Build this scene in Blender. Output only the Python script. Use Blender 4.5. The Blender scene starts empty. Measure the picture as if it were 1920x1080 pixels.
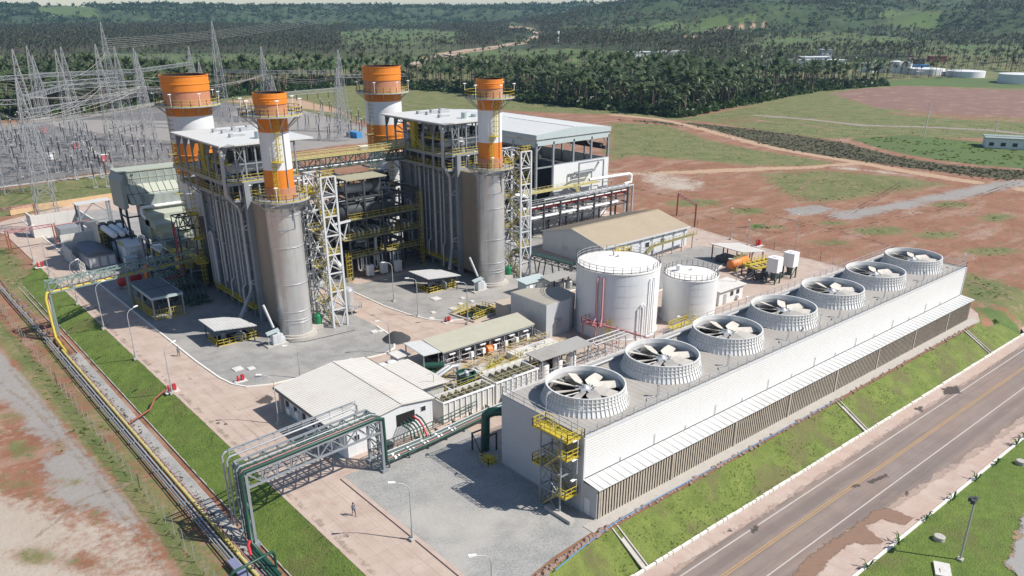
import bpy, math, random
import numpy as np
from mathutils import Vector, noise as mnoise
R = math.radians
random.seed(7); RNG = np.random.default_rng(7)
scene = bpy.context.scene
COL = scene.collection

# ---------------------------------------------------------------- camera, sky, sun
F_PX, PITCH, YAW = 1492.24, .4145, .8657
CAM = np.array([-55.592, -53.008, 52.0])
cd = bpy.data.cameras.new('camera'); cam = bpy.data.objects.new('camera', cd); COL.objects.link(cam)
cam.location = CAM; cam.rotation_euler = (math.pi/2 - PITCH, 0, YAW - math.pi/2)
cd.sensor_width = 36; cd.lens = F_PX/1920*36; cd.shift_y = (683.23-540)/1920
cd.clip_start = 1; cd.clip_end = 30000
scene.camera = cam
SUN_AZ = math.atan2(-.79, .61); SUN_EL = R(47)
w = bpy.data.worlds.new('World'); scene.world = w; w.use_nodes = True
nt = w.node_tree; bg = nt.nodes['Background']
sky = nt.nodes.new('ShaderNodeTexSky'); sky.sky_type = 'NISHITA'; sky.sun_disc = False
sky.sun_elevation = SUN_EL; sky.sun_rotation = math.pi/2 - SUN_AZ
sky.air_density = 1.0; sky.dust_density = .35; sky.ozone_density = 1.5
nt.links.new(sky.outputs[0], bg.inputs[0]); bg.inputs[1].default_value = .095
sd = bpy.data.lights.new('sun', 'SUN'); sun = bpy.data.objects.new('sun', sd); COL.objects.link(sun)
sd.energy = 4.7; sd.angle = R(.5); sd.color = (1, .95, .87)
sdir = Vector((math.cos(SUN_AZ)*math.cos(SUN_EL), math.sin(SUN_AZ)*math.cos(SUN_EL), math.sin(SUN_EL)))
sun.rotation_euler = sdir.to_track_quat('Z', 'Y').to_euler(); sun.location = (0, 0, 120)
vs = scene.view_settings
vs.view_transform = 'Standard'; vs.look = 'None'; vs.exposure = .38; vs.gamma = 1; vs.use_curve_mapping = False
scene.cycles.max_bounces = 6; scene.cycles.diffuse_bounces = 3; scene.cycles.glossy_bounces = 3
scene.cycles.volume_bounces = 0

# survey helper: photo pixel (1920x1080) + height -> point on the site plan
_fw = np.array([math.cos(YAW)*math.cos(PITCH), math.sin(YAW)*math.cos(PITCH), -math.sin(PITCH)])
_rt = np.array([math.sin(YAW), -math.cos(YAW), 0]); _up = np.cross(_rt, _fw)
def G(px, py, z=0.):
    d = _fw + _rt*(px-960)/F_PX - _up*(py-683.23)/F_PX
    p = CAM + d*((z-CAM[2])/d[2])
    return float(p[0]), float(p[1])
def GP(pts, z=0.): return [G(a, b, z) for a, b in pts]
def proj(x, y, z):
    x = np.asarray(x, float)-CAM[0]; y = np.asarray(y, float)-CAM[1]; z = np.asarray(z, float)-CAM[2]
    d = x*_fw[0]+y*_fw[1]+z*_fw[2]
    dd = np.where(d > 1, d, 1)
    u = 960+F_PX*(x*_rt[0]+y*_rt[1])/dd; v = 683.23-F_PX*(x*_up[0]+y*_up[1]+z*_up[2])/dd
    return np.where(d > 1, u, -1e5), np.where(d > 1, v, -1e5)

# ---------------------------------------------------------------- mesh builder
class MB:
    def __init__(s): s.v = []; s.f = []; s.m = []; s.s = []; s.k = []
    def add(s, vs, fs, mi=0, sm=False):
        o = len(s.v); s.v += [tuple(map(float, p)) for p in vs]
        s.k.append((o, len(s.v), len(s.f), len(s.f)+len(fs)))
        for f in fs: s.f.append([i+o for i in f]); s.m.append(mi); s.s.append(sm)
    def poly(s, pts, mi=0): s.add(pts, [list(range(len(pts)))], mi)
    def box(s, x0, y0, z0, x1, y1, z1, mi=0):
        x0, x1 = sorted((x0, x1)); y0, y1 = sorted((y0, y1)); z0, z1 = sorted((z0, z1))
        s.hexa([(x0,y0,z0),(x1,y0,z0),(x1,y1,z0),(x0,y1,z0),(x0,y0,z1),(x1,y0,z1),(x1,y1,z1),(x0,y1,z1)], mi)
    def hexa(s, p, mi=0):
        s.add(p, [(3,2,1,0),(4,5,6,7),(0,1,5,4),(1,2,6,5),(2,3,7,6),(3,0,4,7)], mi)
    def beam(s, p, q, w, h=None, mi=0):
        h = h or w; p = Vector(p); q = Vector(q); d = q-p
        if d.length < 1e-6: return
        d.normalize(); up = Vector((0,0,1)) if abs(d.z) < .95 else Vector((1,0,0))
        a = d.cross(up).normalized()*(w/2); b = a.normalized().cross(d).normalized()*(h/2)
        s.hexa([p-a-b, p+a-b, p+a+b, p-a+b, q-a-b, q+a-b, q+a+b, q-a+b], mi)
    def tube(s, pts, r, n=8, mi=0, cap=True):
        pts = [Vector(p) for p in pts]; rings = []; pa = None
        for i, p in enumerate(pts):
            if i == 0: t = pts[1]-p
            elif i == len(pts)-1: t = p-pts[i-1]
            else: t = (pts[i+1]-p).normalized()+(p-pts[i-1]).normalized()
            if t.length < 1e-6: t = Vector((0,0,1))
            t.normalize()
            if pa is None:
                up = Vector((0,0,1)) if abs(t.z) < .9 else Vector((1,0,0)); a = t.cross(up).normalized()
            else:
                a = (pa - t*pa.dot(t)); a = a.normalized() if a.length > 1e-5 else t.orthogonal().normalized()
            pa = a; b = t.cross(a); k = 1.0
            if 0 < i < len(pts)-1:
                c = max(.45, math.sqrt(max(0, (1+(pts[i+1]-p).normalized().dot((p-pts[i-1]).normalized()))/2))); k = 1/c
            rr = r[i] if isinstance(r, (list, tuple)) else r
            rings.append([p+(a*math.cos(2*math.pi*j/n)+b*math.sin(2*math.pi*j/n))*rr*(1+(k-1)*.5) for j in range(n)])
        o = []; vs = [q for ring in rings for q in ring]
        for i in range(len(rings)-1):
            for j in range(n): o.append((i*n+j, i*n+(j+1) % n, (i+1)*n+(j+1) % n, (i+1)*n+j))
        s.add(vs, o, mi, True)
        if cap:
            s.add(rings[0], [list(range(n))[::-1]], mi); s.add(rings[-1], [list(range(n))], mi)
    def lathe(s, x, y, prof, n=32, mi=None, cap=True, smooth=True):
        # prof: list of (r, z); mi: list of material index per segment
        vs = [(x+r*math.cos(2*math.pi*j/n), y+r*math.sin(2*math.pi*j/n), z) for r, z in prof for j in range(n)]
        for i in range(len(prof)-1):
            fs = [(i*n+j, i*n+(j+1) % n, (i+1)*n+(j+1) % n, (i+1)*n+j) for j in range(n)]
            if prof[i][1] > prof[i+1][1] or (prof[i][1] == prof[i+1][1] and prof[i][0] < prof[i+1][0] and False): fs = [f[::-1] for f in fs]
            ring = vs[i*n:(i+2)*n]; fs = [[q-i*n for q in f] for f in fs]
            s.add(ring, fs, (mi[i] if isinstance(mi, (list, tuple)) else (mi or 0)), smooth)
        if cap and prof[-1][0] > .01:
            s.add(vs[-n:], [list(range(n))], (mi[-1] if isinstance(mi, (list, tuple)) else (mi or 0)))
    def cyl(s, x, y, z0, z1, r, n=16, mi=0): s.lathe(x, y, [(r, z0), (r, z1)], n, mi)
    def prism(s, poly, z0, z1, mi=0):
        a = sum(poly[i][0]*poly[(i+1) % len(poly)][1]-poly[(i+1) % len(poly)][0]*poly[i][1] for i in range(len(poly)))
        if a < 0: poly = poly[::-1]
        n = len(poly); zt = z1 if isinstance(z1, (list, tuple)) else [z1]*n
        vs = [(p[0], p[1], z0) for p in poly]+[(p[0], p[1], zt[i]) for i, p in enumerate(poly)]
        s.add(vs, [list(range(n))[::-1], list(range(n, 2*n))]+[(i, (i+1) % n, n+(i+1) % n, n+i) for i in range(n)], mi)
    def rail(s, pts, h=1.1, sp=1.5, w=.05, mi=0, closed=False, toe=True):
        pts = [Vector(p) for p in pts]
        if closed: pts = pts+[pts[0]]
        for p, q in zip(pts, pts[1:]):
            L = (q-p).length; k = max(1, round(L/sp))
            for i in range(k+1):
                c = p.lerp(q, i/k); s.beam(c, c+Vector((0,0,h)), w, w, mi)
            for zz in (h, h*.55): s.beam(p+Vector((0,0,zz)), q+Vector((0,0,zz)), w, w, mi)
            if toe: s.beam(p+Vector((0,0,.08)), q+Vector((0,0,.08)), .02, .16, mi)
    def ladder(s, p, q, side, w=.5, cage=False, mi=0):
        p = Vector(p); q = Vector(q); side = Vector(side).normalized()*w/2
        s.beam(p-side, q-side, .06, .06, mi); s.beam(p+side, q+side, .06, .06, mi)
        k = int((q-p).length/.4)
        for i in range(1, k): c = p.lerp(q, i/k); s.beam(c-side, c+side, .035, .035, mi)
        if cage:
            nrm = side.cross(q-p).normalized()*.7
            for i in range(int((q-p).length/.9)+1):
                c = p.lerp(q, i*.9/(q-p).length)
                s.beam(c-side*1.5, c-side*1.5+nrm, .06, .09, mi); s.beam(c+side*1.5, c+side*1.5+nrm, .06, .09, mi); s.beam(c-side*1.5+nrm, c+side*1.5+nrm, .06, .09, mi)
            for k2 in (-1.5, 0, 1.5): s.beam(p+nrm+side*k2, q+nrm+side*k2, .05, .03, mi)
    def stair(s, p, q, w=.8, mi=0):
        p = Vector(p); q = Vector(q); d = q-p; a = Vector((-d.y, d.x, 0)).normalized()*w/2
        for sg in (-1, 1):
            s.beam(p+a*sg, q+a*sg, .06, .25, mi); u = Vector((0,0,1.0))
            s.beam(p+a*sg+u, q+a*sg+u, .05, .05, mi); s.beam(p+a*sg+u*.5, q+a*sg+u*.5, .04, .04, mi)
            for i in range(4): c = p.lerp(q, i/3)+a*sg; s.beam(c, c+u, .04, .04, mi)
        k = max(2, int(abs(d.z)/.25))
        for i in range(k): c = p.lerp(q, (i+.5)/k); s.beam(c-a, c+a, .25, .04, mi)
    def truss(s, p, q, w, h, n, c=.12, b=.08, mi=0):
        # box truss; p,q centre of the bottom
        p = Vector(p); q = Vector(q); d = (q-p).normalized(); a = Vector((-d.y, d.x, 0)).normalized()*w/2; u = Vector((0,0,h))
        for sg in (-1, 1):
            s.beam(p+a*sg, q+a*sg, c, c, mi); s.beam(p+a*sg+u, q+a*sg+u, c, c, mi)
            for i in range(n):
                c0 = p.lerp(q, i/n)+a*sg; c1 = p.lerp(q, (i+1)/n)+a*sg
                s.beam(c0, c0+u, b, b, mi)
                if i % 2: s.beam(c0+u, c1, b, b, mi)
                else: s.beam(c0, c1+u, b, b, mi)
            s.beam(q+a*sg, q+a*sg+u, b, b, mi)
        for i in range(n+1):
            c0 = p.lerp(q, i/n); s.beam(c0-a, c0+a, b, b, mi); s.beam(c0-a+u, c0+a+u, b, b, mi)
            if i < n:
                c1 = p.lerp(q, (i+1)/n); s.beam(c0-a+u, c1+a+u, b, b, mi)
    def lattice(s, base, top, n, c=.15, b=.08, mi=0):
        # base, top: lists of four corner points
        B = [Vector(p) for p in base]; T = [Vector(p) for p in top]
        for i in range(4): s.beam(B[i], T[i], c, c, mi)
        for k in range(n):
            t0 = 1-(1-k/n)**1.0; t1 = (k+1)/n
            for i in range(4):
                j = (i+1) % 4
                a0, a1 = B[i].lerp(T[i], t0), B[i].lerp(T[i], t1); b0, b1 = B[j].lerp(T[j], t0), B[j].lerp(T[j], t1)
                s.beam(a0, b1, b, b, mi); s.beam(b0, a1, b, b, mi); s.beam(a1, b1, b, b, mi)
    def groups(s, each):
        # sets of add() chunks that stand apart from each other
        V = np.array(s.v); lo = np.array([V[a:b].min(0) for a, b, _, _ in s.k]); hi = np.array([V[a:b].max(0) for a, b, _, _ in s.k]); n = len(lo); size = (hi-lo).max(1); left = set(range(n)); out = []
        while left:
            st = [left.pop()]; g = list(st)
            while st:
                i = st.pop(); gap = np.sqrt((np.maximum(0, np.maximum(lo[i]-hi, lo-hi[i]))**2).sum(1))
                near = gap <= (.03 if each else np.maximum(.02, .5*np.maximum(size[i], size)))
                for j in np.nonzero(near)[0]:
                    if j in left: left.discard(j); st.append(j); g.append(j)
            out.append(sorted(g))
        return sorted(out)
    def build(s, name, mats, parent=None, kind=None):
        if parent is not None and s.k and len(s.k) > 1:
            gs = s.groups(name in EACH)
            if 1 < len(gs) <= 100:
                first = None
                for g in gs:
                    c = MB()
                    for i in g:
                        a, b, f0, f1 = s.k[i]; o = len(c.v); c.v += s.v[a:b]; c.f += [[q-a+o for q in f] for f in s.f[f0:f1]]; c.m += s.m[f0:f1]; c.s += s.s[f0:f1]
                    ob = c._build(name, mats, parent, kind); first = first or ob
                return first
        return s._build(name, mats, parent, kind)
    def _build(s, name, mats, parent=None, kind=None):
        me = bpy.data.meshes.new(name)
        off = ORG.get(parent.name, Vector()) if parent else Vector()
        V = [(x-off.x, y-off.y, z-off.z) for x, y, z in s.v]
        me.from_pydata(V, [], s.f); me.validate()
        if not isinstance(mats, (list, tuple)): mats = [mats]
        for m in mats: me.materials.append(m)
        if len(me.polygons) == len(s.m):
            me.polygons.foreach_set('material_index', s.m); me.polygons.foreach_set('use_smooth', s.s)
        me.update()
        o = bpy.data.objects.new(name, me); COL.objects.link(o)
        if parent: o.parent = parent; ORG[o.name] = off
        if kind: o['kind'] = kind
        return o
ORG = {}
EACH = {'leg','post','canopy_post','pump','control_box','dosing_tank','dosing_pump','compressor','saddle','access_door','cabinet_door','downpipe','window','sleeper','floodlight','tank_shell','panel_door','air_conditioner','gate_post','column','support_leg','door','baffle','vent_pipe'}
def thing(name, label, cat, loc=(0,0,0), group=None):
    o = bpy.data.objects.new(name, None); COL.objects.link(o); o.location = loc; o.empty_display_size = .5
    ORG[o.name] = Vector(loc); o['label'] = label; o['category'] = cat
    if group: o['group'] = group
    return o
def tag(o, label, cat, group=None):
    o['label'] = label; o['category'] = cat
    if group: o['group'] = group
    return o
def rebase(o, loc):
    # move a top-level mesh's origin to its base
    l = Vector(loc)
    o.data.transform(__import__('mathutils').Matrix.Translation(-l)); o.location = l; ORG[o.name] = l
    return o
def dup(root, loc, label=None, rotz=None, scale=None):
    r = root.copy(); COL.objects.link(r); r.location = loc
    if rotz is not None: r.rotation_euler = (0, 0, rotz)
    if scale is not None: r.scale = (scale,)*3
    if label: r['label'] = label
    for ch in root.children:
        c = ch.copy(); COL.objects.link(c); c.parent = r
        for g in ch.children:
            d = g.copy(); COL.objects.link(d); d.parent = c
    return r

# ---------------------------------------------------------------- materials
def new_mat(name):
    m = bpy.data.materials.new(name); m.use_nodes = True; return m, m.node_tree, m.node_tree.nodes['Principled BSDF']
def mixc(nt, fac, a, b):
    n = nt.nodes.new('ShaderNodeMix'); n.data_type = 'RGBA'
    for sck, val in ((n.inputs[0], fac), (n.inputs[6], a), (n.inputs[7], b)):
        if isinstance(val, (int, float)): sck.default_value = val
        elif isinstance(val, (tuple, list)): sck.default_value = (*val[:3], 1)
        else: nt.links.new(val, sck)
    return n.outputs[2]
def math_(nt, op, a, b=0., c=0., clamp=False):
    n = nt.nodes.new('ShaderNodeMath'); n.operation = op; n.use_clamp = clamp
    for sck, val in zip(n.inputs, (a, b, c)):
        if isinstance(val, (int, float)): sck.default_value = val
        else: nt.links.new(val, sck)
    return n.outputs[0]
def pos(nt): return nt.nodes.new('ShaderNodeNewGeometry').outputs['Position']
def noise(nt, scale, detail=5, rough=.6, vec=None, stretch=None):
    v = vec or pos(nt)
    if stretch:
        mp = nt.nodes.new('ShaderNodeVectorMath'); mp.operation = 'MULTIPLY'; nt.links.new(v, mp.inputs[0]); mp.inputs[1].default_value = stretch; v = mp.outputs[0]
    n = nt.nodes.new('ShaderNodeTexNoise'); n.inputs['Scale'].default_value = scale; n.inputs['Detail'].default_value = detail; n.inputs['Roughness'].default_value = rough
    nt.links.new(v, n.inputs['Vector']); return n.outputs[0]
def ramp(nt, fac, lo, hi):
    n = nt.nodes.new('ShaderNodeMapRange'); n.interpolation_type = 'SMOOTHSTEP'; n.inputs[1].default_value = lo; n.inputs[2].default_value = hi
    nt.links.new(fac, n.inputs[0]); return n.outputs[0]
def bump(nt, b, h, strength=.4, dist=.1):
    n = nt.nodes.new('ShaderNodeBump'); n.inputs['Strength'].default_value = strength; n.inputs['Distance'].default_value = dist
    nt.links.new(h, n.inputs['Height']); nt.links.new(n.outputs[0], b.inputs['Normal'])
def mat(name, col, rough=.6, metal=0., var=.18, scale=.6, streak=0., stain=(.18,.13,.09), corr=None, cstr=.5, grime=0., ccol=.16):
    """painted / weathered surface: colour drifts with noise, optional vertical dirt streaks, optional corrugation axis x|y|z with pitch"""
    m, nt, b = new_mat(name)
    dk = tuple(c*(1-var) for c in col); lt = tuple(min(1, c*(1+var*.6)) for c in col)
    c = mixc(nt, noise(nt, scale, 6, .65), dk, lt)
    if streak:
        s = ramp(nt, noise(nt, 1.0, 5, .6, stretch=(2.2, 2.2, .12)), .5, .78)
        c = mixc(nt, math_(nt, 'MULTIPLY', s, streak), c, stain)
    if grime:
        g = ramp(nt, noise(nt, .25, 6, .7), .45, .7); c = mixc(nt, math_(nt, 'MULTIPLY', g, grime), c, stain)
    if corr:
        ax, pitch = corr
        wv = nt.nodes.new('ShaderNodeTexWave'); wv.bands_direction = ax.upper(); wv.inputs['Scale'].default_value = .314/pitch if False else 1/pitch*.31416
        nt.links.new(pos(nt), wv.inputs['Vector']); bump(nt, b, wv.outputs[1], cstr, pitch*.25)
        c = mixc(nt, math_(nt, 'MULTIPLY', wv.outputs[1], ccol), c, tuple(x*.55 for x in col))
    nt.links.new(c, b.inputs['Base Color']); b.inputs['Roughness'].default_value = rough; b.inputs['Metallic'].default_value = metal
    return m
M = {}
M['steel'] = mat('grey_steel', (.26,.285,.31), .55, .1, streak=.25)
M['galv'] = mat('galvanised_steel', (.42,.43,.44), .5, .25, streak=.15)
M['paleframe'] = mat('pale_grey_paint', (.56,.575,.59), .5, streak=.15)
M['dark'] = mat('dark_steel', (.055,.06,.066), .6)
M['darkbeige'] = mat('dark_tan_sheet', (.15,.125,.095), .8, var=.2, corr=('x', .6), cstr=.25, grime=.3)
M['darkgreen'] = mat('dark_green_steel', (.045,.09,.08), .5)
M['green'] = mat('green_paint', (.012,.066,.045), .45)
M['lgreen'] = mat('bright_green_paint', (.02,.22,.09), .45)
M['yellow'] = mat('yellow_paint', (.50,.39,.04), .6, streak=.3)
M['paleyellow'] = mat('pale_yellow_rail', (.52,.46,.2), .6, streak=.2)
M['dullyellow'] = mat('dull_yellow_grating', (.33,.29,.12), .7)
M['white'] = mat('white_paint', (.78,.78,.77), .5, var=.08, streak=.18, stain=(.45,.42,.38))
M['tank'] = mat('tank_white', (.70,.705,.705), .5, var=.07, streak=.35, grime=.12, stain=(.5,.47,.43))
M['roofwhite'] = mat('white_roof_sheet', (.62,.62,.6), .5, var=.1, corr=('x', .5), cstr=.25, grime=.15, stain=(.5,.47,.42))
M['bluegrey'] = mat('pale_blue_grey_sheet', (.42,.49,.49), .55, var=.08, streak=.1)
M['red'] = mat('red_paint', (.45,.03,.035), .45)
M['pink'] = mat('faded_red_pipe', (.40,.17,.18), .5)
M['rust'] = mat('red_brown_primer', (.26,.08,.05), .7)
M['orangepaint'] = mat('orange_paint', (.70,.215,.016), .6, var=.16, streak=.45, scale=.35, grime=.2, stain=(.36,.10,.03))
M['brightorange'] = mat('orange_machine_paint', (.72,.22,.05), .5)
M['stackwhite'] = mat('stack_white', (.70,.71,.72), .55, var=.08, streak=.35, grime=.15, stain=(.5,.48,.45))
M['orangepanel'] = mat('faded_orange_panels', (.48,.21,.12), .75, var=.3, scale=1.5, streak=.35, stain=(.3,.1,.05))
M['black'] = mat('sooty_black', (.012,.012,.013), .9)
M['concrete'] = mat('concrete', (.44,.41,.37), .85, var=.2, streak=.3, stain=(.16,.13,.11))
M['palecon'] = mat('pale_concrete', (.6,.58,.54), .85, var=.15, streak=.35, stain=(.2,.18,.16))
M['beige'] = mat('tan_roof_sheet', (.40,.325,.23), .7, var=.1, corr=('x', .6), cstr=.25, grime=.3, stain=(.3,.23,.16))
M['olive'] = mat('pale_olive_roof_sheet', (.46,.44,.35), .7, var=.1, corr=('x', .5), cstr=.4, grime=.2, stain=(.3,.28,.2))
M['greyroof'] = mat('cement_grey_roof_sheet', (.36,.35,.33), .75, var=.12, corr=('x', .5), cstr=.4, grime=.3)
M['creamroof'] = mat('dusty_white_roof_sheet', (.63,.60,.55), .6, var=.1, corr=('y', .55), cstr=.4, grime=.35, stain=(.52,.42,.33))
M['wallwhite'] = mat('white_wall', (.66,.67,.68), .7, var=.08, streak=.25, stain=(.35,.3,.26))
M['wallgrey'] = mat('grey_cladding', (.5,.515,.53), .6, var=.07, corr=('y', .6), cstr=.2, streak=.1)
M['glass'] = mat('dark_window', (.03,.035,.04), .15)
M['alu'] = mat('weathered_aluminium', (.66,.66,.655), .36, .62, var=.2, scale=.35, streak=.55, grime=.25, stain=(.40,.34,.28))
M['alubright'] = mat('bright_aluminium', (.75,.75,.76), .28, .85, var=.1)
M['ventgrey'] = mat('filter_house_panel', (.30,.345,.32), .6, var=.1, corr=('x', 1.9), cstr=.15)
M['hood'] = mat('weather_hood_sheet', (.38,.405,.335), .6, var=.08, streak=.1)
M['blade'] = mat('fan_blade_fibreglass', (.57,.53,.47), .6, var=.15, scale=1.2, streak=.25)
M['frp'] = mat('fan_stack_fibreglass', (.66,.655,.64), .55, var=.1, streak=.3, stain=(.4,.38,.36))
M['deck'] = mat('dusty_deck', (.37,.345,.315), .85, var=.15, corr=('x', .9), cstr=.15, grime=.25, stain=(.25,.21,.17))
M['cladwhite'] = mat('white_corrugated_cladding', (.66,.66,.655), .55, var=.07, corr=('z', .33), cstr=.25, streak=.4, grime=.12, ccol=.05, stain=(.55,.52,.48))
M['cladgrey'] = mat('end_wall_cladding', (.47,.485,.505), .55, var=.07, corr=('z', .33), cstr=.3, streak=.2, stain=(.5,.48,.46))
M['canopy'] = mat('ribbed_canopy_sheet', (.57,.57,.56), .55, var=.1, corr=('x', .6), cstr=.25, grime=.35, stain=(.42,.38,.33))
M['louver'] = mat('stained_timber_louver', (.42,.37,.31), .85, var=.4, scale=1.6, streak=.55, stain=(.17,.115,.065))
M['bluehose'] = mat('blue_hose', (.08,.22,.42), .5)
M['navy'] = mat('blue_tarp', (.05,.25,.55), .6)
M['coal'] = mat('dark_grit', (.055,.055,.057), .95, var=.4, scale=4)
M['skin'] = mat('skin', (.3,.16,.1), .6)
M['cloth'] = mat('blue_grey_workwear', (.15,.17,.22), .9)
M['navycloth'] = mat('dark_trousers', (.05,.055,.08), .9)
M['hair'] = mat('black_hair', (.01,.01,.01), .7)
M['pinkbox'] = mat('pink_red_cabinet', (.55,.12,.13), .6)
M['insul'] = mat('dark_brown_porcelain', (.035,.022,.02), .3)
M['signw'] = mat('sign_white', (.8,.8,.8), .5)
M['fencew'] = mat('fence_wire', (.42,.41,.39), .6)
M['cooler'] = mat('blue_grey_roof', (.12,.135,.17), .6, var=.15)
M['mud'] = mat('rusty_mud', (.22,.12,.075), .95)
M['trunk'] = mat('palm_trunk', (.16,.115,.085), .9)
def leaf_mat(name, a, b, dead):
    m, nt, bs = new_mat(name)
    n1 = noise(nt, .22, 3, .6); n2 = noise(nt, 1.7, 3, .6)
    c = mixc(nt, ramp(nt, n1, .3, .7), a, b); c = mixc(nt, ramp(nt, n2, .62, .8), c, dead)
    nt.links.new(c, bs.inputs['Base Color']); bs.inputs['Roughness'].default_value = .5
    tr = nt.nodes.new('ShaderNodeBsdfTranslucent'); nt.links.new(c, tr.inputs[0]); mx = nt.nodes.new('ShaderNodeMixShader'); mx.inputs[0].default_value = .35
    nt.links.new(bs.outputs[0], mx.inputs[1]); nt.links.new(tr.outputs[0], mx.inputs[2]); nt.links.new(mx.outputs[0], nt.nodes['Material Output'].inputs[0])
    return m
M['palm'] = leaf_mat('palm_leaf', (.04,.07,.02), (.10,.14,.048), (.17,.13,.07))
M['palmdry'] = leaf_mat('dry_palm_leaf', (.045,.06,.022), (.10,.10,.045), (.22,.15,.09))
M['bush'] = leaf_mat('bush_leaf', (.026,.056,.014), (.062,.112,.026), (.12,.12,.05))
M['bush2'] = leaf_mat('lush_leaf', (.05,.11,.018), (.09,.18,.035), (.14,.15,.05))
M['deadbrush'] = leaf_mat('dead_brush', (.045,.05,.022), (.085,.075,.04), (.05,.08,.022))

M['palegreen'] = mat('grey_green_steel', (.20,.27,.255), .55, streak=.15)
M['latt'] = mat('lattice_zinc', (.30,.31,.325), .6, .2)
M['fencep'] = mat('fence_post_grey', (.30,.285,.26), .85)
M['wire'] = mat('rusty_wire', (.22,.2,.17), .7)
# ---------------------------------------------------------------- terrain
def sstep(a, b, x):
    t = np.clip((x-a)/(b-a), 0, 1); return t*t*(3-2*t)
_ph = RNG.uniform(0, 6.28, (9, 2)); _dir = RNG.uniform(0, 6.28, 9)
def fbm(x, y, L):
    s = 0; a = 1.0; k = 2*math.pi/L
    for i in range(9):
        s = s+a*np.sin(k*(x*math.cos(_dir[i])+y*math.sin(_dir[i]))+_ph[i, 0]+1.7*np.sin(k*.6*(x*math.sin(_dir[i])-y*math.cos(_dir[i]))+_ph[i, 1]))
        if i % 2: k *= 1.75; a *= .56
    return s/3.2
def bearing_px(x, y):
    dx = x-CAM[0]; dy = y-CAM[1]
    f = dx*math.cos(YAW)+dy*math.sin(YAW); r = dx*math.sin(YAW)-dy*math.cos(YAW)
    b = np.arctan2(r, f); return 960+F_PX*np.tan(np.clip(b, -1.2, 1.2))/math.cos(PITCH), np.hypot(dx, dy)
def terrain(x, y):
    x = np.asarray(x, float); y = np.asarray(y, float)
    u, d = bearing_px(x, y)
    und = fbm(x, y, 900)
    z = sstep(480, 1000, d)*(4*und)
    # far mesa on the left and centre
    rise = 18*sstep(1100, 2300, d)+57*sstep(2350+150*und, 3150+200*und, d)
    spur = 13*fbm(x+300, y, 460)*sstep(2100, 2700, d)*(1-.6*sstep(2900,3400,d))
    left = rise+spur
    # nearer hills on the right
    near = 14*sstep(800, 1300, d)+68*sstep(1250+160*und, 2200+200*und, d)+20*fbm(x, y-200, 560)*sstep(1150, 1700, d)+7*fbm(x+90, y, 210)*sstep(1250, 1700, d)
    k = sstep(900, 1250, u)
    z = z+left*(1-k)+near*k
    # banked edges of the site
    zr = -3.3*np.clip((-4.2-y)/4.3, 0, 1)*sstep(-18, -14, x)*sstep(175, 125, x)
    lx = -1.75*np.clip((-25.0-x)/4.6, 0, 1)*sstep(175, 130, y)
    z = z+zr+lx-.1
    z = z-.14*((x < -24.5) & (x > -29.6) & (y < 150) | (y < -3.5) & (y > -9.5) & (x > -17))
    # low embankment east of the dirt field
    e = sstep(150, 185, x+.35*(y-60))*sstep(560, 300, d); z = z+1.6*e*(.6+.4*np.sin(x*.05+y*.03))
    return z

def axis(segs):
    out = [segs[0][0]]
    for a, b, st in segs:
        n = max(1, round((b-a)/st)); out += [a+(b-a)*(i+1)/n for i in range(n)]
    return np.array(out)
def geo(a, b, st, k):
    out = []; p = a
    while p < b: st *= k; p += st; out.append(p)
    return out
xs = np.concatenate([-np.array(geo(75, 3800, 6, 1.12))[::-1], axis([(-75, -24, 1.0), (-24, 110, 3.0), (110, 250, 1.7), (250, 420, 4), (420, 1200, 14)]), np.array(geo(1200, 5200, 14, 1.07))])
ys = np.concatenate([-np.array(geo(60, 900, 6, 1.3))[::-1], axis([(-60, 0, 1.2), (0, 150, 1.7), (150, 420, 3.0), (420, 1200, 12)]), np.array(geo(1200, 5200, 14, 1.07))])
GX, GY = np.meshgrid(xs, ys); GZ = terrain(GX, GY)
nx, ny = len(xs), len(ys)
PXg, PYg = proj(GX, GY, GZ)          # where the survey photo shows each ground point
def inpoly(poly, X, Y):
    ins = np.zeros(X.shape, bool); n = len(poly)
    for i in range(n):
        (x0, y0), (x1, y1) = poly[i], poly[(i+1) % n]
        if y0 == y1: continue
        c = ((y0 > Y) != (y1 > Y)) & (X < (x1-x0)*(Y-y0)/(y1-y0)+x0); ins ^= c
    return ins
def segdist(poly, X, Y, closed=True):
    d = np.full(X.shape, 1e9); n = len(poly)
    for i in range(n if closed else n-1):
        (x0, y0), (x1, y1) = poly[i], poly[(i+1) % n]
        dx, dy = x1-x0, y1-y0; L = dx*dx+dy*dy+1e-9
        t = np.clip(((X-x0)*dx+(Y-y0)*dy)/L, 0, 1); d = np.minimum(d, np.hypot(X-x0-t*dx, Y-y0-t*dy))
    return d
ZN = {k: np.zeros(GX.shape) for k in ('grass', 'pale', 'gravel', 'lush', 'forest', 'tan', 'scrub', 'field')}
def over(ch, mk, wgt):
    # later layers cover earlier ones
    for k in ZN:
        if k != ch: ZN[k][mk] *= 1-wgt
    if ch in ZN: ZN[ch][mk] = np.maximum(ZN[ch][mk], wgt)
def paint(ch, pts, z=0., soft=4., amt=1., only=None):
    pl = GP(pts, z) if z is not None else pts
    X, Y = GX, GY
    bx = [p[0] for p in pl]; by = [p[1] for p in pl]
    mk = (X > min(bx)-soft) & (X < max(bx)+soft) & (Y > min(by)-soft) & (Y < max(by)+soft)
    if not mk.any(): return
    d = segdist(pl, X[mk], Y[mk]); s = np.where(inpoly(pl, X[mk], Y[mk]), d, -d)
    wgt = np.clip(s/soft+.5, 0, 1)*amt; over(ch, mk, wgt)
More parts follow.
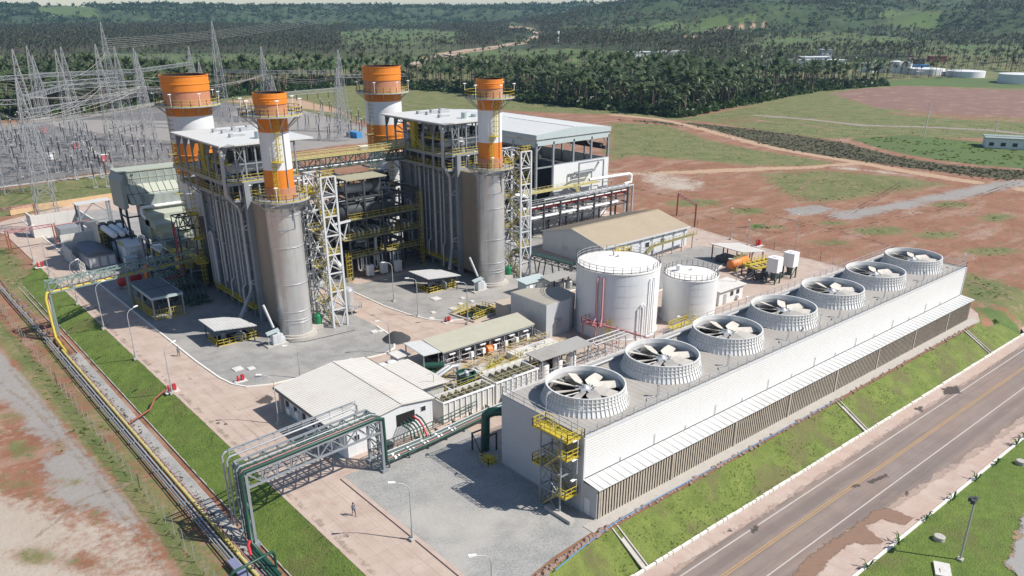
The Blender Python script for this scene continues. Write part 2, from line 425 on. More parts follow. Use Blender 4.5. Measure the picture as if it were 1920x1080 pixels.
def stroke(ch, pts, width, z=0., soft=1.5, amt=1.):
    pl = GP(pts, z) if z is not None else pts
    bx = [p[0] for p in pl]; by = [p[1] for p in pl]; X, Y = GX, GY; ww = width+soft
    mk = (X > min(bx)-ww) & (X < max(bx)+ww) & (Y > min(by)-ww) & (Y < max(by)+ww)
    if not mk.any(): return
    d = segdist(pl, X[mk], Y[mk], False)
    over(ch, mk, np.clip((width/2-d)/soft+.5, 0, 1)*amt)
def pxmask(poly):   # far ground, outlined on the survey photo
    return inpoly(poly, PXg, PYg)
# -- far country: grass everywhere beyond the site, woodland floor, bright meadows
ub, db = bearing_px(GX, GY)
ZN['grass'] = np.maximum(ZN['grass'], sstep(420, 620, db)*.9)
ZN['forest'] = sstep(700, 1300, db)*.55
MEADOWS = [[(-300,108),(60,104),(250,101),(640,110),(760,118),(760,128),(640,132),(330,138),(60,128),(-300,132)],
           [(600,66),(690,55),(790,54),(862,60),(850,80),(740,86),(620,84)],
           [(795,112),(900,97),(1060,92),(1180,100),(1170,112),(1010,126),(880,128),(800,124)],
           [(1085,52),(1190,45),(1300,42),(1330,60),(1260,66),(1120,64)],
           [(1370,92),(1450,74),(1560,62),(1700,72),(1690,96),(1560,104),(1400,104)],
           [(70,10),(150,8),(195,22),(190,32),(78,27)], [(1290,40),(1340,30),(1420,28),(1400,50),(1310,56)],
           [(1640,20),(1760,16),(1750,56),(1690,58)],[(300,64),(560,60),(600,68),(320,72)],
           [(1690,90),(1800,84),(2100,92),(2100,106),(1720,104)],[(1180,70),(1270,66),(1280,80),(1190,84)],
           [(930,45),(1000,42),(1010,52),(950,56)]]
FORESTS = [[(760,156),(960,160),(1180,136),(1400,146),(1500,155),(1650,156),(1660,160),(1530,172),(1420,192),(1340,207),(1270,221),(1200,212),(1100,202),(1000,192),(950,187),(850,172),(780,167)],
           [(-400,168),(130,160),(330,166),(480,160),(640,150),(770,142),(765,152),(660,160),(400,186),(280,201),(120,221),(-400,240)],
           [(-400,46),(0,44),(300,46),(640,62),(640,100),(250,100),(60,102),(-400,106)],
           [(640,38),(1000,36),(1060,52),(1000,70),(900,78),(860,60),(700,52),(620,60)],
           [(1080,66),(1180,66),(1330,62),(1400,75),(1380,110),(1180,98),(1040,88)],
           [(1300,106),(1700,98),(1720,112),(1560,118),(1400,126),(1290,122)],
           [(860,82),(1040,76),(1080,88),(960,92),(870,92)]]
HILLS = [[(-600,-40),(2500,-40),(2500,84),(1700,70),(1560,58),(1340,64),(1100,50),(1000,36),(640,38),(300,44),(-600,44)]]
for p in FORESTS: ZN['forest'][pxmask(p) & (db > 250)] = 1
for p in HILLS: ZN['forest'][pxmask(p) & (db > 900)] = 1
for p in MEADOWS:
    mk = pxmask(p) & (db > 350) & (fbm(GX, GY, 150) > -.42); ZN['lush'][mk] = .9; ZN['forest'][mk] = 0
farroads = [[(775,122),(800,110),(835,101),(880,95),(915,91)], [(985,80),(1003,70),(1007,60),(990,53),(960,50)], [(915,91),(950,84),(985,80)], [(830,102),(880,110),(905,116)], [(1290,70),(1350,55),(1440,46)]]
for rd in farroads:
    for (x0, y0), (x1, y1) in zip(rd, rd[1:]):
        L = math.hypot(x1-x0, y1-y0); t = np.clip(((PXg-x0)*(x1-x0)+(PYg-y0)*(y1-y0))/L**2, 0, 1)
        dd = np.hypot((PXg-x0-t*(x1-x0))*.35, PYg-y0-t*(y1-y0)); mk = (dd < 3.0) & (db > 350)
        ZN['tan'][mk] = 1; ZN['lush'][mk] = 0; ZN['forest'][mk] = 0; ZN['grass'][mk] = 0
# -- field east of the plant (red earth with grass, scrub, tracks)
paint('grass', [(740,160),(850,172),(1000,192),(1150,205),(1290,222),(1330,232),(1150,215),(1050,212),(900,205),(760,215),(640,235),(560,215),(560,190)], 0, 10)
paint('grass', [(1140,232),(1250,236),(1330,262),(1430,285),(1560,310),(1610,318),(1540,322),(1400,318),(1290,308),(1190,300),(1140,310)], 0, 10, .8)
paint('grass', [(1280,222),(1420,198),(1500,185),(1560,178),(1680,215),(1920,232),(1990,250),(1900,262),(1640,262),(1500,262),(1380,240)], 0, 8, .9)
paint('scrub', [(1160,226),(1290,232),(1400,244),(1480,254),(1590,270),(1700,300),(1800,318),(2000,332),(2000,350),(1880,345),(1700,322),(1560,300),(1400,268),(1290,240)], 0, 5, 1)
paint('lush', [(1590,262),(1700,256),(1850,270),(2000,290),(2000,328),(1860,318),(1760,304),(1660,282)], 0, 5, .95)
paint('lush', [(1330,226),(1400,215),(1440,228),(1380,236)], 0, 5, .5)
paint('field', [(1545,178),(1620,166),(1700,160),(2000,168),(2000,222),(1830,216),(1700,208),(1600,196)], 0, 5, 1)
paint('grass', [(1480,186),(1560,176),(1640,200),(1720,208),(1640,212),(1520,204)], 0, 7, .9)
paint('lush', [(1650,150),(1760,144),(2000,150),(2000,164),(1740,160),(1660,160)], 0, 7, .8)
stroke('gravel', [(1420,216),(1520,224),(1620,236),(1720,238),(1850,244),(2000,262)], 7, 0, 4, .8)
stroke('pale', [(1420,226),(1500,233),(1560,246)], 5, 0, 4, .5)
stroke('tan', [(1150,215),(1230,224),(1290,238),(1370,258),(1450,278),(1530,296),(1600,310),(1700,330),(1800,345),(2000,372)], 6, 0, 3, 1)
stroke('tan', [(1140,330),(1260,328),(1400,324),(1520,322),(1600,314)], 6, 0, 4, .9)
stroke('pale', [(1560,322),(1640,328),(1700,336)], 5, 0, 4, .7)
paint('grass', [(1420,330),(1540,325),(1700,338),(1790,352),(1700,362),(1590,378),(1510,382),(1450,360)], 0, 12, .75)
paint('pale', [(1190,325),(1280,332),(1340,345),(1300,362),(1210,352)], 0, 9, .6)
stroke('gravel', [(1580,406),(1690,388),(1800,366),(1900,350),(2000,345)], 9, 0, 6, .8)
paint('gravel', [(1470,392),(1530,384),(1570,392),(1540,402),(1480,404)], 0, 4, .8)
for c in ((1300,380,60,8),(1440,425,30,6),(1560,455,40,8),(1650,432,60,10),(1780,385,45,7),(1870,410,40,9),(1560,418,30,6),(1400,395,45,8),(1860,470,60,10),(1840,535,60,14),(1760,440,50,9),(1320,295,60,7),(1500,350,50,8),(1205,275,40,6),(1160,290,40,8),(1900,560,60,12)):
    x, y, rx, ry = c; paint('grass', [(x+rx*math.cos(a), y+ry*math.sin(a)) for a in np.arange(0, 6.28, .7)], 0, 6, .75)
for c in ((1240,420,60,10),(1400,440,60,8),(1490,470,50,8),(1700,400,40,8),(1250,350,50,8),(1830,440,40,9)):
    x, y, rx, ry = c; paint('pale', [(x+rx*math.cos(a), y+ry*math.sin(a)) for a in np.arange(0, 6.28, .7)], 0, 8, .4)
paint('lush', [(1400,420),(1440,418),(1440,428),(1405,430)], 0, 3, .8)
paint('lush', [(1812,540),(1870,560),(1930,585),(1990,610),(1960,640),(1890,606),(1826,585)], 0, 5, .8)
paint('grass', [(1780,500),(1990,560),(1990,600),(1800,560)], 0, 8, .9)
# -- the strip west of the plant: gravel, pale sand, rusty earth and weeds along the fence
Zl = -1.55
paint('gravel', [(-200,560),(0,655),(60,700),(140,790),(215,880),(300,985),(370,1085),(300,1200),(120,1000),(60,860),(0,760),(-200,700)], Zl, 5, .95)
paint('pale', [(-100,900),(60,935),(150,960),(230,980),(310,1030),(360,1100),(340,1250),(-200,1250),(-200,930)], Zl, 6, .95)
paint('pale', [(0,740),(50,780),(70,850),(20,880),(-100,850)], Zl, 8, .4)
paint('gravel', [(120,980),(250,1000),(300,1080),(200,1150)], Zl, 8, .5)
stroke('grass', [(-60,560),(20,640),(100,735),(190,840),(270,930),(330,1010),(400,1110)], 3.2, Zl, 2.5, .9)
stroke('grass', [(120,650),(200,760),(300,900),(380,1000),(470,1120)], 1.6, Zl, 2.0, .55)
for c in ((40,840,40,25),(110,835,20,14),(30,905,45,12),(130,900,40,8),(60,1040,50,20),(180,960,20,12),(20,780,30,10),(150,1050,40,15)):
    x, y, rx, ry = c; paint('grass', [(x+rx*math.cos(a), y+ry*math.sin(a)) for a in np.arange(0, 6.28, .7)], Zl, 3, .65)
paint('grass', [(-40,470),(30,475),(70,540),(120,600),(60,590),(0,540)], Zl, 5, .8)
stroke('grass', [(40,590),(130,700),(215,810),(300,920),(380,1030),(450,1120)], 3.4, Zl, 3.0, .6)
paint('grass', [(390,1000),(440,1000),(520,1090),(450,1120)], Zl, 4, .8)
# -- beyond the public road
paint('lush', [(1600,1110),(1700,1030),(1830,935),(2000,810),(2200,760),(2200,880),(1960,850),(1850,920),(1790,1000),(1740,1110)], -3, 4, .9)
paint('gravel', [(1790,1150),(1800,1050),(1850,960),(1930,890),(2200,860),(2300,1200)], -3, 5, .95)
# -- switchyard pad
PADX = GP([(-250,380),(0,350),(222,318),(330,300),(560,284),(700,272),(760,262),(690,240),(560,205),(420,193),(320,196),(200,212),(0,236),(-250,262)])
d_ = segdist(PADX, GX, GY); pad = np.where(inpoly(PADX, GX, GY), d_, -d_); ZN['gravel'] = np.maximum(ZN['gravel']*(pad < 0), np.clip(pad/4+.5, 0, 1)); ZN['grass'] *= np.clip(.5-pad/4, 0, 1); ZN['forest'] *= np.clip(.5-pad/4, 0, 1)
paint('tan', [(420,190),(480,182),(560,185),(640,205),(690,240),(640,215),(540,200)], 0, 6, .8)
paint('grass', [(-200,372),(0,356),(222,322),(330,305),(335,345),(225,372),(60,400),(-200,430)], 0, 4, .85)

me = bpy.data.meshes.new('ground')
me.vertices.add(nx*ny); me.vertices.foreach_set('co', np.stack([GX, GY, GZ], -1).astype(np.float32).ravel())
ii = (np.arange(ny-1)[:, None]*nx+np.arange(nx-1)[None, :]).ravel()
quads = np.stack([ii, ii+1, ii+nx+1, ii+nx], 1).astype(np.int32)
me.loops.add(quads.size); me.loops.foreach_set('vertex_index', quads.ravel())
me.polygons.add(len(quads)); me.polygons.foreach_set('loop_start', np.arange(0, quads.size, 4, dtype=np.int32)); me.polygons.foreach_set('use_smooth', np.ones(len(quads), bool))
me.update(calc_edges=True)
for nm, chs in (('zone_a', ('grass', 'pale', 'gravel')), ('zone_b', ('lush', 'forest', 'tan')), ('zone_c', ('scrub', 'field', 'grass'))):
    at = me.color_attributes.new(nm, 'FLOAT_COLOR', 'POINT')
    at.data.foreach_set('color', np.stack([ZN[c] for c in chs]+[np.ones(GX.shape)], -1).astype(np.float32).ravel())
ground = bpy.data.objects.new('ground', me); COL.objects.link(ground); ground['kind'] = 'structure'
m, nt, bs = new_mat('earth')
def attr(nt, nm):
    a = nt.nodes.new('ShaderNodeAttribute'); a.attribute_name = nm; s = nt.nodes.new('ShaderNodeSeparateColor'); nt.links.new(a.outputs[0], s.inputs[0]); return s.outputs
nf = noise(nt, .9, 7, .7); nm_ = noise(nt, .13, 6, .65); nl = noise(nt, .02, 5, .6); ng = noise(nt, 3.5, 4, .7)
nfm = math_(nt, 'ADD', math_(nt, 'MULTIPLY', nf, .55), math_(nt, 'MULTIPLY', nm_, .45))
def patch(a, sharp=.16):
    # mask edge broken up by noise
    s = math_(nt, 'ADD', a, math_(nt, 'MULTIPLY', math_(nt, 'SUBTRACT', nfm, .5), 2.3))
    return ramp(nt, s, .5-sharp, .5+sharp)
A, B_, C_ = attr(nt, 'zone_a'), attr(nt, 'zone_b'), attr(nt, 'zone_c')
red = mixc(nt, ramp(nt, nm_, .3, .7), (.21,.09,.05), (.295,.145,.088)); red = mixc(nt, ramp(nt, nf, .5, .72), red, (.30,.175,.112)); red = mixc(nt, math_(nt, 'MULTIPLY', ramp(nt, noise(nt, 1.6, 4, .8), .58, .68), .55), red, (.12,.06,.04)); red = mixc(nt, math_(nt, 'MULTIPLY', ramp(nt, noise(nt, .05, 5, .7, stretch=(1,3,1)), .5, .62), .5), red, (.36,.25,.19))
red = mixc(nt, math_(nt, 'MULTIPLY', ramp(nt, noise(nt, .35, 6, .7), .52, .66), .7), red, (.155,.135,.06))
c = mixc(nt, patch(B_[2]), red, mixc(nt, nf, (.36,.225,.14), (.46,.33,.22)))
fi = mixc(nt, nf, (.16,.085,.065), (.25,.145,.115)); fi = mixc(nt, math_(nt, 'MULTIPLY', ramp(nt, noise(nt, .08, 6, .75), .5, .62), .7), fi, (.30,.20,.14)); fi = mixc(nt, ramp(nt, noise(nt, .3, 6, .75), .6, .68), fi, (.11,.12,.04)); c = mixc(nt, patch(C_[1], .1), c, fi)
c = mixc(nt, patch(A[2], .2), c, mixc(nt, nm_, (.22,.2,.185), (.33,.305,.28)))
c = mixc(nt, patch(A[1], .25), c, mixc(nt, nm_, (.34,.27,.21), (.47,.41,.35)))
gr = mixc(nt, ramp(nt, nm_, .35, .65), (.10,.135,.036), (.19,.175,.07)); gr = mixc(nt, ramp(nt, ng, .45, .75), gr, (.065,.095,.024)); gr = mixc(nt, math_(nt, 'MULTIPLY', ramp(nt, noise(nt, .45, 6, .7), .54, .64), .8), gr, (.26,.18,.11))
c = mixc(nt, patch(A[0], .22), c, gr)
lu = mixc(nt, ramp(nt, nf, .3, .7), (.06,.105,.022), (.105,.16,.038)); lu = mixc(nt, ramp(nt, nl, .4, .65), lu, (.085,.12,.035))
c = mixc(nt, patch(B_[0], .15), c, lu)
sc = mixc(nt, ramp(nt, nf, .35, .7), (.05,.055,.022), (.105,.085,.045)); c = mixc(nt, patch(C_[0], .2), c, sc)
fo = mixc(nt, ramp(nt, noise(nt, .12, 5, .75), .35, .65), (.02,.042,.012), (.05,.08,.022)); fo = mixc(nt, ramp(nt, nl, .5, .7), fo, (.075,.10,.035))
c = mixc(nt, patch(B_[1], .2), c, fo)
nt.links.new(c, bs.inputs['Base Color']); bs.inputs['Roughness'].default_value = .95
bump(nt, bs, math_(nt, 'ADD', nf, math_(nt, 'MULTIPLY', ng, .5)), .5, .35)
me.materials.append(m)
# ---------------------------------------------------------------- laid surfaces
def sheet(name, poly, z, m, kind='structure', label=None):
    b = MB(); n = len(poly)
    a = sum(poly[i][0]*poly[(i+1) % n][1]-poly[(i+1) % n][0]*poly[i][1] for i in range(n))
    if a < 0: poly = poly[::-1]
    b.prism(poly, z-.05, z); o = b.build(name, m); o['kind'] = kind; return o
def surf_mat(name, a, b_, spots=None, sc=.5, joints=None, rough=.9, dark=None, bscale=6., bstr=.3, speck=.25, tracks=False):
    m, nt, bs = new_mat(name)
    n1 = noise(nt, sc, 7, .65); n2 = noise(nt, bscale, 3, .7); n3 = noise(nt, .07, 4, .6)
    c = mixc(nt, ramp(nt, n1, .3, .7), a, b_)
    c = mixc(nt, math_(nt, 'MULTIPLY', ramp(nt, n2, .4, .75), speck), c, tuple(x*.42 for x in a))
    if spots: c = mixc(nt, math_(nt, 'MULTIPLY', ramp(nt, n3, .45, .68), .7), c, spots)
    if dark: c = mixc(nt, ramp(nt, noise(nt, .22, 3, .5), .705, .73), c, dark)
    if joints:
        br = nt.nodes.new('ShaderNodeTexBrick'); br.offset = 0; br.inputs['Scale'].default_value = 1
        br.inputs['Brick Width'].default_value = joints[0]; br.inputs['Row Height'].default_value = joints[1]; br.inputs['Mortar Size'].default_value = .035; br.inputs['Mortar Smooth'].default_value = .3
        nt.links.new(pos(nt), br.inputs['Vector']); c = mixc(nt, math_(nt, 'MULTIPLY', br.outputs['Fac'], .4), c, tuple(x*.45 for x in a))
    if tracks:
        c = mixc(nt, math_(nt, 'MULTIPLY', ramp(nt, noise(nt, 1., 4, .6, stretch=(.012,.9,1)), .42, .66), .55), c, (.135,.11,.10))
        c = mixc(nt, math_(nt, 'MULTIPLY', ramp(nt, noise(nt, 1., 5, .7, stretch=(.05,.25,1)), .52, .62), .35), c, (.30,.225,.18))
    nt.links.new(c, bs.inputs['Base Color']); bs.inputs['Roughness'].default_value = rough
    bump(nt, bs, n2, bstr, .06); return m
M['road'] = surf_mat('pink_concrete_paving', (.40,.30,.245), (.50,.405,.345), (.44,.345,.28), .35, (3.15, 4.2))
M['gravelA'] = surf_mat('grey_crushed_stone', (.25,.243,.233), (.345,.333,.317), (.38,.35,.315), .4, None, .95, None, 5.5, .45, .6)
M['gravelB'] = surf_mat('pale_crushed_stone', (.27,.27,.26), (.375,.365,.345), (.42,.39,.355), .3, None, .95, None, 4.5, .45, .65)
M['asphalt'] = surf_mat('worn_asphalt', (.215,.168,.148), (.265,.213,.188), (.25,.18,.15), .25, None, .9, (.10,.075,.065), tracks=True)
M['shoulder'] = surf_mat('pink_concrete_shoulder', (.42,.31,.26), (.50,.40,.345), (.45,.33,.27), .4, (3.4, 30))
M['kerb'] = mat('lime_washed_kerb', (.72,.69,.63), .8, var=.12, streak=.2)
M['linew'] = mat('white_road_paint', (.50,.45,.41), .8, var=.3, scale=1.5)
M['lineo'] = mat('orange_road_paint', (.43,.265,.11), .8, var=.3, scale=1.5)
M['swgravel'] = surf_mat('dark_switchyard_gravel', (.135,.127,.126), (.185,.174,.17), (.22,.2,.185), .3, None, .95, None, 2., .6, .5)
m, nt, bs = new_mat('bank_grass')
n1 = noise(nt, .5, 7, .7); n2 = noise(nt, 4., 4, .75); n3 = noise(nt, .11, 4, .6)
c = mixc(nt, ramp(nt, n1, .3, .7), (.105,.165,.022), (.175,.245,.04)); c = mixc(nt, ramp(nt, n2, .5, .8), c, (.045,.085,.014))
c = mixc(nt, math_(nt, 'MULTIPLY', ramp(nt, n3, .5, .68), .75), c, (.15,.145,.045))
nt.links.new(c, bs.inputs['Base Color']); bs.inputs['Roughness'].default_value = .9; bump(nt, bs, math_(nt, 'ADD', n2, n1), .9, .25); M['grass'] = m
m, nt, bs = new_mat('bank_grass_dry'); 
n1 = noise(nt, .45, 7, .7); n2 = noise(nt, 4., 4, .75); n3 = noise(nt, .16, 5, .65)
c = mixc(nt, ramp(nt, n1, .3, .7), (.115,.158,.026), (.19,.235,.05)); c = mixc(nt, ramp(nt, n2, .5, .8), c, (.055,.08,.018))
c = mixc(nt, math_(nt, 'MULTIPLY', ramp(nt, n3, .48, .62), .7), c, (.145,.125,.055))
nt.links.new(c, bs.inputs['Base Color']); bs.inputs['Roughness'].default_value = .9; bump(nt, bs, math_(nt, 'ADD', n2, n1), .9, .25); M['grassdry'] = m

# plant paving (concrete) with crushed-stone yards on top
sheet('plant_road', [(-24.3,-14),(-17.6,-14),(-17.6,-6),(-16,-3.9),(100,-3.9),(104,-2),(110,4),(112.5,30),(113.5,55),(117,75),(114,100),(112,112),(60,170),(30,218),(13.6,218),(0,212.5),(-12,207.5),(-21.2,202.5),(-25.2,199),(-27,194),(-24.3,184)], 0, M['road'])
YARDS = [('gravel_yard', [(-17.9,200),(-17.9,118),(-17.75,95),(-17.6,71.4),(-17.2,62.5),(-16.6,59),(-15.3,56.6),(-12,55),(-8.2,54.6),(-1,54.9),(3.6,54.6),(7.6,54),(10.2,55.2),(11.6,57.3),(12.9,60.5),(13.4,66),(13.4,92),(24,92.4),(24,150),(4,200)], M['gravelA']),
         ('gravel_yard', [(20.0,92),(20.3,74),(21.4,66.5),(22.6,62.6),(24.6,60),(28,58.4),(34,57.4),(47,57.4),(66,58),(69.5,62),(69.5,86),(82,88),(82,150),(38,150),(38,92)], M['gravelA']),
         ('gravel_yard', [(-17.15,24.3),(-17.1,8),(-17.35,-2),(-17.4,-9),(-12,-6.8),(-9.6,-5.2),(-5,-4.5),(-.5,-3.7),(-.2,14.6),(2,16),(2,25.6),(-12.8,26.6),(-13.5,24.3)], M['gravelB']),
         ('gravel_yard', [(67,46),(86,46),(100,51),(105,57),(103,62.5),(68,62.5)], M['gravelA'])]
for nm, pl, mm in YARDS: sheet(nm, pl, .03, mm)
sheet('switchyard_pad', [p for p in PADX], .02, M['swgravel'])
def ribbon(b, pts, w, z0, z1, mi=0, z=None):
    # band of width w along pts (2D)
    pts = [Vector((p[0], p[1], 0)) for p in pts]; L = []; Rr = []
    for i, p in enumerate(pts):
        d = (pts[min(i+1, len(pts)-1)]-pts[max(i-1, 0)]).normalized(); a = Vector((-d.y, d.x, 0))*w/2; L.append(p+a); Rr.append(p-a)
    for i in range(len(pts)-1):
        q = [Rr[i], Rr[i+1], L[i+1], L[i]]
        b.hexa([(v.x, v.y, z0) for v in q]+[(v.x, v.y, z1) for v in q])
b = MB()
ribbon(b, YARDS[0][1][0:16], .28, 0, .14); ribbon(b, YARDS[1][1][0:10], .28, 0, .14); ribbon(b, [(68,46),(86,46),(100,51)], .3, 0, .14)
b.build('kerb', M['kerb'], kind='structure')
b = MB(); ribbon(b, [(-24.45,-14),(-24.45,60),(-24.45,185)], .4, -.3, .045); b.build('kerb', M['shoulder'], kind='structure')
b = MB(); ribbon(b, [(-17.4,-9),(-17.3,8),(-17.3,24)], .5, -.1, .15); b.build('kerb', M['shoulder'], kind='structure')
b = MB(); ribbon(b, [(-2,-2.95),(100,-3.1)], 1.6, -.5, .1); b.build('footing_ledge', M['concrete'], kind='structure')

def bank(name, rows, m, amp=.06, step=.7):
    # rows: list of polylines (x,y,z) sharing point count; surface between, finely divided with small bumps
    b = MB(); P_ = [[Vector(p) for p in r] for r in rows]; n = len(P_[0]); g = []
    for i in range(len(P_)-1):
        kk = max(1, int((P_[i][0]-P_[i+1][0]).length/step))
        for k in range(kk+(i == len(P_)-2)):
            t = k/kk; line = []
            for j in range(n-1):
                L = max(1, int((P_[i][j]-P_[i][j+1]).length/step))
                for q in range(L+(j == n-2)):
                    s = q/L; p = P_[i][j].lerp(P_[i][j+1], s).lerp(P_[i+1][j].lerp(P_[i+1][j+1], s), t)
                    p.z += amp*(mnoise.noise(p*.9)+.5*mnoise.noise(p*2.3)); line.append(p)
            g.append(line)
    w_ = min(len(l) for l in g); vs = [p for l in g for p in l[:w_]]
    fs = [(i*w_+j, i*w_+j+1, (i+1)*w_+j+1, (i+1)*w_+j) for i in range(len(g)-1) for j in range(w_-1)]
    b.add(vs, fs, 0, True); o = b.build(name, m); o['kind'] = 'structure'
    me = o.data; bm_ = sum(p.normal.z for p in me.polygons)
    if bm_ < 0: me.flip_normals()
    return o
bank('grass_bank', [[(-29.7,-14,-1.65),(-29.7,150,-1.65)],[(-24.6,-14,.04),(-24.6,150,.04)]], M['grass'])
bank('grass_bank', [[(-14,-6.2,-.05),(-8,-4.7,0),(0,-4.1,0),(97,-3.9,0),(104,-2.5,0)],[(-16,-10,-2.6),(-6,-9.0,-3.02),(0,-8.75,-3.02),(97,-9.2,-3.02),(107,-9.2,-3.02)]], M['grassdry'])
b = MB(); ribbon(b, [(-14,-5.6),(-8,-4.45),(0,-3.85),(30,-3.75),(97,-3.75)], 1.0, -.3, .05)
b.build('earth_verge', M['mud'], kind='structure')
# open drain at the foot of the west bank and its gravel berm
b = MB()
b.box(-30.55,-14,-2.4,-29.65,150,-2.2); b.box(-29.72,-14,-2.4,-29.6,150,-1.62); b.box(-30.62,-14,-2.4,-30.5,150,-1.62)
b.build('drain_channel', M['concrete'], kind='structure')
b = MB(); ribbon(b, [(-31.55,-14),(-31.5,40),(-31.3,92)], 1.85, -1.9, -1.6); b.build('gravel_berm', M['gravelB'], kind='structure')
# stone-edged drains stepping down the east bank
for x in (.8, 48.8, 93):
    b = MB(); s_ = .5
    for sg in (-.4, .4): b.beam((x+sg,-3.9,.12),(x+sg,-9.0,-2.86), .16, .2)
    b.beam((x,-3.9,.0),(x,-9.0,-2.98), .6, .06); b.build('drain_channel', M['concrete'], kind='structure')
# ---------------------------------------------------------------- public road
ZR = -3.0
sheet('road_shoulder', [(-30,-9.35),(108,-9.55),(113,-6.5),(118,-3),(240,-3),(240,-40),(-30,-40)], ZR-.02, M['shoulder'])
def jag(pts, a=.35, n=60):
    out = []
    for (x0, y0), (x1, y1) in zip(pts, pts[1:]):
        for i in range(n): t = i/n; out.append((x0+(x1-x0)*t, y0+(y1-y0)*t+a*mnoise.noise(Vector((x0+(x1-x0)*t, y0, 0))*.35)*1.3))
    return out
sheet('public_road', jag([(-30,-11.25),(240,-11.6)])+[(240,-22.6)]+jag([(240,-22.5),(70,-22.3),(30,-20.3),(-30,-19.7)], .8, 50), ZR, M['asphalt'])
for nm, y, wd, mm in (('road_marking',-12.3,.16,'linew'),('road_marking',-15.08,.13,'lineo'),('road_marking',-15.38,.13,'lineo'),('road_marking',-18.3,.16,'linew')):
    b = MB(); b.box(-30,y-wd/2,ZR-.01,240,y+wd/2,ZR+.006); b.build(nm, M[mm], kind='structure')
b = MB(); ribbon(b, [(-30,-24.25),(60,-24.55),(240,-24.9)], .35, ZR-.2, ZR+.16); b.build('kerb', M['kerb'], kind='structure')
b = MB(); ribbon(b, [(-30,-23.6),(60,-23.9),(240,-24.2)], .5, ZR-.2, ZR+.03); b.build('kerb', M['shoulder'], kind='structure')
b = MB(); x = -30.
while x < 107:
    L = random.uniform(.7, 1.9); b.box(x,-9.28-.002*x,ZR-.2,x+L-.12,-9.0-.002*x,ZR+random.uniform(.16,.27)); x += L
b.build('kerb', M['kerb'], kind='structure')
bank('grass_verge', [[(-30,-60,ZR),(240,-60,ZR)],[(-30,-24.4,ZR+.02),(240,-25.1,ZR+.02)]], M['grass'], .05, 1.1)
def decal_mat(name, col, amp=1.2, sc=.9, opacity=1., rough=.9):
    # stain whose ragged edge comes from noise against the distance to its outline
    m, nt, bs = new_mat(name); a = nt.nodes.new('ShaderNodeAttribute'); a.attribute_name = 'edge'
    n1 = noise(nt, sc, 6, .7); c = mixc(nt, noise(nt, 1.8, 5, .7), tuple(x*.78 for x in col), tuple(x*1.15 for x in col))
    nt.links.new(c, bs.inputs['Base Color']); bs.inputs['Roughness'].default_value = rough
    al = ramp(nt, math_(nt, 'ADD', a.outputs['Fac'], math_(nt, 'MULTIPLY', math_(nt, 'SUBTRACT', n1, .5), amp*2.2)), -.12, .3)
    nt.links.new(math_(nt, 'MULTIPLY', al, opacity), bs.inputs['Alpha']); return m
def decal(name, pts, z, m, cell=.35, width=None, grow=.9):
    X0 = min(p[0] for p in pts)-grow-(width or 0); X1 = max(p[0] for p in pts)+grow+(width or 0); Y0 = min(p[1] for p in pts)-grow-(width or 0); Y1 = max(p[1] for p in pts)+grow+(width or 0)
    ax = np.arange(X0, X1+cell, cell); ay = np.arange(Y0, Y1+cell, cell); X, Y = np.meshgrid(ax, ay)
    if width: sd_ = width/2-segdist(pts, X, Y, False)
    else: d = segdist(pts, X, Y); sd_ = np.where(inpoly(pts, X, Y), d, -d)
    Z = (terrain(X, Y)+.05) if z is None else np.full(X.shape, z); ok = sd_ > -grow; nn = len(ax); idx = -np.ones(X.size, int); idx[ok.ravel()] = np.arange(ok.sum())
    i = (np.arange(len(ay)-1)[:, None]*nn+np.arange(nn-1)[None, :]).ravel(); q = np.stack([idx[i], idx[i+1], idx[i+nn+1], idx[i+nn]], 1); q = q[(q >= 0).all(1)]
    me = bpy.data.meshes.new(name); me.from_pydata(np.stack([X[ok], Y[ok], Z[ok]], 1).tolist(), [], q.tolist()); at_ = me.attributes.new('edge', 'FLOAT', 'POINT'); at_.data.foreach_set('value', sd_[ok].astype(np.float32)); me.materials.append(m)
    o = bpy.data.objects.new(name, me); COL.objects.link(o); o['kind'] = 'structure'; return o
DM = {'mud': decal_mat('dried_mud', (.235,.145,.10), .8), 'oil': decal_mat('oil_stain', (.085,.07,.062), .7, 1.4, .85), 'dust': decal_mat('pink_dust', (.43,.325,.27), 1.1, .5, .8), 'tyre': decal_mat('tyre_marks', (.19,.15,.13), .3, .5, .28), 'rut': decal_mat('bare_rut', (.37,.25,.17), .9, .4, .75), 'darkrut': decal_mat('damp_rut', (.15,.085,.055), .9, .4, .6), 'dirt': decal_mat('washed_dirt', (.36,.29,.22), 1.1, .6, .6)}
decal('mud_stain', GP([(1480,1085),(1530,1030),(1580,1000),(1640,955),(1665,952),(1715,972),(1700,985),(1655,975),(1625,985),(1640,1005),(1660,1015),(1640,1022),(1600,1018),(1560,1045),(1530,1085)], ZR), ZR+.012, DM['mud'], .3)
for pts in ([(1404,992),(1418,984),(1424,994),(1412,1000)],[(1356,1000),(1368,990),(1376,996)],[(1765,728),(1795,722),(1802,738),(1770,740)],[(1625,902),(1662,888),(1666,894),(1635,908)],[(1688,932),(1702,920),(1704,930)],[(1713,767),(1730,760),(1730,772)],[(1590,915),(1612,905),(1614,912)]):
    decal('oil_stain', GP(pts, ZR), ZR+.014, DM['oil'], .2, grow=.5)
decal('dust_edge', [(-25,-11.4),(40,-11.3),(150,-11.6)], ZR+.011, DM['dust'], .5, .5, .8)
decal('dust_edge', [(-25,-20.0),(12,-20.0),(32,-20.6),(66,-22.3),(150,-22.6)], ZR+.011, DM['dust'], .5, .8, 1.2)
decal('oil_stain', GP([(478,754),(500,740),(515,746),(508,757),(488,758)]), .012, DM['oil'], .25, grow=.7)
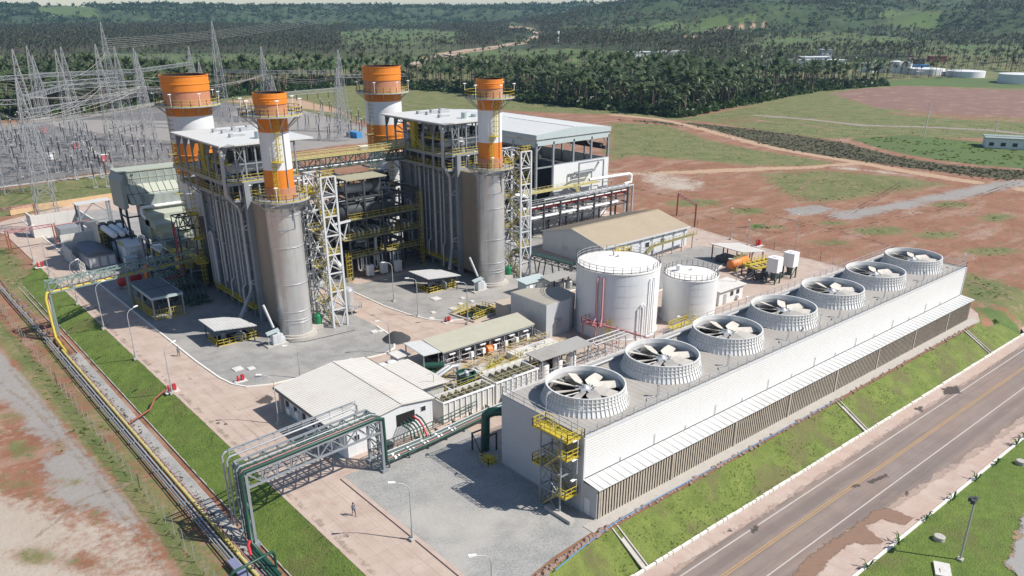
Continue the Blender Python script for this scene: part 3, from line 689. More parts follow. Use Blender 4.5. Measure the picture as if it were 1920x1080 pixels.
DM['lot'] = decal_mat('grey_lot_gravel', (.30,.285,.27), 1.6, .55); DM['sandfringe'] = decal_mat('sandy_fringe', (.36,.25,.16), 1.6, .5, .8)
lot = [(17,-58),(23,-43),(31,-34.2),(42,-32),(60,-32.5),(110,-36),(110,-58)]
decal('sandy_fringe', lot, ZR+.1, DM['sandfringe'], .7, grow=2.4); decal('gravel_lot', lot, ZR+.112, DM['lot'], .7, grow=1.5)
rg = random.Random(31)
for k in range(13):
    x = rg.uniform(-23.5,-18.6); y = rg.uniform(-4,150); decal('oil_stain', [(x-.3,y),(x+rg.uniform(.1,.6),y-.3),(x+.2,y+rg.uniform(.3,1.2))], .012, DM['oil' if k % 3 else 'tyre'], .25, grow=.6)
for x in (-22.6,-20.9,-19.6): decal('tyre_marks', [(x,-10),(x+.2,40),(x,90),(x-.1,180)], .01, DM['tyre'], .6, .35, .5)
for pts in ([(-19.4,50),(-10,49.5),(2,50.5),(12,52)],[(16.4,60),(15.8,70),(16.5,90)],[(18,88),(18.4,72),(19.5,60),(24,53)],[(-16,52),(-4,52.4),(10,51)]): decal('tyre_marks', pts, .012, DM['tyre'], .5, .4, .6)
decal('washed_dirt', [(-23.8,-10),(-23.9,60),(-23.7,150)], .011, DM['dirt'], .5, .5, .7)
for k, pts in enumerate(([(1160,420),(1300,400),(1450,440),(1600,430),(1760,395),(1910,350)],[(1320,440),(1450,455),(1620,470),(1800,520),(1900,560)],[(1150,345),(1260,370),(1400,395),(1560,430),(1700,470)],[(1580,320),(1520,345),(1470,390),(1420,440)],[(1690,350),(1600,400),(1500,425),(1380,430)])):
    w_ = GP(pts); w2 = [(x+1.3, y+1.5) for x, y in w_]
    for q in (w_, w2): decal('wheel_rut', q, None, DM['rut' if k % 2 else 'darkrut'], .8, .6, 1.2)
for pts in ([(60,1010),(160,930),(250,900)],[(-20,700),(60,760),(150,860),(260,1000),(330,1090)],[(20,690),(100,780),(190,880),(300,1010)]): decal('wheel_rut', GP(pts, -1.6), None, DM['dirt'], .4, .5, .9)
# kerb stones and rubble along the ledge of the tower
b = MB(); 
for i in range(260):
    x = random.uniform(2, 95); y = random.uniform(-4.3,-3.75); r = random.uniform(.1,.35)
    b.lathe(x, y, [(r*.7,-.02),(r,.06+r*.15),(r*.6,.06+r*.5)], 5, 0, True, False)
for i in range(70):
    t = i/70; x = -14+14*t+random.uniform(-.2,.2); y = -6.1+2.1*t**.6+random.uniform(-.25,.25); r = random.uniform(.15,.4); b.lathe(x, y, [(r*.7,-.05),(r,.1),(r*.5,.1+r*.6)], 5, 0, True, False)
o = b.build('rubble', mat('broken_stone', (.30,.21,.165), .95, var=.4, scale=3)); o['kind'] = 'stuff'
# ---------------------------------------------------------------- cooling tower
TL, TW, TH_, DZ = 98.7, 14.2, 9.56, 9.56
ct = thing('cooling_tower', 'long white cooling tower with a row of seven big roof fans beside the public road', 'cooling tower', (TL/2, TW/2, 0))
b = MB(); b.box(0, 0, 4.36, TL, .15, TH_); b.build('long_wall', M['cladwhite'], ct)
b = MB(); b.box(.003, TW-.15, 0, TL-.003, TW, TH_-.003); b.build('long_wall', M['cladwhite'], ct)
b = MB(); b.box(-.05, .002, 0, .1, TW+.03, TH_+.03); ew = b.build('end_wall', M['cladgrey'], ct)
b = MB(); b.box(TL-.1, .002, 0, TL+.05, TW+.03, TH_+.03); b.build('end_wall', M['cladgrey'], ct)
b = MB(); b.box(.1, .15, TH_-.25, TL-.1, TW-.15, TH_); b.build('deck', M['deck'], ct)
b = MB()
for x in (0, TL): b.box(x-.12, -.1, 0, x+.12, .12, TH_+.05)
b.box(.1, -.06, TH_-.02, TL-.1, .16, TH_+.14); b.box(.1, TW-.16, TH_-.02, TL-.1, TW+.06, TH_+.14); b.build('corner_trim', M['paleframe'], ct)
b = MB(); # ribbed canopy over the louvers, slightly sloping
b.hexa([(-.1,-2.62,4.0),(TL+.1,-2.62,4.0),(TL+.1,-.12,4.28),(-.1,-.12,4.28),(-.1,-2.62,4.06),(TL+.1,-2.62,4.06),(TL+.1,-.12,4.36),(-.1,-.12,4.36)])
x = .6
while x < TL: b.beam((x,-2.6,4.1),(x,-.13,4.38), .07, .05); x += 1.2
b.build('louver_canopy', M['canopy'], ct)
b = MB(); k = 0; x = .3
while x < TL-.1:
    if k % 27 == 0: b.box(x-.1,-2.36,.1,x+.14,-2.1,3.98)
    else: b.hexa([(x-.18,-2.3,.12),(x+.17,-2.22,.12),(x+.17,-2.17,.12),(x-.18,-2.25,.12),(x-.18,-2.3,3.97),(x+.17,-2.22,3.97),(x+.17,-2.17,3.97),(x-.18,-2.25,3.97)])
    x += .47; k += 1
lv = b.build('louvers', M['louver'], ct)
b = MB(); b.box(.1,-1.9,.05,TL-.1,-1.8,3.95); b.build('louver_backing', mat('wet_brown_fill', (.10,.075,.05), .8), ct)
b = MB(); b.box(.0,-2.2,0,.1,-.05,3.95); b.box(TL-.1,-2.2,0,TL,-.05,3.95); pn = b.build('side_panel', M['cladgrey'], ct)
b = MB(); b.box(-.05,-1.15,.1,.0,-.35,2.2); b.build('door', M['wallwhite'], ct)
b = MB(); b.box(-.15,-2.4,-.2,TL+.15,-2.0,.12); b.build('plinth', M['concrete'], ct)
b = MB()
for (p, q) in (((0,.1,TH_),(TL,.1,TH_)),((TL,.1,TH_),(TL,TW-.1,TH_)),((TL,TW-.1,TH_),(0,TW-.1,TH_)),((0,TW-.1,TH_),(0,.1,TH_))): b.rail([p, q], 1.15, 2.0, .07)
b.build('railing', M['galv'], ct)
b = MB()
for x in range(6, 96, 6): b.tube([(x,.02-.1,4.4),(x,-.1,5.0+.9*(x % 4 == 0))], .04, 5)
b.build('vent_pipe', M['galv'], ct)
b = MB()
b.tube([(4,TW-1.6,TH_+.35),(TL-4,TW-1.6,TH_+.35)], .2, 8)
for i in range(7):
    xc = 7.07+14.15*i; b.tube([(xc,TW-1.6,TH_+.4),(xc,TW-2.6,TH_+.9),(xc,TW-3.4,TH_+.9)], .16, 6)
b.build('oil_pipe', M['galv'], ct)
for i in range(7):
    xc = 7.07+14.15*i; yc = 7.02; z0 = TH_
    b = MB(); b.lathe(xc, yc, [(5.35,z0),(5.1,z0+.5),(4.88,z0+1.05),(4.78,z0+1.6),(4.76,z0+2.08),(4.84,z0+2.1),(4.84,z0+2.2),(4.66,z0+2.2),(4.62,z0+1.6),(4.7,z0+1.0),(4.9,z0+.45),(5.1,z0+.05)], 64, 0, False)
    for k in range(60):
        a = 2*math.pi*k/60; c, s = math.cos(a), math.sin(a); pr = [(5.37,z0+.02),(5.13,z0+.5),(4.91,z0+1.05),(4.81,z0+1.6),(4.79,z0+2.06)]
        for (r0, h0), (r1, h1) in zip(pr, pr[1:]): b.beam((xc+c*(r0+.04),yc+s*(r0+.04),h0),(xc+c*(r1+.04),yc+s*(r1+.04),h1), .06, .1)
    for r, h in ((5.0,z0+.85),(4.86,z0+1.3),(4.81,z0+1.72)):
        for k in range(60):
            a0 = 2*math.pi*k/60; a1 = 2*math.pi*(k+1)/60; r_ = r+.07; b.beam((xc+r_*math.cos(a0),yc+r_*math.sin(a0),h),(xc+r_*math.cos(a1),yc+r_*math.sin(a1),h), .06, .06)
    st = b.build('fan_stack', M['frp'], ct)
    b = MB(); b.lathe(xc, yc, [(5.0,z0+.08),(.01,z0+.09)], 32, 0, False); b.beam((xc-4.6,yc,z0+.5),(xc+4.6,yc,z0+.5), .25); b.beam((xc,yc-4.6,z0+.46),(xc,yc+4.6,z0+.46), .25)
    b.build('fan_well', M['black'], st)
    b = MB(); b.lathe(xc, yc, [(.75,z0+1.15),(.8,z0+1.35),(.5,z0+1.5),(.25,z0+1.75),(.05,z0+1.8)], 16, 0)
    for k in range(8): a = 2*math.pi*k/8+[.35,.35,.3,.6,.25,.55,.5][i]; b.beam((xc,yc,z0+1.33),(xc+1.3*math.cos(a),yc+1.3*math.sin(a),z0+1.33), .18)
    b.tube([(xc,yc,z0+1.0),(xc-4.5,yc+.8,z0+1.0)], .1, 6); b.build('fan_hub', M['galv'], st)
    for k in range(8):
        a = 2*math.pi*k/8+[.35,.35,.3,.6,.25,.55,.5][i]; c, s = math.cos(a), math.sin(a); b = MB(); prev = None
        secs = []
        for r, wd, tw in ((1.05,.55,.5),(1.5,1.35,.44),(2.8,1.36,.32),(4.1,1.2,.24),(4.4,1.1,.22)):
            dx, dz = math.cos(tw)*wd/2, math.sin(tw)*wd/2; ctr = Vector((xc+c*r, yc+s*r, z0+1.36)); t = Vector((-s, c, 0))
            secs.append([ctr+t*(-dx*.75)+Vector((0,0,-dz+.02)), ctr+t*(dx*1.25)+Vector((0,0,dz+.02)), ctr+t*(dx*1.25)+Vector((0,0,dz-.06)), ctr+t*(-dx*.75)+Vector((0,0,-dz-.06))])
        vs = [p for q in secs for p in q]; fs = [(3,2,1,0),(16,17,18,19)]
        for q in range(4):
            for e in range(4): fs.append((q*4+e, q*4+(e+1) % 4, (q+1)*4+(e+1) % 4, (q+1)*4+e))
        b.add(vs, fs); b.build('fan_blade', M['blade'], st)
for i in range(6):
    xc = 14.1+14.15*i; b = MB(); b.box(xc-.25,1.4,TH_,xc+.25,1.9,TH_+.1); b.beam((xc-.15,1.6,TH_),(xc-.15,1.6,TH_+1.5), .07); b.beam((xc+.15,1.6,TH_),(xc+.15,1.6,TH_+1.7), .07)
    for k in range(5): b.beam((xc-.15,1.6,TH_+.3*k+.2),(xc+.15,1.6,TH_+.3*k+.2), .06)
    b.tube([(xc-.2,1.7,TH_+.12),(xc-1.4,2.0,TH_+.12),(xc-2.0,1.6,TH_+.1)], .06, 6); b.box(xc-.2,1.5,TH_+1.4,xc+.2,1.7,TH_+1.7)
    b.build('vibration_stand', M['galv'], ct)
for i, (x, y) in enumerate(((.2,12.8),(.25,6.6),(.2,1.4),(48,.15),(97,.15))):
    b = MB(); b.tube([(x,y,TH_),(x,y,TH_+2.3),(x+.25,y+.1,TH_+2.6),(x+.5,y+.2,TH_+2.65)], .045, 6); b.hexa([(x+.4,y+.05,TH_+2.6),(x+1.0,y+.15,TH_+2.72),(x+1.0,y+.45,TH_+2.72),(x+.4,y+.35,TH_+2.6),(x+.4,y+.05,TH_+2.7),(x+1.0,y+.15,TH_+2.82),(x+1.0,y+.45,TH_+2.82),(x+.4,y+.35,TH_+2.7)])
    b.build('deck_light', M['galv'], ct)
# stair tower on the end wall
sx, sy = -2.2, 4.3
stt = thing('stair_tower', 'steel stair tower with yellow landings on the end wall of the cooling tower', 'stair tower', (-1.3, 2.9, 0))
b = MB(); X0, X1, Y0, Y1 = -2.3, -.55, 1.3, 4.6
for x in (X0, X1):
    for y in (Y0, Y1): b.beam((x,y,0),(x,y,TH_+.6), .16)
for z in (2.4, 4.9, 7.3, 9.4):
    for y in (Y0, Y1): b.beam((X0,y,z),(X1,y,z), .14)
    for x in (X0, X1): b.beam((x,Y0,z),(x,Y1,z), .14)
for z0, z1 in ((0,2.4),(2.4,4.9),(4.9,7.3)): b.beam((X0,Y0,z0),(X0,Y1,z1), .09); b.beam((X0,Y1,z0),(X1,Y1,z1), .09)
b.build('frame', M['steel'], stt)
zs_ = [0, 2.4, 4.9, 7.3, 9.5]
for i in range(4):
    ya, yb = (Y1-.4, Y0+.5) if i % 2 == 0 else (Y0+.5, Y1-.4); xx = X0+.4 if i % 2 == 0 else X1-.4
    b = MB(); b.stair((xx,ya,zs_[i]),(xx,yb,zs_[i+1]), .7); b.build('stair_flight', M['dullyellow'], stt)
    lo = Y0-.9 if i % 2 == 0 else Y1; b = MB(); z = zs_[i+1]
    x_l, x_r, y_l, y_r = X0-.1, X1+.1, lo, lo+1.3
    b.box(x_l,y_l,z-.1,x_r,y_r,z); b.rail([(x_r,y_r if i % 2 else y_l,z),(x_l,y_r if i % 2 else y_l,z)], 1.1, .9, .07); b.rail([(x_l,y_l,z),(x_l,y_r,z)], 1.1, .7, .07); b.rail([(x_r,y_l,z),(x_r,y_r,z)], 1.1, .7, .07)
    b.build('landing', M['yellow'], stt)
b = MB(); b.box(X0,Y0-.9,TH_-.15,-.1,Y1+1.2,TH_-.02); b.rail([(X0,Y1+1.2,TH_),(X0,Y0-.9,TH_),(-.1,Y0-.9,TH_)], 1.1, .9, .07); b.build('top_platform', M['yellow'], stt)
for z in (3.4, 6.0, 8.4):
    b = MB(); b.tube([(X1,Y0-.8,z-1),(X1,Y0-.8,z+.9),(X1-.5,Y0-.9,z+1.1)], .05, 5); b.box(X1-1.0,Y0-1.05,z+1.03,X1-.45,Y0-.75,z+1.15); b.build('stair_light', M['white'], stt)
o = MB(); o.box(-2.9,-1.0,0,-2.1,3.2,.45); o = rebase(o.build('kerb_block', M['concrete']), (-2.5,1.1,0)); tag(o, 'low concrete kerb block at the foot of the yellow stair tower', 'kerb')
# ---------------------------------------------------------------- exhaust stacks
def ring_platform(st, x, y, z, r0, r1, brk=1.6, lights=5, ry='yellow'):
    b = MB(); b.lathe(x, y, [(r0,z-.22),(r1,z-.22),(r1,z),(r0,z)], 32, 0, False, False)
    for k in range(12):
        a = 2*math.pi*k/12; c, s = math.cos(a), math.sin(a); b.beam((x+c*(r1-.2),y+s*(r1-.2),z-.2),(x+c*(r0-.3),y+s*(r0-.3),z-brk-.3), .14)
    p = b.build('platform', M['galv'], st)
    b = MB(); pts = [(x+(r1-.1)*math.cos(2*math.pi*k/24), y+(r1-.1)*math.sin(2*math.pi*k/24), z) for k in range(24)]; b.rail(pts, 1.2, 1.2, .07, 0, True); b.build('railing', M[ry], p)
    b = MB()
    for k in range(lights):
        a = 2*math.pi*(k+.3)/lights; px, py = x+(r1-.1)*math.cos(a), y+(r1-.1)*math.sin(a); b.beam((px,py,z),(px,py,z+2.2), .06); b.beam((px,py,z+2.2),(px+.3*math.cos(a),py+.3*math.sin(a),z+2.35), .06); b.box(px-.35,py-.15,z+2.3,px+.25,py+.15,z+2.45)
    b.build('platform_light', M['white'], p)
SM = [M['alu'], M['alubright'], M['orangepaint'], M['stackwhite'], M['orangepanel'], M['black'], M['concrete']]
def hrsg_stack(x, y, label, zs):
    st = thing('exhaust_stack', label, 'chimney', (x, y, 0), 'slim orange and white exhaust stacks')
    b = MB(); b.lathe(x, y, [(3.75,0),(3.75,.45)], 8, 6); b.build('footing', M['concrete'], st)
    prof = [(3.1,.45),(3.1,.75),(2.82,.8)]; mi = [6, 6]
    for zr in (3.0, 3.55, 5.0, 9.9, 16.3, 21.6):
        prof += [(2.8,zr-.06),(2.9,zr-.05),(2.9,zr+.05),(2.8,zr+.06)]; mi += [0,1,1,1]
    prof += [(2.8,22.9),(2.35,23.4),(2.35,24.3)]; mi += [0,0,0]
    b = MB(); b.lathe(x, y, prof, 40, mi, False); b.build('silo', SM, st)
    o1, w1, w0 = zs
    pr = [(2.5,24.3),(2.5,26.1),(2.36,26.12),(2.36,o1),(2.36,w1),(2.36,w0),(2.36,37.5),(2.5,37.52),(2.5,39.1),(2.62,39.12),(2.62,39.9),(2.68,39.95),(2.68,40.05),(2.62,40.1),(2.62,40.75),(2.5,40.75),(2.45,39.2),(2.4,36)]
    mi = [4,4,2,3,2,2,4,4,2,2,2,2,2,2,3,5,5]
    pr = [(2.5,24.3),(2.5,26.1),(2.36,26.12),(2.36,o1),(2.36,w1),(2.36,37.5),(2.5,37.52),(2.5,39.1),(2.62,39.12),(2.62,39.9),(2.68,39.95),(2.68,40.05),(2.62,40.1),(2.62,40.75),(2.5,40.75),(2.3,39.2),(2.2,36)]
    mi = [4,4,2,3,2,4,4,2,2,2,2,2,2,2,5,5]
    b = MB(); b.lathe(x, y, pr, 40, mi, False); b.lathe(x, y, [(2.3,36.2),(.01,36.2)], 24, 5, False); b.build('chimney', SM, st)
    ring_platform(st, x, y, 24.3, 2.8, 4.7, 2.0); ring_platform(st, x, y, 37.5, 2.35, 4.85, 2.2, 6)
    b = MB(); b.ladder((x-1.5,y-2.2,24.3),(x-1.5,y-2.2,31), (1,-.5,0), .5, True); b.ladder((x-.7,y-2.55,30.5),(x-.7,y-2.55,37.5), (1,-.2,0), .5, True)
    b.lathe(x-1.1, y-2.7, [(1.0,30.4),(1.0,30.5)], 8); b.build('caged_ladder', M['yellow'], st)
    b = MB(); b.beam((x+.4,y-2.45,24.5),(x+.4,y-2.45,37.4), .1); b.tube([(x-2.0,y-2.0,19.3),(x-1.4,y-2.75,19.3),(x+.6,y-2.85,19.5),(x+.6,y-2.85,22.5)], .07, 6); b.tube([(x+.4,y-2.9,21),(x+.4,y-2.9,23.8)], .1, 6); b.build('conduit', M['steel'], st)
    b = MB(); b.tube([(x-2.0,y-1.6,39.6),(x-1.3,y-2.9,39.6)], .1, 6); b.build('sampling_port', M['orangepaint'], st)
    return st
hrsg_stack(.65, 72.0, 'slim orange and white stack on the aluminium silo nearest the west road', (29.0, 34.9, 37.5))
hrsg_stack(45.45, 72.4, 'slim orange and white stack on the silo in front of the open turbine hall', (29.1, 35.15, 37.5))
def bypass_stack(x, y, r, label):
    st = thing('bypass_stack', label, 'chimney', (x, y, 0), 'wide orange and white bypass stacks')
    prof = [(2.9,0),(2.9,8),(r*.8,12),(r,17.6),(r+.12,17.7),(r+.12,17.95),(r,18.05),(r,21.9),(r,25.4),(r+.12,25.5),(r+.12,25.7),(r,25.8),(r,28.1),(r,33.3),(r,35.3),(r+.05,35.35),(r+.05,37.9),(r+.18,37.95),(r+.18,39.2),(r+.28,39.3),(r+.28,39.45),(r+.18,39.5),(r+.18,40.75),(r+.28,40.8),(r+.28,40.95),(r+.05,40.95),(r-.1,38),(r-.15,35)]
    mi = [3,3,3,3,3,3,3,2,2,2,2,2,3,2,4,4,2,2,2,2,2,2,2,2,2,5,5]
    b = MB(); b.lathe(x, y, prof, 48, mi, False); b.lathe(x, y, [(r,35.2),(.01,35.2)], 24, 5, False); b.build('chimney', SM, st)
    ring_platform(st, x, y, 35.3, r, r+1.9, 1.6, 7)
    b = MB(); a = Vector((x-r-.35, y-1.2, 0)); b.ladder(a+Vector((0,0,2)), a+Vector((0,0,35.3)), (0,1,0), .6, True); 
    for z in (10, 18, 26): b.box(a.x-1.2,a.y-.9,z,a.x+.3,a.y+.9,z+.1)
    b.build('caged_ladder', M['dullyellow'], st)
    return st
bypass_stack(4.0, 118.6, 4.45, 'widest orange and white stack, behind the nearest boiler house on the left')
bypass_stack(49.7, 118.0, 4.3, 'wide orange and white stack, behind the far boiler house and the yellow footbridge')

# ---------------------------------------------------------------- boilers
def boiler(dx, label):
    X = lambda v: v+dx
    h = thing('boiler_house', label, 'boiler house', (X(4), 94, 0), 'heat recovery boilers with roofed tops')
    b = MB(); b.box(X(-.55),82.3,.8,X(8.6),105.5,22.5); b.build('casing', mat_cas, h)
    # tapered outlet duct towards the silo
    b = MB(); b.hexa([(X(-.5),82.3,1.2),(X(-1.0),73.5,1.2),(X(2.8),73.5,1.2),(X(8.5),82.3,1.2),(X(-.5),82.3,22.2),(X(-1.0),73.5,22.2),(X(2.8),73.5,22.2),(X(8.5),82.3,22.2)][:0] or
        [(X(-.5),82.3,1.2),(X(8.5),82.3,1.2),(X(2.6),73.8,1.2),(X(-1.3),73.8,1.2),(X(-.5),82.3,22.2),(X(8.5),82.3,22.2),(X(2.6),73.8,22.2),(X(-1.3),73.8,22.2)][::1])
    od = b.build('outlet_duct', mat_duct, h)
    b = MB(); b.box(X(-1.45),81.75,0,X(-.45),82.65,25.4); b.build('corner_column', M['steel'], h)
    for i in range(6):
        y = 85.6+3.7*i; b = MB(); b.box(X(-1.05),y-.22,0,X(-.5),y+.22,22.6); b.build('wall_column', M['steel'], h)
    b = MB()
    for z in (5, 9.4, 13.8, 18.2):
        b.beam((X(-.85),82.6,z),(X(-.85),105.3,z), .18)
        b.beam((X(-1.3),82.4,z),(X(-.6),82.4,z), .2)
    b.build('wall_girt', M['steel'], h)
    for i, (y, r, z0, z1, xo) in enumerate(((84.2,.34,6,24.5,-1.7),(86.9,.2,2.4,24,-1.5),(88.2,.2,3,24,-1.5),(90.2,.3,2.6,23.5,-1.6),(92.4,.17,4,23.5,-1.45),(94.0,.17,3,23.5,-1.45),(95.6,.3,4.5,23,-1.55),(97.2,.2,2.5,22,-1.5),(99.3,.34,3,13,-1.9),(100.6,.34,3,12.6,-1.9),(103.4,.2,2.5,22,-1.45))):
        b = MB()
        if i == 0: b.tube([(X(-4.4),82.6,31.2),(X(-4.4),82.6,25.4),(X(-4.4),82.8,23.6),(X(-2.2),83.6,20.9),(X(-1.75),84.0,19.8),(X(-1.75),84.0,6.0),(X(-2.3),83.4,5.2),(X(-6.6),78.6,2.9)], r, 10)
        elif i == 8: b.tube([(X(xo),y,z0),(X(xo),y,z1),(X(xo),y+.65,z1+.5),(X(xo),100.6,z1),(X(xo),100.6,z0)], r, 8)
        elif i == 9: continue
        elif i in (1, 4): b.tube([(X(xo),y,z1),(X(xo),y,6),(X(xo-.8),y-.3,5.4),(X(xo-.8),y-.3,z0-1.6)], r, 8)
        else: b.tube([(X(xo),y,z0),(X(xo),y,z1)], r, 8)
        b.build('steam_pipe' if i in (0, 8) else 'riser_pipe', M['galv'], h)
    b = MB()
    for z in (8, 12.4, 16.8, 20.4):
        for y in (85, 89, 93, 97): b.beam((X(-2.0),y,z),(X(-.6),y,z), .1); b.beam((X(-1.75),y,z),(X(-1.75),y+2.4,z), .08)
    b.beam((X(-1.9),84,19.9),(X(-1.0),82.3,22.3), .2); b.beam((X(-1.9),84,17),(X(-.9),82.2,18.6), .15); b.beam((X(-1.9),84,17),(X(-.9),82.2,17), .15)
    b.beam((X(-1.9),84,7),(X(-.9),82.2,8.4), .15); b.beam((X(-1.9),84,7),(X(-.9),82.2,7), .15)
    b.build('pipe_support', M['galv'], h)
    # decks of the roofed top
    for z, x0 in ((22.6, -3.4), (25.5, -4.3)):
        b = MB(); b.box(X(x0),82.2 if z > 25 else 82.6,z-.45,X(9.0),108.2,z-.12); b.box(X(x0),82.2 if z > 25 else 82.6,z-.12,X(9.0),108.2,z); dk = b.build('deck_floor', M['steel'], h)
        b = MB(); y0 = 82.3 if z > 25 else 82.7
        b.rail([(X(9),y0,z),(X(x0+.1),y0,z),(X(x0+.1),108,z),(X(4),108,z)], 1.15, 1.5, .07); b.build('railing', M['yellow'], dk)
    b = MB()
    for i in range(7):
        y = 83.4+3.6*i; b.beam((X(-3.3),y,22.2),(X(-.7),y,19.6), .18); b.beam((X(-3.3),y,22.3),(X(-.7),y,22.3), .2)
    b.build('deck_bracket', M['steel'], h)
    # open frame of the penthouse
    for i in range(7):
        y = 82.9+3.55*i
        if i == 3: continue
        b = MB(); b.beam((X(-4.05),y,22.4),(X(-4.05),y,31.4), .3); b.hexa([(X(-4.2),y-.12,29.3),(X(-3.9),y-.12,29.3),(X(-3.9),y+.12,29.3),(X(-4.2),y+.12,29.3),(X(-4.2),y-.12,31.7),(X(-2.9),y-.12,31.7),(X(-2.9),y+.12,31.7),(X(-4.2),y+.12,31.7)]); b.build('penthouse_column', M['steel'], h)
    for xx in (-2.0, -.35, 1.6, 4.2, 6.4, 9.0):
        b = MB(); b.beam((X(xx),82.6,22.5),(X(xx),82.6,31.6), .26); b.build('penthouse_column', M['steel'], h)
    for xx in (2.5, 9.0):
        for y in (90, 97, 104.4): b = MB(); b.beam((X(xx),y,22.5),(X(xx),y,31.6), .26); b.build('penthouse_column', M['steel'], h)
    b = MB()
    for z0, z1 in ((25.6,28.4),(28.5,31.4)):
        b.beam((X(-2),82.6,z0),(X(-.35),82.6,z1), .12); b.beam((X(-.35),82.6,z0),(X(-2),82.6,z1), .12)
    b.beam((X(-4),82.6,28.45),(X(9),82.6,28.45), .2)
    b.beam((X(-4),82.6,31.45),(X(9),82.6,31.45), .3); b.beam((X(-4.05),82.8,31.45),(X(-4.05),104.5,31.45), .25); b.beam((X(-4.05),82.8,25.3),(X(-4.05),106,25.3), .4)
    b.build('penthouse_brace', M['steel'], h)
    b = MB(); b.hexa([(X(-4.8),81.8,31.65),(X(12.4),81.8,31.65),(X(12.4),105.2,31.65),(X(-4.8),105.2,31.65),(X(-4.8),81.8,31.9),(X(12.4),81.8,31.9),(X(12.4),105.2,31.9),(X(-4.8),105.2,31.9)]); rf = b.build('penthouse_roof', M['roofwhite'], h)
    for (x, y) in ((1.5,99.5),(2.2,97.0),(5.4,100.0),(5.9,97.4),(1.2,91),(8.6,101)):
        b = MB(); b.box(X(x),y-.25,31.9,X(x+2.4),y+.25,32.25); b.box(X(x-.4),y-.45,31.9,X(x+.2),y+.45,32.5); b.build('roof_vent', M['galv'], rf)
    b = MB(); b.lathe(X(4.4), 86.6, [(.75,31.9),(.75,33.1)], 16); b.lathe(X(7.6), 87.2, [(.9,31.9),(.9,32.5)], 16); b.build('silencer', M['bluegrey'], rf)
    for i, (y, z, r) in enumerate(((86,27.4,.95),(92,27.6,1.05),(99,27.4,.9))):
        b = MB(); b.tube([(X(-2.3),y,z),(X(-2.0),y,z),(X(7.8),y,z),(X(8.1),y,z)], [r*.5,r,r,r*.5], 16); b.build('steam_drum', M['galv'] if i != 1 else M['dark'], h)
    rg = random.Random(int(dx)+3); b = MB()
    for k in range(64):
        x = rg.uniform(-2.6, 8.2); y = rg.uniform(83.5, 104); r = rg.uniform(.08, .28); z0 = rg.choice((22.7, 25.6, 25.6)); z1 = rg.uniform(27.5, 31.3)
        if rg.random() < .6: b.tube([(X(x),y,z0),(X(x),y,z1),(X(x+rg.uniform(-1.5,1.5)),y,z1+.1)], r, 6)
        else: z = rg.uniform(23.2, 31); b.tube([(X(x),y,z),(X(x),y+rg.uniform(2,6)*(1 if y < 95 else -1),z),(X(x+1),y+1,z+1)], r, 6)
    b.build('pipework', M['galv'], h)
    b = MB()
    for k in range(20):
        x = rg.uniform(-2.2, 7.5); y = rg.uniform(84, 103); z = rg.choice((22.7, 25.6, 28.4)); s = rg.uniform(.5, 1.4); b.box(X(x),y,z,X(x+s),y+s,z+rg.uniform(.6,1.9))
    b.box(X(-.3),84,22.6,X(8.4),104,24.9); b.build('machinery', M['dark'], h)
    b = MB(); b.box(X(-2.6),95.4,25.5,X(-1.6),97,31.0); b.rail([(X(-3),84,28.4),(X(-3),90,28.4)], 1.1, 1.2, .07); b.stair((X(-3.1),91,25.6),(X(-3.1),95.5,28.6), .8); b.box(X(-3.4),84,28.2,X(-2.2),90.5,28.4); b.build('access_platform', M['yellow'], h)
    b = MB(); b.ladder((X(-2.6),105.6,2),(X(-2.6),105.6,25), (1,0,0), .6, True)
    for z in (6, 11, 16): b.box(X(-3.6),104.9,z,X(-1.6),106.9,z+.12); b.rail([(X(-1.6),104.9,z+.12),(X(-3.6),104.9,z+.12),(X(-3.6),106.9,z+.12)], 1.1, 1, .07)
    b.build('caged_ladder', M['yellow'], h)
    b = MB(); b.box(X(-2.3),82.8,2.3,X(-1.0),101,2.45); b.rail([(X(-1.1),82.8,2.45),(X(-2.3),82.8,2.45),(X(-2.3),101,2.45)], 1.1, 1.3, .07); b.ladder((X(-.8),75.6,.3),(X(-.8),75.6,5), (1,.2,0), .6, True); b.build('walkway', M['yellow'], h)
    return h
m, nt, bs = new_mat('boiler_casing'); n_ = noise(nt, .3, 5, .6); c = mixc(nt, n_, (.20,.225,.25), (.30,.32,.345))
c = mixc(nt, math_(nt, 'MULTIPLY', ramp(nt, noise(nt, .9, 5, .65, stretch=(1.5,1.5,.1)), .5, .75), .35), c, (.14,.13,.125)); nt.links.new(c, bs.inputs['Base Color']); bs.inputs['Roughness'].default_value = .5; bs.inputs['Metallic'].default_value = .2
mat_cas = m
mat_duct = mat('silo_tan_cladding', (.33,.275,.22), .5, .3, var=.15, scale=.5, streak=.25, corr=('x', .45), cstr=.2, stain=(.2,.15,.11))
boiler(0, 'nearer grey boiler house with a white roof, beside the west road')
boiler(45.7, 'farther grey boiler house with a white roof, beside the turbine hall')

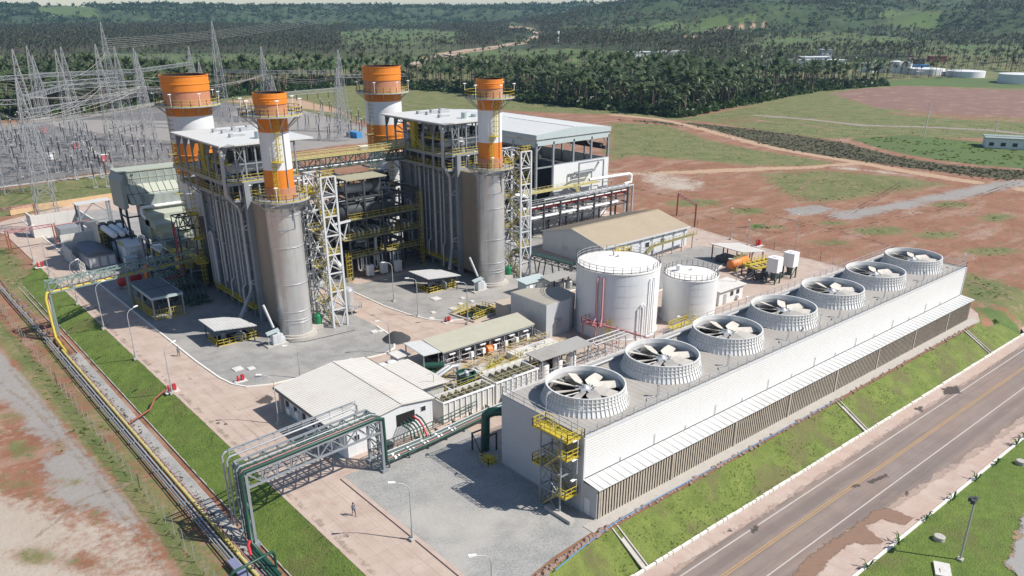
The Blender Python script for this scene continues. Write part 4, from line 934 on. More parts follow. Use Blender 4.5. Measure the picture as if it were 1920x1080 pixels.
def lattice_stair(x0, y0, top, label, sway=0):
    t = thing('stair_tower', label, 'stair tower', (x0+1.4, y0+3, 0), 'pale lattice stair towers beside the silos')
    x1, y1 = x0+2.75, y0+6.2; b = MB()
    for x in (x0, x1):
        for y in (y0, y1): b.beam((x,y,0),(x,y,top), .34)
    n = 8; dz = top/n
    for k in range(n):
        z0, z1 = k*dz, (k+1)*dz
        for y in (y0, y1):
            b.beam((x0,y,z1),(x1,y,z1), .22)
            if k % 2: b.beam((x0,y,z0),((x0+x1)/2,y,z1), .17); b.beam((x1,y,z0),((x0+x1)/2,y,z1), .17)
            else: b.beam(((x0+x1)/2,y,z0),(x0,y,z1), .17); b.beam(((x0+x1)/2,y,z0),(x1,y,z1), .17)
        for x in (x0, x1):
            b.beam((x,y0,z1),(x,y1,z1), .22); b.beam((x,y0,z0) if k % 2 else (x,y1,z0),(x,y1,z1) if k % 2 else (x,y0,z1), .17)
    b.build('lattice_frame', M['paleframe'], t)
    nz = 8
    for k in range(nz):
        z0, z1 = k*top/nz, (k+1)*top/nz; ya, yb = (y0+.9, y1-.9) if k % 2 == 0 else (y1-.9, y0+.9); xx = x0+.75 if k % 2 == 0 else x1-.75
        b = MB(); b.stair((xx,ya,z0+.1),(xx,yb,z1), .8); b.build('stair_flight', M['dullyellow'], t)
        b = MB(); ye = y1 if k % 2 == 0 else y0; yi = ye-(1.2 if k % 2 == 0 else -1.2); b.box(x0,ye,z1-.1,x1,yi,z1); b.rail([(x0,yi,z1),(x0,ye,z1),(x1,ye,z1),(x1,yi,z1)], 1.1, .8, .08); b.build('landing', M['yellow'], t)
    b = MB(); b.box(x0-2.2,y0+2.5,23.9,x0+.3,y0+4.2,24.05); b.rail([(x0+.3,y0+2.5,24.05),(x0-2.2,y0+2.5,24.05)], 1.1, 1, .07); b.rail([(x0+.3,y0+4.2,24.05),(x0-2.2,y0+4.2,24.05)], 1.1, 1, .07); b.build('link_bridge', M['yellow'], t)
    b = MB()
    for k in range(9):
        z = 2+2.7*k; b.beam((x0-2.5,y0+2.4,z),(x0,y0+2.4,z), .13); b.beam((x0-2.5,y0+2.4,z),(x0-.2,y0+4.4,z+1.2), .1)
    b.beam((x0-2.6,y0+4.6,0),(x0-2.6,y0+4.6,23.8), .3)
    for k in range(9): b.beam((x0-2.6,y0+4.6,1+2.6*k),(x0,y0+4.6,2.3+2.6*k), .13); b.beam((x0-2.6,y0+4.6,1+2.6*k),(x0,y0+4.6,1+2.6*k), .13)
    b.build('side_brace', M['galv'], t)
    b = MB()
    for k, (a, r) in enumerate(((-1.9,.22),(-1.2,.16),(-.7,.12))): b.tube([(x0+a,y0+5.6+k*.3,1),(x0+a,y0+5.6+k*.3,22)], r, 6)
    b.build('riser_pipe', M['galv'], t)
    return t
lattice_stair(7.1, 70.3, 26.9, 'pale lattice stair tower with yellow stairs, right of the nearer aluminium silo')
lattice_stair(52.3, 71.0, 26.5, 'pale lattice stair tower with yellow stairs, right of the farther silo by the turbine hall')

# canopies with a sunken pump pit at the foot of each boiler
def pit_canopy(dx, dy, label):
    X = lambda v: v+dx; Y = lambda v: v+dy
    t = thing('pump_canopy', label, 'canopy', (X(-9.5), Y(77), 0), 'small white canopies in front of the boilers')
    b = MB(); z = 3.15
    P4 = [(-12.9,81.5),(-8.6,79.6),(-8.0,78.6),(-7.2,78.0),(-6.3,72.3),(-12.9,74.5)]
    b.prism([(X(x),Y(y)) for x, y in P4], z, z+.16); b.build('canopy_roof', M['canopy'], t)
    b = MB()
    for x, y in ((-12.4,80.2),(-12.4,75),(-6.6,73.3),(-7.3,77.4)): b.beam((X(x),Y(y),0),(X(x),Y(y),z), .15)
    b.beam((X(-12.4),Y(75),z-.1),(X(-6.6),Y(73.3),z-.1), .14); b.beam((X(-12.4),Y(75),z-.1),(X(-12.4),Y(80),z-.1), .14); b.build('canopy_post', M['dark'], t)
    b = MB(); b.box(X(-12.5),Y(74.8),-.02,X(-5.4),Y(80.2),.06); b.build('pit_kerb', M['concrete'], t)
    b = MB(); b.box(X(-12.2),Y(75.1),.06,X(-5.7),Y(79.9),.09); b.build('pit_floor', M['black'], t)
    b = MB(); b.rail([(X(-12.4),Y(79.5),.06),(X(-12.4),Y(74.9),.06),(X(-5.5),Y(74.9),.06),(X(-5.5),Y(78.5),.06)], 1.1, 1.0, .08); b.build('railing', M['yellow'], t)
    b = MB(); b.lathe(X(-8), Y(76.3), [(.9,.06),(.9,.9),(.5,1.1),(.5,1.3)], 16); b.lathe(X(-10.4), Y(77.5), [(.5,.06),(.5,1.5)], 10); b.build('pump', M['steel'], t)
pit_canopy(0, 0, 'white canopy over a yellow-railed pit at the foot of the nearer boiler')
pit_canopy(43.8, .2, 'white canopy over a yellow-railed pit at the foot of the farther boiler')
def analyser(x, y, label):
    t = thing('equipment_cabinet', label, 'equipment cabinet', (x, y, 0), 'grey cabinets on plinths beside the silos')
    b = MB(); b.box(x-1.9,y-.9,0,x+1.9,y+.9,.25); b.build('plinth', M['concrete'], t)
    b = MB(); b.box(x-.7,y-.6,.25,x+.9,y+.6,2.1); b.box(x+.9,y-.6,.25,x+1.5,y+.5,1.3); b.box(x+.9,y-.4,1.3,x+1.3,y+.4,1.8); b.build('cabinet_body', M['paleframe'], t)
    b = MB(); b.box(x-.55,y-.64,.5,x+.05,y-.6,1.9); b.box(x+.15,y-.64,.5,x+.75,y-.6,1.9); b.build('cabinet_door', M['wallgrey'], t)
    b = MB(); b.hexa([(x-1.6,y-.5,2.15),(x+.6,y-.8,2.6),(x+.8,y+.5,2.75),(x-1.4,y+.7,2.3),(x-1.6,y-.5,2.21),(x+.6,y-.8,2.66),(x+.8,y+.5,2.81),(x-1.4,y+.7,2.36)]); b.beam((x-1.3,y,.2),(x-1.3,y,2.4), .1); b.build('rain_hood', M['bluegrey'], t)
    b = MB(); b.tube([(x-.4,y+2.6,6.6),(x-.3,y+2.4,6.2),(x+.1,y+.6,2.9)], .24, 10); b.build('drain_pipe', M['galv'], t)
analyser(-4.4, 69.6, 'grey equipment cabinet with a tilted hood on a plinth by the nearer silo')
analyser(40.2, 69.9, 'grey equipment cabinet with a tilted hood on a plinth by the farther silo')
def motor_tank(x, y, label):
    t = thing('compressed_air_tank', label, 'air tank', (x, y, 0), 'small green upright tanks')
    b = MB(); b.box(x-1.5,y-.9,0,x+1.5,y+.9,.7); b.build('plinth', M['concrete'], t)
    b = MB(); b.lathe(x+.1, y, [(.55,.7),(.62,.9),(.62,2.2),(.45,2.6),(.1,2.7)], 14); b.tube([(x-.5,y,.9),(x-.5,y,2.3),(x,y,2.4)], .15, 6); b.build('tank_shell', M['lgreen'], t)
motor_tank(5.2, 72.6, 'small bright green upright tank on a concrete block by the nearer silo')
motor_tank(50.6, 73.0, 'small bright green upright tank on a concrete block by the farther silo')
t = thing('blowdown_tank', 'shiny upright metal tank with a bent inlet pipe, behind the nearer stair tower', 'tank', (13.0, 75.2, 0))
b = MB(); b.lathe(13, 75.2, [(1.1,.8),(1.15,.9),(1.15,4.7),(1.0,5.1),(.5,5.4),(.05,5.5)], 24, 0); b.build('tank_shell', M['alu'], t)
b = MB()
for a in (0, 1.57, 3.14, 4.71): b.beam((13+math.cos(a),75.2+math.sin(a),0),(13+math.cos(a),75.2+math.sin(a),1), .18)
b.box(13.9,73.9,1.0,15.0,74.9,1.1); b.rail([(13.9,73.9,1.1),(15,73.9,1.1),(15,74.9,1.1)], 1, .8, .06); b.build('tank_legs', M['galv'], t)
b = MB(); b.tube([(12.4,75.6,5.2),(12.4,75.6,9.0),(12.1,76.2,10.0),(11.0,77.4,10.2)], .45, 10); b.build('inlet_pipe', M['alubright'], t)
b = MB(); b.lathe(12.6, 73.9, [(.4,1.6),(.4,1.61)], 12); b.tube([(12.8,74.2,1.8),(12.7,73.85,1.8)], .4, 12); b.build('manhole', M['galv'], t)

# ---------------------------------------------------------------- steel pipe structure between the boilers
t = thing('pipe_structure', 'dark multi-storey steel structure full of pipes between the two boiler houses', 'steel structure', (30, 100, 0))
XS, YS = (13.2, 18.6, 24.0, 28.2, 32.4, 36.7, 41.5), (92.8, 99.0, 105.5, 112)
b = MB()
for x in XS:
    for y in YS:
        if x < 20 and y < 95: continue
        b.beam((x,y,0),(x,y,18 if x > 30 else 21), .36)
for z in (5, 8.9, 13, 17.5):
    for y in YS[1 if False else 0:]: b.beam((24 if y < 95 else 13.2,y,z-.25),(41.5,y,z-.25), .3, .4)
    for x in XS[2:]: b.beam((x,92.8,z-.25),(x,112,z-.25), .3, .4)
for i, x in enumerate(XS[2:-1]): b.beam((x,92.8,9),(XS[i+3],92.8,13), .15); b.beam((x,92.8,13),(XS[i+3],92.8,17.4), .15)
b.build('frame', M['dark'], t)
for z, x0, x1, y1 in ((5, 24, 31.2, 95), (5, 32.6, 41.5, 95), (8.9, 22.5, 41.5, 100), (13, 24, 41.5, 97)):
    b = MB(); b.box(x0,92.4,z-.1,x1,y1,z); fl = b.build('walkway', M['dullyellow'], t)
    b = MB(); b.rail([(x0,y1,z),(x0,92.5,z),(x1,92.5,z)], 1.15, 1.4, .055, 0, False, False); b.build('railing', M['yellow'], fl)
b = MB(); b.prism([(24,92.3),(33.6,92.3),(33.6,99),(24,99)], 21, 21.2); b.build('roof', mat('olive_canopy', (.36,.34,.24), .7), t)
b = MB(); b.rail([(22,104,17.6),(33,104,17.6)], 1.2, .9, .1); b.box(22,103,17.4,33,106,17.55); b.rail([(14,100,17.6),(22,100,17.6)], 1.2, .9, .1); b.build('upper_walkway', M['yellow'], t)
b = MB(); b.tube([(22.5,94.6,14.6),(23.2,94.6,14.6),(35.4,94.6,14.6),(36,94.6,14.6)], [.9,1.6,1.6,.9], 18); b.build('steam_drum', M['dark'], t)
b = MB(); b.tube([(25,95.5,18.8),(31.4,95.5,18.8),(32,95.5,18.8)], [.95,.95,.4], 14); b.build('heat_exchanger', M['galv'], t)
b = MB(); b.lathe(32.4, 95.4, [(1.2,17.6),(1.3,18),(1.3,20),(.8,20.6),(.05,20.7)], 14); b.build('flash_vessel', M['dark'], t)
b = MB()
for x in (25.4,26.4,27.4,29.2,30.2,31.2,34,35,37.8,38.8):
    b.tube([(x,93.0,9.2),(x,93.0,10.2),(x,94.2,10.5),(x,95.5,10.5)], .2, 6)
for x in (25.6,26.8,29.6,30.8,33.6,34.8): b.tube([(x,92.9,5.2),(x,92.9,2.2),(x+.4,92.9,1.7),(x+.8,92.9,2.2),(x+.8,92.9,5.2)], .16, 6)
b.build('drain_loop', M['galv'], t)
rg = random.Random(11)
for bi in range(4):
    b = MB()
    for k in range(48):
        x = rg.uniform(13.5, 41); y = rg.uniform(94.2, 111); z = rg.uniform(1, 20); r = rg.choice((.1,.15,.2,.3,.42)); L = rg.uniform(2, 9)
        a = rg.random()
        if a < .4: b.tube([(x,y,z),(min(41.5,x+L),y,z),(min(41.5,x+L),y,z-1.5)], r, 6)
        elif a < .7: b.tube([(x,y,z),(x,min(112,y+L),z)], r, 6)
        else: b.tube([(x,y,max(.2,z-L)),(x,y,z),(x+1,y,z+.4)], r, 6)
    b.build('pipework', M[('galv','steel','dark','steel')[bi]], t)
b = MB(); b.box(14,106,0,34,111.5,13); b.box(34,106,0,41,111.5,9); b.build('machinery', M['dark'], t)
b = MB(); b.ladder((23.0,92.6,.2),(23.0,92.6,6.2), (1,0,0), .7, True); b.ladder((41.8,93,.2),(41.8,93,17), (1,0,0), .7, True); b.build('caged_ladder', M['yellow'], t)
b = MB()
for k in range(7): b.tube([(20+k*.6,100,11),(33-k*.2,99.2,11.5),(33-k*.2,95,11.5)], .12, 5)
b.beam((19.5,91.2,13.0),(24.2,92.4,13.0), .4); b.beam((20,91.8,13),(23,92.4,9.3), .2); b.beam((22,91.8,9.3),(23.5,92.4,12.5), .2); b.build('cable_tray', M['paleframe'], t)
for i, (x, y) in enumerate(((28.05,93.6),(31.3,93.3),(34.4,92.4))):
    o = thing('electrical_cabinet', ['pale sunlit electrical cabinet beside the yellow ladder under the pipe structure','middle electrical cabinet of the three under the pipe structure','shaded electrical cabinet at the boiler end of the row under the pipe structure'][i], 'cabinet', (x, y-1.2, 0), 'cabinets under the pipe structure')
    y -= 1.2; b = MB(); b.box(x-.75,y-.4,.5,x+.75,y+.5,2.6); b.hexa([(x-.85,y-.5,2.6),(x+.85,y-.5,2.6),(x+.85,y+.6,2.6),(x-.85,y+.6,2.6),(x-.85,y-.5,2.66),(x+.85,y-.5,2.66),(x+.85,y+.6,2.76),(x-.85,y+.6,2.76)]); b.build('cabinet_body', M['white'], o)
    b = MB(); b.box(x-.65,y-.43,.6,x-.03,y-.4,2.5); b.box(x+.03,y-.43,.6,x+.65,y-.4,2.5); b.build('cabinet_door', M['palecon'], o)
    b = MB(); [b.beam((x+sx_,y+sy_,0),(x+sx_,y+sy_,.5), .1) for sx_ in (-.6,.6) for sy_ in (-.3,.4)]; b.build('leg', M['galv'], o)
sheet('concrete_apron', [(23,89.8),(37,89.4),(37,93.5),(23,93.5)], .05, M['road'])
# yellow footbridge between the boiler houses
t = thing('footbridge', 'long yellow-railed truss footbridge joining the tops of the two boiler houses', 'footbridge', (26, 100, 0))
b = MB(); b.truss((9.2,97.5,23.2),(41.6,97.5,23.2), 1.8, 2.2, 14, .2, .14); b.build('truss', M['darkgreen'], t)
b = MB(); b.box(9.2,96.5,25.4,41.6,98.5,25.52); b.build('walkway', M['dullyellow'], t)
b = MB(); b.rail([(9.2,96.5,25.5),(41.6,96.5,25.5)], 1.2, 1.6, .1); b.rail([(9.2,98.5,25.5),(41.6,98.5,25.5)], 1.2, 1.6, .08); b.build('railing', M['paleyellow'], t)
b = MB(); b.tube([(9.2,98.0,23.6),(41,98.0,23.6)], .3, 8); b.tube([(9.2,97.0,23.6),(41,97.0,23.6)], .2, 8); b.build('pipework', M['galv'], t)

# ---------------------------------------------------------------- turbine hall
th = thing('turbine_hall', 'large open-sided turbine hall with a white gable roof and a white lower wall', 'hall', (96.5, 128, 0))
x0, x1, xc, y0, y1 = 83.3, 110.0, 96.6, 100.6, 156.
b = MB(); b.hexa([(x0-.3,y0-.3,23.8),(xc,y0-.3,24.9),(xc,y1,24.9),(x0-.3,y1,23.8),(x0-.3,y0-.3,24.0),(xc,y0-.3,25.1),(xc,y1,25.1),(x0-.3,y1,24.0)])
b.hexa([(xc,y0-.3,24.9),(x1+.3,y0-.3,23.8),(x1+.3,y1,23.8),(xc,y1,24.9),(xc,y0-.3,25.1),(x1+.3,y0-.3,24.0),(x1+.3,y1,24.0),(xc,y1,25.1)]); b.beam((xc,y0,25.12),(xc,y1,25.12), .5, .12); b.build('roof', M['roofwhite'], th)
b = MB(); b.add([(x0-.3,y0-.35,22.9),(x1+.3,y0-.35,22.9),(x1+.3,y0-.35,24.05),(xc,y0-.35,25.15),(x0-.3,y0-.35,24.05)], [(0,1,2,3,4)]); b.box(x0-.35,y0-.33,22.9,x0-.2,y1,24.05); b.box(x1+.2,y0-.33,22.9,x1+.35,y1,24.05); b.build('fascia', M['bluegrey'], th)
b = MB(); b.box(x0,y0-.05,21.3,x1,y0+.1,22.75); b.box(x0-.05,y0-.05,20.9,x0+.1,y1,22.75); b.box(x1-.1,y0,21.3,x1+.05,y1,22.75); b.build('upper_cladding', M['bluegrey'], th)
b = MB(); b.box(89.4,y0-.12,.2,x1+.1,y0+.05,15.9); b.build('lower_wall', M['wallwhite'], th)
b = MB(); b.box(x1-.02,y0+.1,.2,x1+.12,y1,15.9); b.build('lower_wall', M['wallwhite'], th)
b = MB()
for x in (83.4, 89.3, 96.6, 103.3, 109.9):
    b.beam((x,y0+.2,0),(x,y0+.2,22), .5); b.beam((x,y0+.3,19.6),(x+(2 if x < 90 else -2),y0+.3,21.4), .25)
for y in np.arange(y0+9, y1+1, 9.2):
    for x in (83.4, 109.9): b.beam((x,y,0),(x,y,22), .5)
b.beam((83.4,y0+.2,15.7),(89.3,y0+.2,15.7), .35); b.beam((89.3,y0+.1,16.0),(109.9,y0+.1,16.0), .25)
for y in np.arange(y0+4, y1, 9.2): b.beam((x0,y,21.6),(x1,y,21.6), .4)
b.build('column', M['steel'], th)
b = MB(); b.tube([(108.3,y0+1,19.2),(108.3,y1-1,19.2)], .55, 12); b.tube([(84.8,y0+6,19.5),(84.8,y1,19.5)], .4, 10); b.beam((84.6,y0,18.6),(84.6,y1,18.6), .6, .9); b.beam((108.8,y0,18.6),(108.8,y1,18.6), .6, .9); b.build('crane_rail', M['dark'], th)
b = MB(); b.box(84.2,y0+14,0,109.3,y1-2,12.8); b.box(84,y1-.6,0,109.6,y1,21); b.build('machinery', M['dark'], th)
b = MB(); b.box(83.6,y0+.5,0,109.6,y1,.3); b.box(84,y0+6,8.2,89,y0+16,8.5); b.build('floor', M['concrete'], th)
b = MB()
for x, z in ((92,11),(97,13),(101,9)): b.tube([(x,y0+16,z),(x,y0+40,z)], 2.2, 18)
b.build('turbine_casing', M['dark'], th)
b = MB(); b.rail([(84,y0+7,12.8),(89.2,y0+7,12.8)], 1.1, 1.2, .1); b.rail([(84,y0+1,17.2),(84,y0+14,17.2)], 1.1, 1.5, .1); b.build('railing', M['yellow'], th)
# pipe rack in front of the turbine hall
t = thing('pipe_rack', 'dark pipe rack with white and red pipes in front of the turbine hall wall', 'pipe rack', (90, 94, 0))
b = MB(); ya, yb = 92.2, 96.5
for x in (73.5, 78.5, 84.2, 90.5, 96.5, 103, 109.5):
    for y in (ya, yb): b.beam((x,y,0),(x,y,9.0), .4)
    for z in (5.2, 7.4, 9.0): b.beam((x,ya,z-.2),(x,yb,z-.2), .3)
for z in (5.0, 7.2, 8.9):
    for y in (ya, yb): b.beam((72.5,y,z-.2),(110,y,z-.2), .28)
for i, x in enumerate((73.5, 78.5, 84.2, 90.5, 96.5)): b.beam((x,ya,0),(x+5.5,ya,5), .16)
b.build('frame', M['dark'], t)
for i, (y, z, r, mm, x0_, x1_) in enumerate(((92.6,5.5,.35,'white',73,106),(93.4,5.5,.3,'white',73,108),(94.4,5.4,.25,'galv',73,109),(93.0,7.7,.28,'red',74,110),(93.7,7.6,.2,'galv',74,110),(94.5,7.7,.35,'white',72,110),(95.4,7.7,.25,'darkgreen',72,110),(92.6,9.2,.3,'galv',86,111),(94,9.2,.22,'galv',80,111))):
    b = MB(); pts = [(x0_,y,z),(x1_,y,z)]
    if i in (5, 7): pts += [(x1_+.8,y,z),(x1_+.8,y,1)]
    if i == 1: pts = [(72.6,y,1),(72.6,y,z-.4)]+pts
    b.tube(pts, r, 8); b.build('pipe', M[mm], t)
b = MB(); b.rail([(74,ya-.2,9.1),(110,ya-.2,9.1)], 1.1, 2.2, .09); b.build('railing', M['galv'], t)
b = MB(); b.tube([(66,95,11.6),(71.5,93.5,11.6),(73.0,92.6,11.2),(73.0,91.8,10),(73.0,91.8,1)], .5, 10); b.build('large_pipe', M['white'], t)
b = MB(); b.rail([(62,94,10.5),(72,97.2,10.5),(88,97.5,10.5)], 1.15, 1.6, .07); b.box(62,97.3,10.2,88,99.4,10.4); b.rail([(88,97.5,10.5),(104,97.5,10.5)], 1.15, 1.6, .06); b.box(88,97.5,10.2,104,99.4,10.4); b.stair((94,97,10.4),(97.5,97,5.5), .9); b.build('walkway', M['paleyellow'], t)
b = MB()
for x in (96.2, 105.5): b.beam((x,98,9),(x,98,16), .3)
b.beam((96.2,98,16),(105.5,98,16), .35); b.beam((96.2,99.6,13.2),(103,99.6,13.4), .5); b.tube([(94.5,98.6,12.5),(97,98.6,13.4),(102.5,98.6,13.4),(104,98.4,15.5)], .25, 6); b.build('hoist_frame', M['steel'], t)
b = MB(); b.tube([(98,95.8,11.8),(112.8,95.0,11.8),(113.6,95,11.3),(113.6,95,9.5),(111,95,9.2)], .4, 10); b.build('large_pipe', M['white'], t)
rg = random.Random(5); b = MB()
for k in range(40):
    x = rg.uniform(60, 108); y = rg.uniform(97.5, 100); z = rg.uniform(1, 10); r = rg.choice((.1,.15,.25)); b.tube([(x,y,z),(x+rg.uniform(1,5),y,z),(x+rg.uniform(1,5),y,max(.2,z-rg.uniform(1,4)))], r, 5)
b.box(74,97,0,88,100,4); b.build('pipework', M['steel'], t)
# sloping pipe bridge from the rack towards the tanks
t = thing('pipe_bridge', 'low green pipe bridge on slanted legs between the farther stair tower and the big tank', 'pipe bridge', (62, 62, 0))
b = MB(); p, q = Vector((55.5,76.5,3.6)), Vector((57.3,59.5,3.6)); b.truss(p, q, 1.8, 1.0, 9, .14, .09)
for k in range(5):
    c = p.lerp(q, (k+.4)/5)
    for sg in (-.9, .9): b.beam(c+Vector((sg,-.8 if k % 2 else .8,-3.6)), c+Vector((sg,0,0)), .2)
b.build('truss', M['dark'], t)
b = MB()
for k in range(4): b.tube([p+Vector((-.7+.45*k,0,1.1)), q+Vector((-.7+.45*k,0,1.1))], .16, 6)
b.build('pipe', M['darkgreen'], t)
b = MB(); b.truss((57.3,59.3,3.4),(62.5,56.2,3.4), 2.6, 1.6, 4, .14, .1); b.build('end_frame', M['darkgreen'], t)
# ---------------------------------------------------------------- storage tanks
def storage_tank(name, x, y, r, h, label, dome):
    t = thing(name, label, 'storage tank', (x, y, 0), 'white storage tanks by the cooling tower')
    b = MB(); pr = [(r+.15,0),(r+.15,.2),(r,.22)]
    k = 6
    for i in range(k): z = .22+(h-.22)*(i+1)/k; pr += [(r,z-.05),(r+.02,z-.04),(r+.02,z)]
    b.lathe(x, y, pr, 72, 0, False); b.build('tank_shell', M['tank'], t)
    b = MB(); b.lathe(x, y, [(r+.1,h-.15),(r+.1,h+.05),(r-.2,h+.12),(r*.5,h+dome*.75),(.3,h+dome)], 48, 0); b.lathe(x, y, [(.3,h+dome),(.3,h+dome+.4)], 10); b.build('tank_roof', mat('tank_roof_white', (.8,.77,.72), .6, var=.08, grime=.2, stain=(.6,.54,.46)), t)
    b = MB(); b.rail([(x+(r-.05)*math.cos(2*math.pi*k/30), y+(r-.05)*math.sin(2*math.pi*k/30), h+.1) for k in range(30)], 1.1, 1.6, .06, 0, True); b.build('railing', M['galv'], t)
    return t
t1 = storage_tank('storage_tank', 46.7, 38.2, 7.35, 11.9, 'big white storage tank with faded red foam pipes, behind the cooling tower', 1.1)
def polar(a, r, z, c=(46.7,38.2)): return (c[0]+r*math.cos(R(a)), c[1]+r*math.sin(R(a)), z)
b = MB()
for a in (196, 204): b.tube([polar(a,7.3,11.1), polar(a,7.75,11.1), polar(a,7.75,4.0), polar(a+4,10.5,3.4)], .16, 6)
b.build('foam_pipe', M['pink'], t1)
b = MB()
for a in (270, 278): b.tube([polar(a,7.3,10.6), polar(a,7.7,10.6), polar(a,7.7,.5)], .12, 6)
b.tube([polar(262,7.7,.5), polar(262,7.7,6), polar(258,7.7,6.6), polar(254,7.7,6), polar(254,7.7,.5)], .12, 6)
b.build('vent_pipe', M['white'], t1)
b = MB(); b.ladder(polar(214,7.6,.2), polar(214,7.6,4), (1,-1,0), .6, True)
b.box(46.2+5.0,38.2+4.6,12,47.6+5,39.4+4.6,12.1); b.rail([(50.2,42.2,12.0),(53.4,41.4,12.0)], 1.1, .7, .1); b.build('caged_ladder', M['yellow'], t1)
b = MB(); b.tube([polar(90,1.2,12.9), polar(90,1.2,13.5), polar(80,1.6,13.6)], .15, 6); b.build('roof_vent', M['galv'], t1)
t2 = storage_tank('storage_tank', 60.2, 32.4, 4.9, 8.5, 'smaller white storage tank beside the big one, behind the cooling tower', .7)
b = MB()
for k in range(14):
    a = -30+k*8; p = polar(a,5.3,8.5-k*.55,(60.2,32.4)); q = polar(a+8,5.3,8.5-(k+1)*.55,(60.2,32.4)); b.beam(p, q, .7, .06); b.beam(Vector(p)+Vector((0,0,1)), Vector(q)+Vector((0,0,1)), .06)
b.build('spiral_stair', M['galv'], t2)
b = MB(); b.tube([polar(215,4.9,5),polar(215,5.2,5),polar(215,5.2,.3)], .08, 5); b.lathe(58.8,34.2,[(.5,8.9),(.5,10)],8); b.build('vent_pipe', M['white'], t2)
# yellow valve platform between the tanks, fire-water pipes
t = thing('valve_platform', 'yellow-railed valve platform on the ground between the two white storage tanks', 'platform', (53, 29.5, 0))
b = MB(); b.box(51,27.5,1.0,57,29.5,1.1); b.rail([(51,27.5,1.1),(57,27.5,1.1),(57,29.5,1.1),(51,29.5,1.1)], 1.1, 1, .1); b.stair((56,30,1.1),(59,28,0), .8); b.build('platform_deck', M['yellow'], t)
b = MB()
for k in range(5): b.tube([(51+k,30,.5),(51+k,28.6,.8),(51.5+k,27.8,.8),(51.5+k,26,.5)], .18, 6)
b.build('pipework', M['galv'], t)
t = thing('firewater_pipes', 'faded red fire-water pipes running from the big white tank over the roofed pump area', 'pipes', (38, 33, 0))
for k in range(3):
    b = MB(); b.tube([(37.5+.3*k,36.5-.2*k,3.4),(38.5,36.2-.5*k,3.2),(40.5,31.5-.4*k,2.8),(41.8,24.3-.3*k,2.6)], .15, 6); b.build('pipe', M['pink'], t)
b = MB()
for x, y in ((37.6,37.5),(37.6,34.5),(40.2,37),(40.4,32),(41.2,28.5),(41.6,25)): b.beam((x,y,0),(x,y,3.2), .16)
b.box(37.4,34.3,3.0,40.4,37.7,3.15); b.rail([(37.4,34.3,3.15),(37.4,37.7,3.15),(40.4,37.7,3.15)], 1, 1, .09); b.build('support', M['pink'], t)

# ---------------------------------------------------------------- long workshop with the tan roof
t = thing('workshop', 'long low workshop with a tan gable roof, between the turbine hall and the tanks', 'building', (86, 74.6, 0))
x0, x1, ya, yb = 70.8, 101.4, 64.4, 85.; yc = 74.6
b = MB(); b.box(x0+.3,ya+.5,0,x1-.3,yb-.5,4.6); b.add([(x0+.3,ya+.5,4.6),(x0+.3,yb-.5,4.6),(x0+.3,yc,6.9),(x1-.3,ya+.5,4.6),(x1-.3,yb-.5,4.6),(x1-.3,yc,6.9)], [(0,2,1),(3,4,5)]); b.build('wall', mat('workshop_wall', (.6,.62,.64), .7, var=.08, streak=.15, corr=('x',.8), cstr=.15), t)
b = MB()
for s, yy in ((-1, ya), (1, yb)):
    b.hexa([(x0-.2,min(yy,yc),0),(x1+.2,min(yy,yc),0),(x1+.2,max(yy,yc),0),(x0-.2,max(yy,yc),0)]+[(x0-.2,min(yy,yc),1),(x1+.2,min(yy,yc),1),(x1+.2,max(yy,yc),1),(x0-.2,max(yy,yc),1)]) if False else None
def gable(b, x0, x1, ya, yc, yb, za, zc, zb, th=.14):
    b.hexa([(x0,ya,za),(x1,ya,za),(x1,yc,zc),(x0,yc,zc),(x0,ya,za+th),(x1,ya,za+th),(x1,yc,zc+th),(x0,yc,zc+th)])
    b.hexa([(x0,yc,zc),(x1,yc,zc),(x1,yb,zb),(x0,yb,zb),(x0,yc,zc+th),(x1,yc,zc+th),(x1,yb,zb+th),(x0,yb,zb+th)])
b = MB(); b.hexa([(x0,ya,4.55),(x1,ya,4.55),(x1,yc,6.95),(x0,yc,6.95),(x0,ya,4.69),(x1,ya,4.69),(x1,yc,7.09),(x0,yc,7.09)]); b.beam((x0,yc,7.12),(x1,yc,7.12), .5, .08); b.build('roof', M['beige'], t)
b = MB(); b.hexa([(x0,yc,6.95),(x1,yc,6.95),(x1,yb,4.55),(x0,yb,4.55),(x0,yc,7.085),(x1,yc,7.085),(x1,yb,4.69),(x0,yb,4.69)]); b.build('rear_roof', M['darkbeige'], t)  # rear slope takes a darker tan than the front slope
b = MB(); b.box(x0,ya-.1,4.35,x1,ya+.02,4.72); b.beam((x0-.02,ya,4.62),(x0-.02,yc,7.02), .06, .25); b.beam((x0-.02,yc,7.02),(x0-.02,yb,4.62), .06, .25); b.build('gutter', M['paleframe'], t)
for i, (x, w_, z) in enumerate(((76,2.2,1.9),(79,1.6,1.9),(85.5,1.5,2.0),(91,1.5,2.0),(72.5,1.2,1.9))):
    b = MB(); b.box(x,ya+.42,z,x+w_,ya+.49,z+1.3); wn = b.build('window', M['paleframe'], t); b = MB(); b.box(x+.1,ya+.39,z+.1,x+w_-.1,ya+.43,z+1.2); b.build('pane', M['glass'], wn)
b = MB(); b.box(81.6,ya+.4,0,82.9,ya+.49,2.4); b.build('door', M['paleframe'], t)
b = MB()
for x in (74.5,78,84,88,92,96,100): b.tube([(x,ya+.42,0),(x,ya+.42,4.5)], .06, 5); b.box(x-.2,ya-.2,4.1,x+.2,ya+.3,4.3)
b.build('downpipe', M['galv'], t)
b = MB(); b.box(x0+.2,70,0,x0+.31,73,3); b.box(x0+.22,76,1.5,x0+.31,77.5,2.6); b.build('side_door', M['wallgrey'], t)
t = thing('cable_trestle', 'yellow-green railed trestle walkway with legs beside the workshop wall', 'walkway', (92, 62, 0))
b = MB(); pts = [(80,60.2,2.4),(84,61.4,3.4),(100.4,62.2,3.4)]
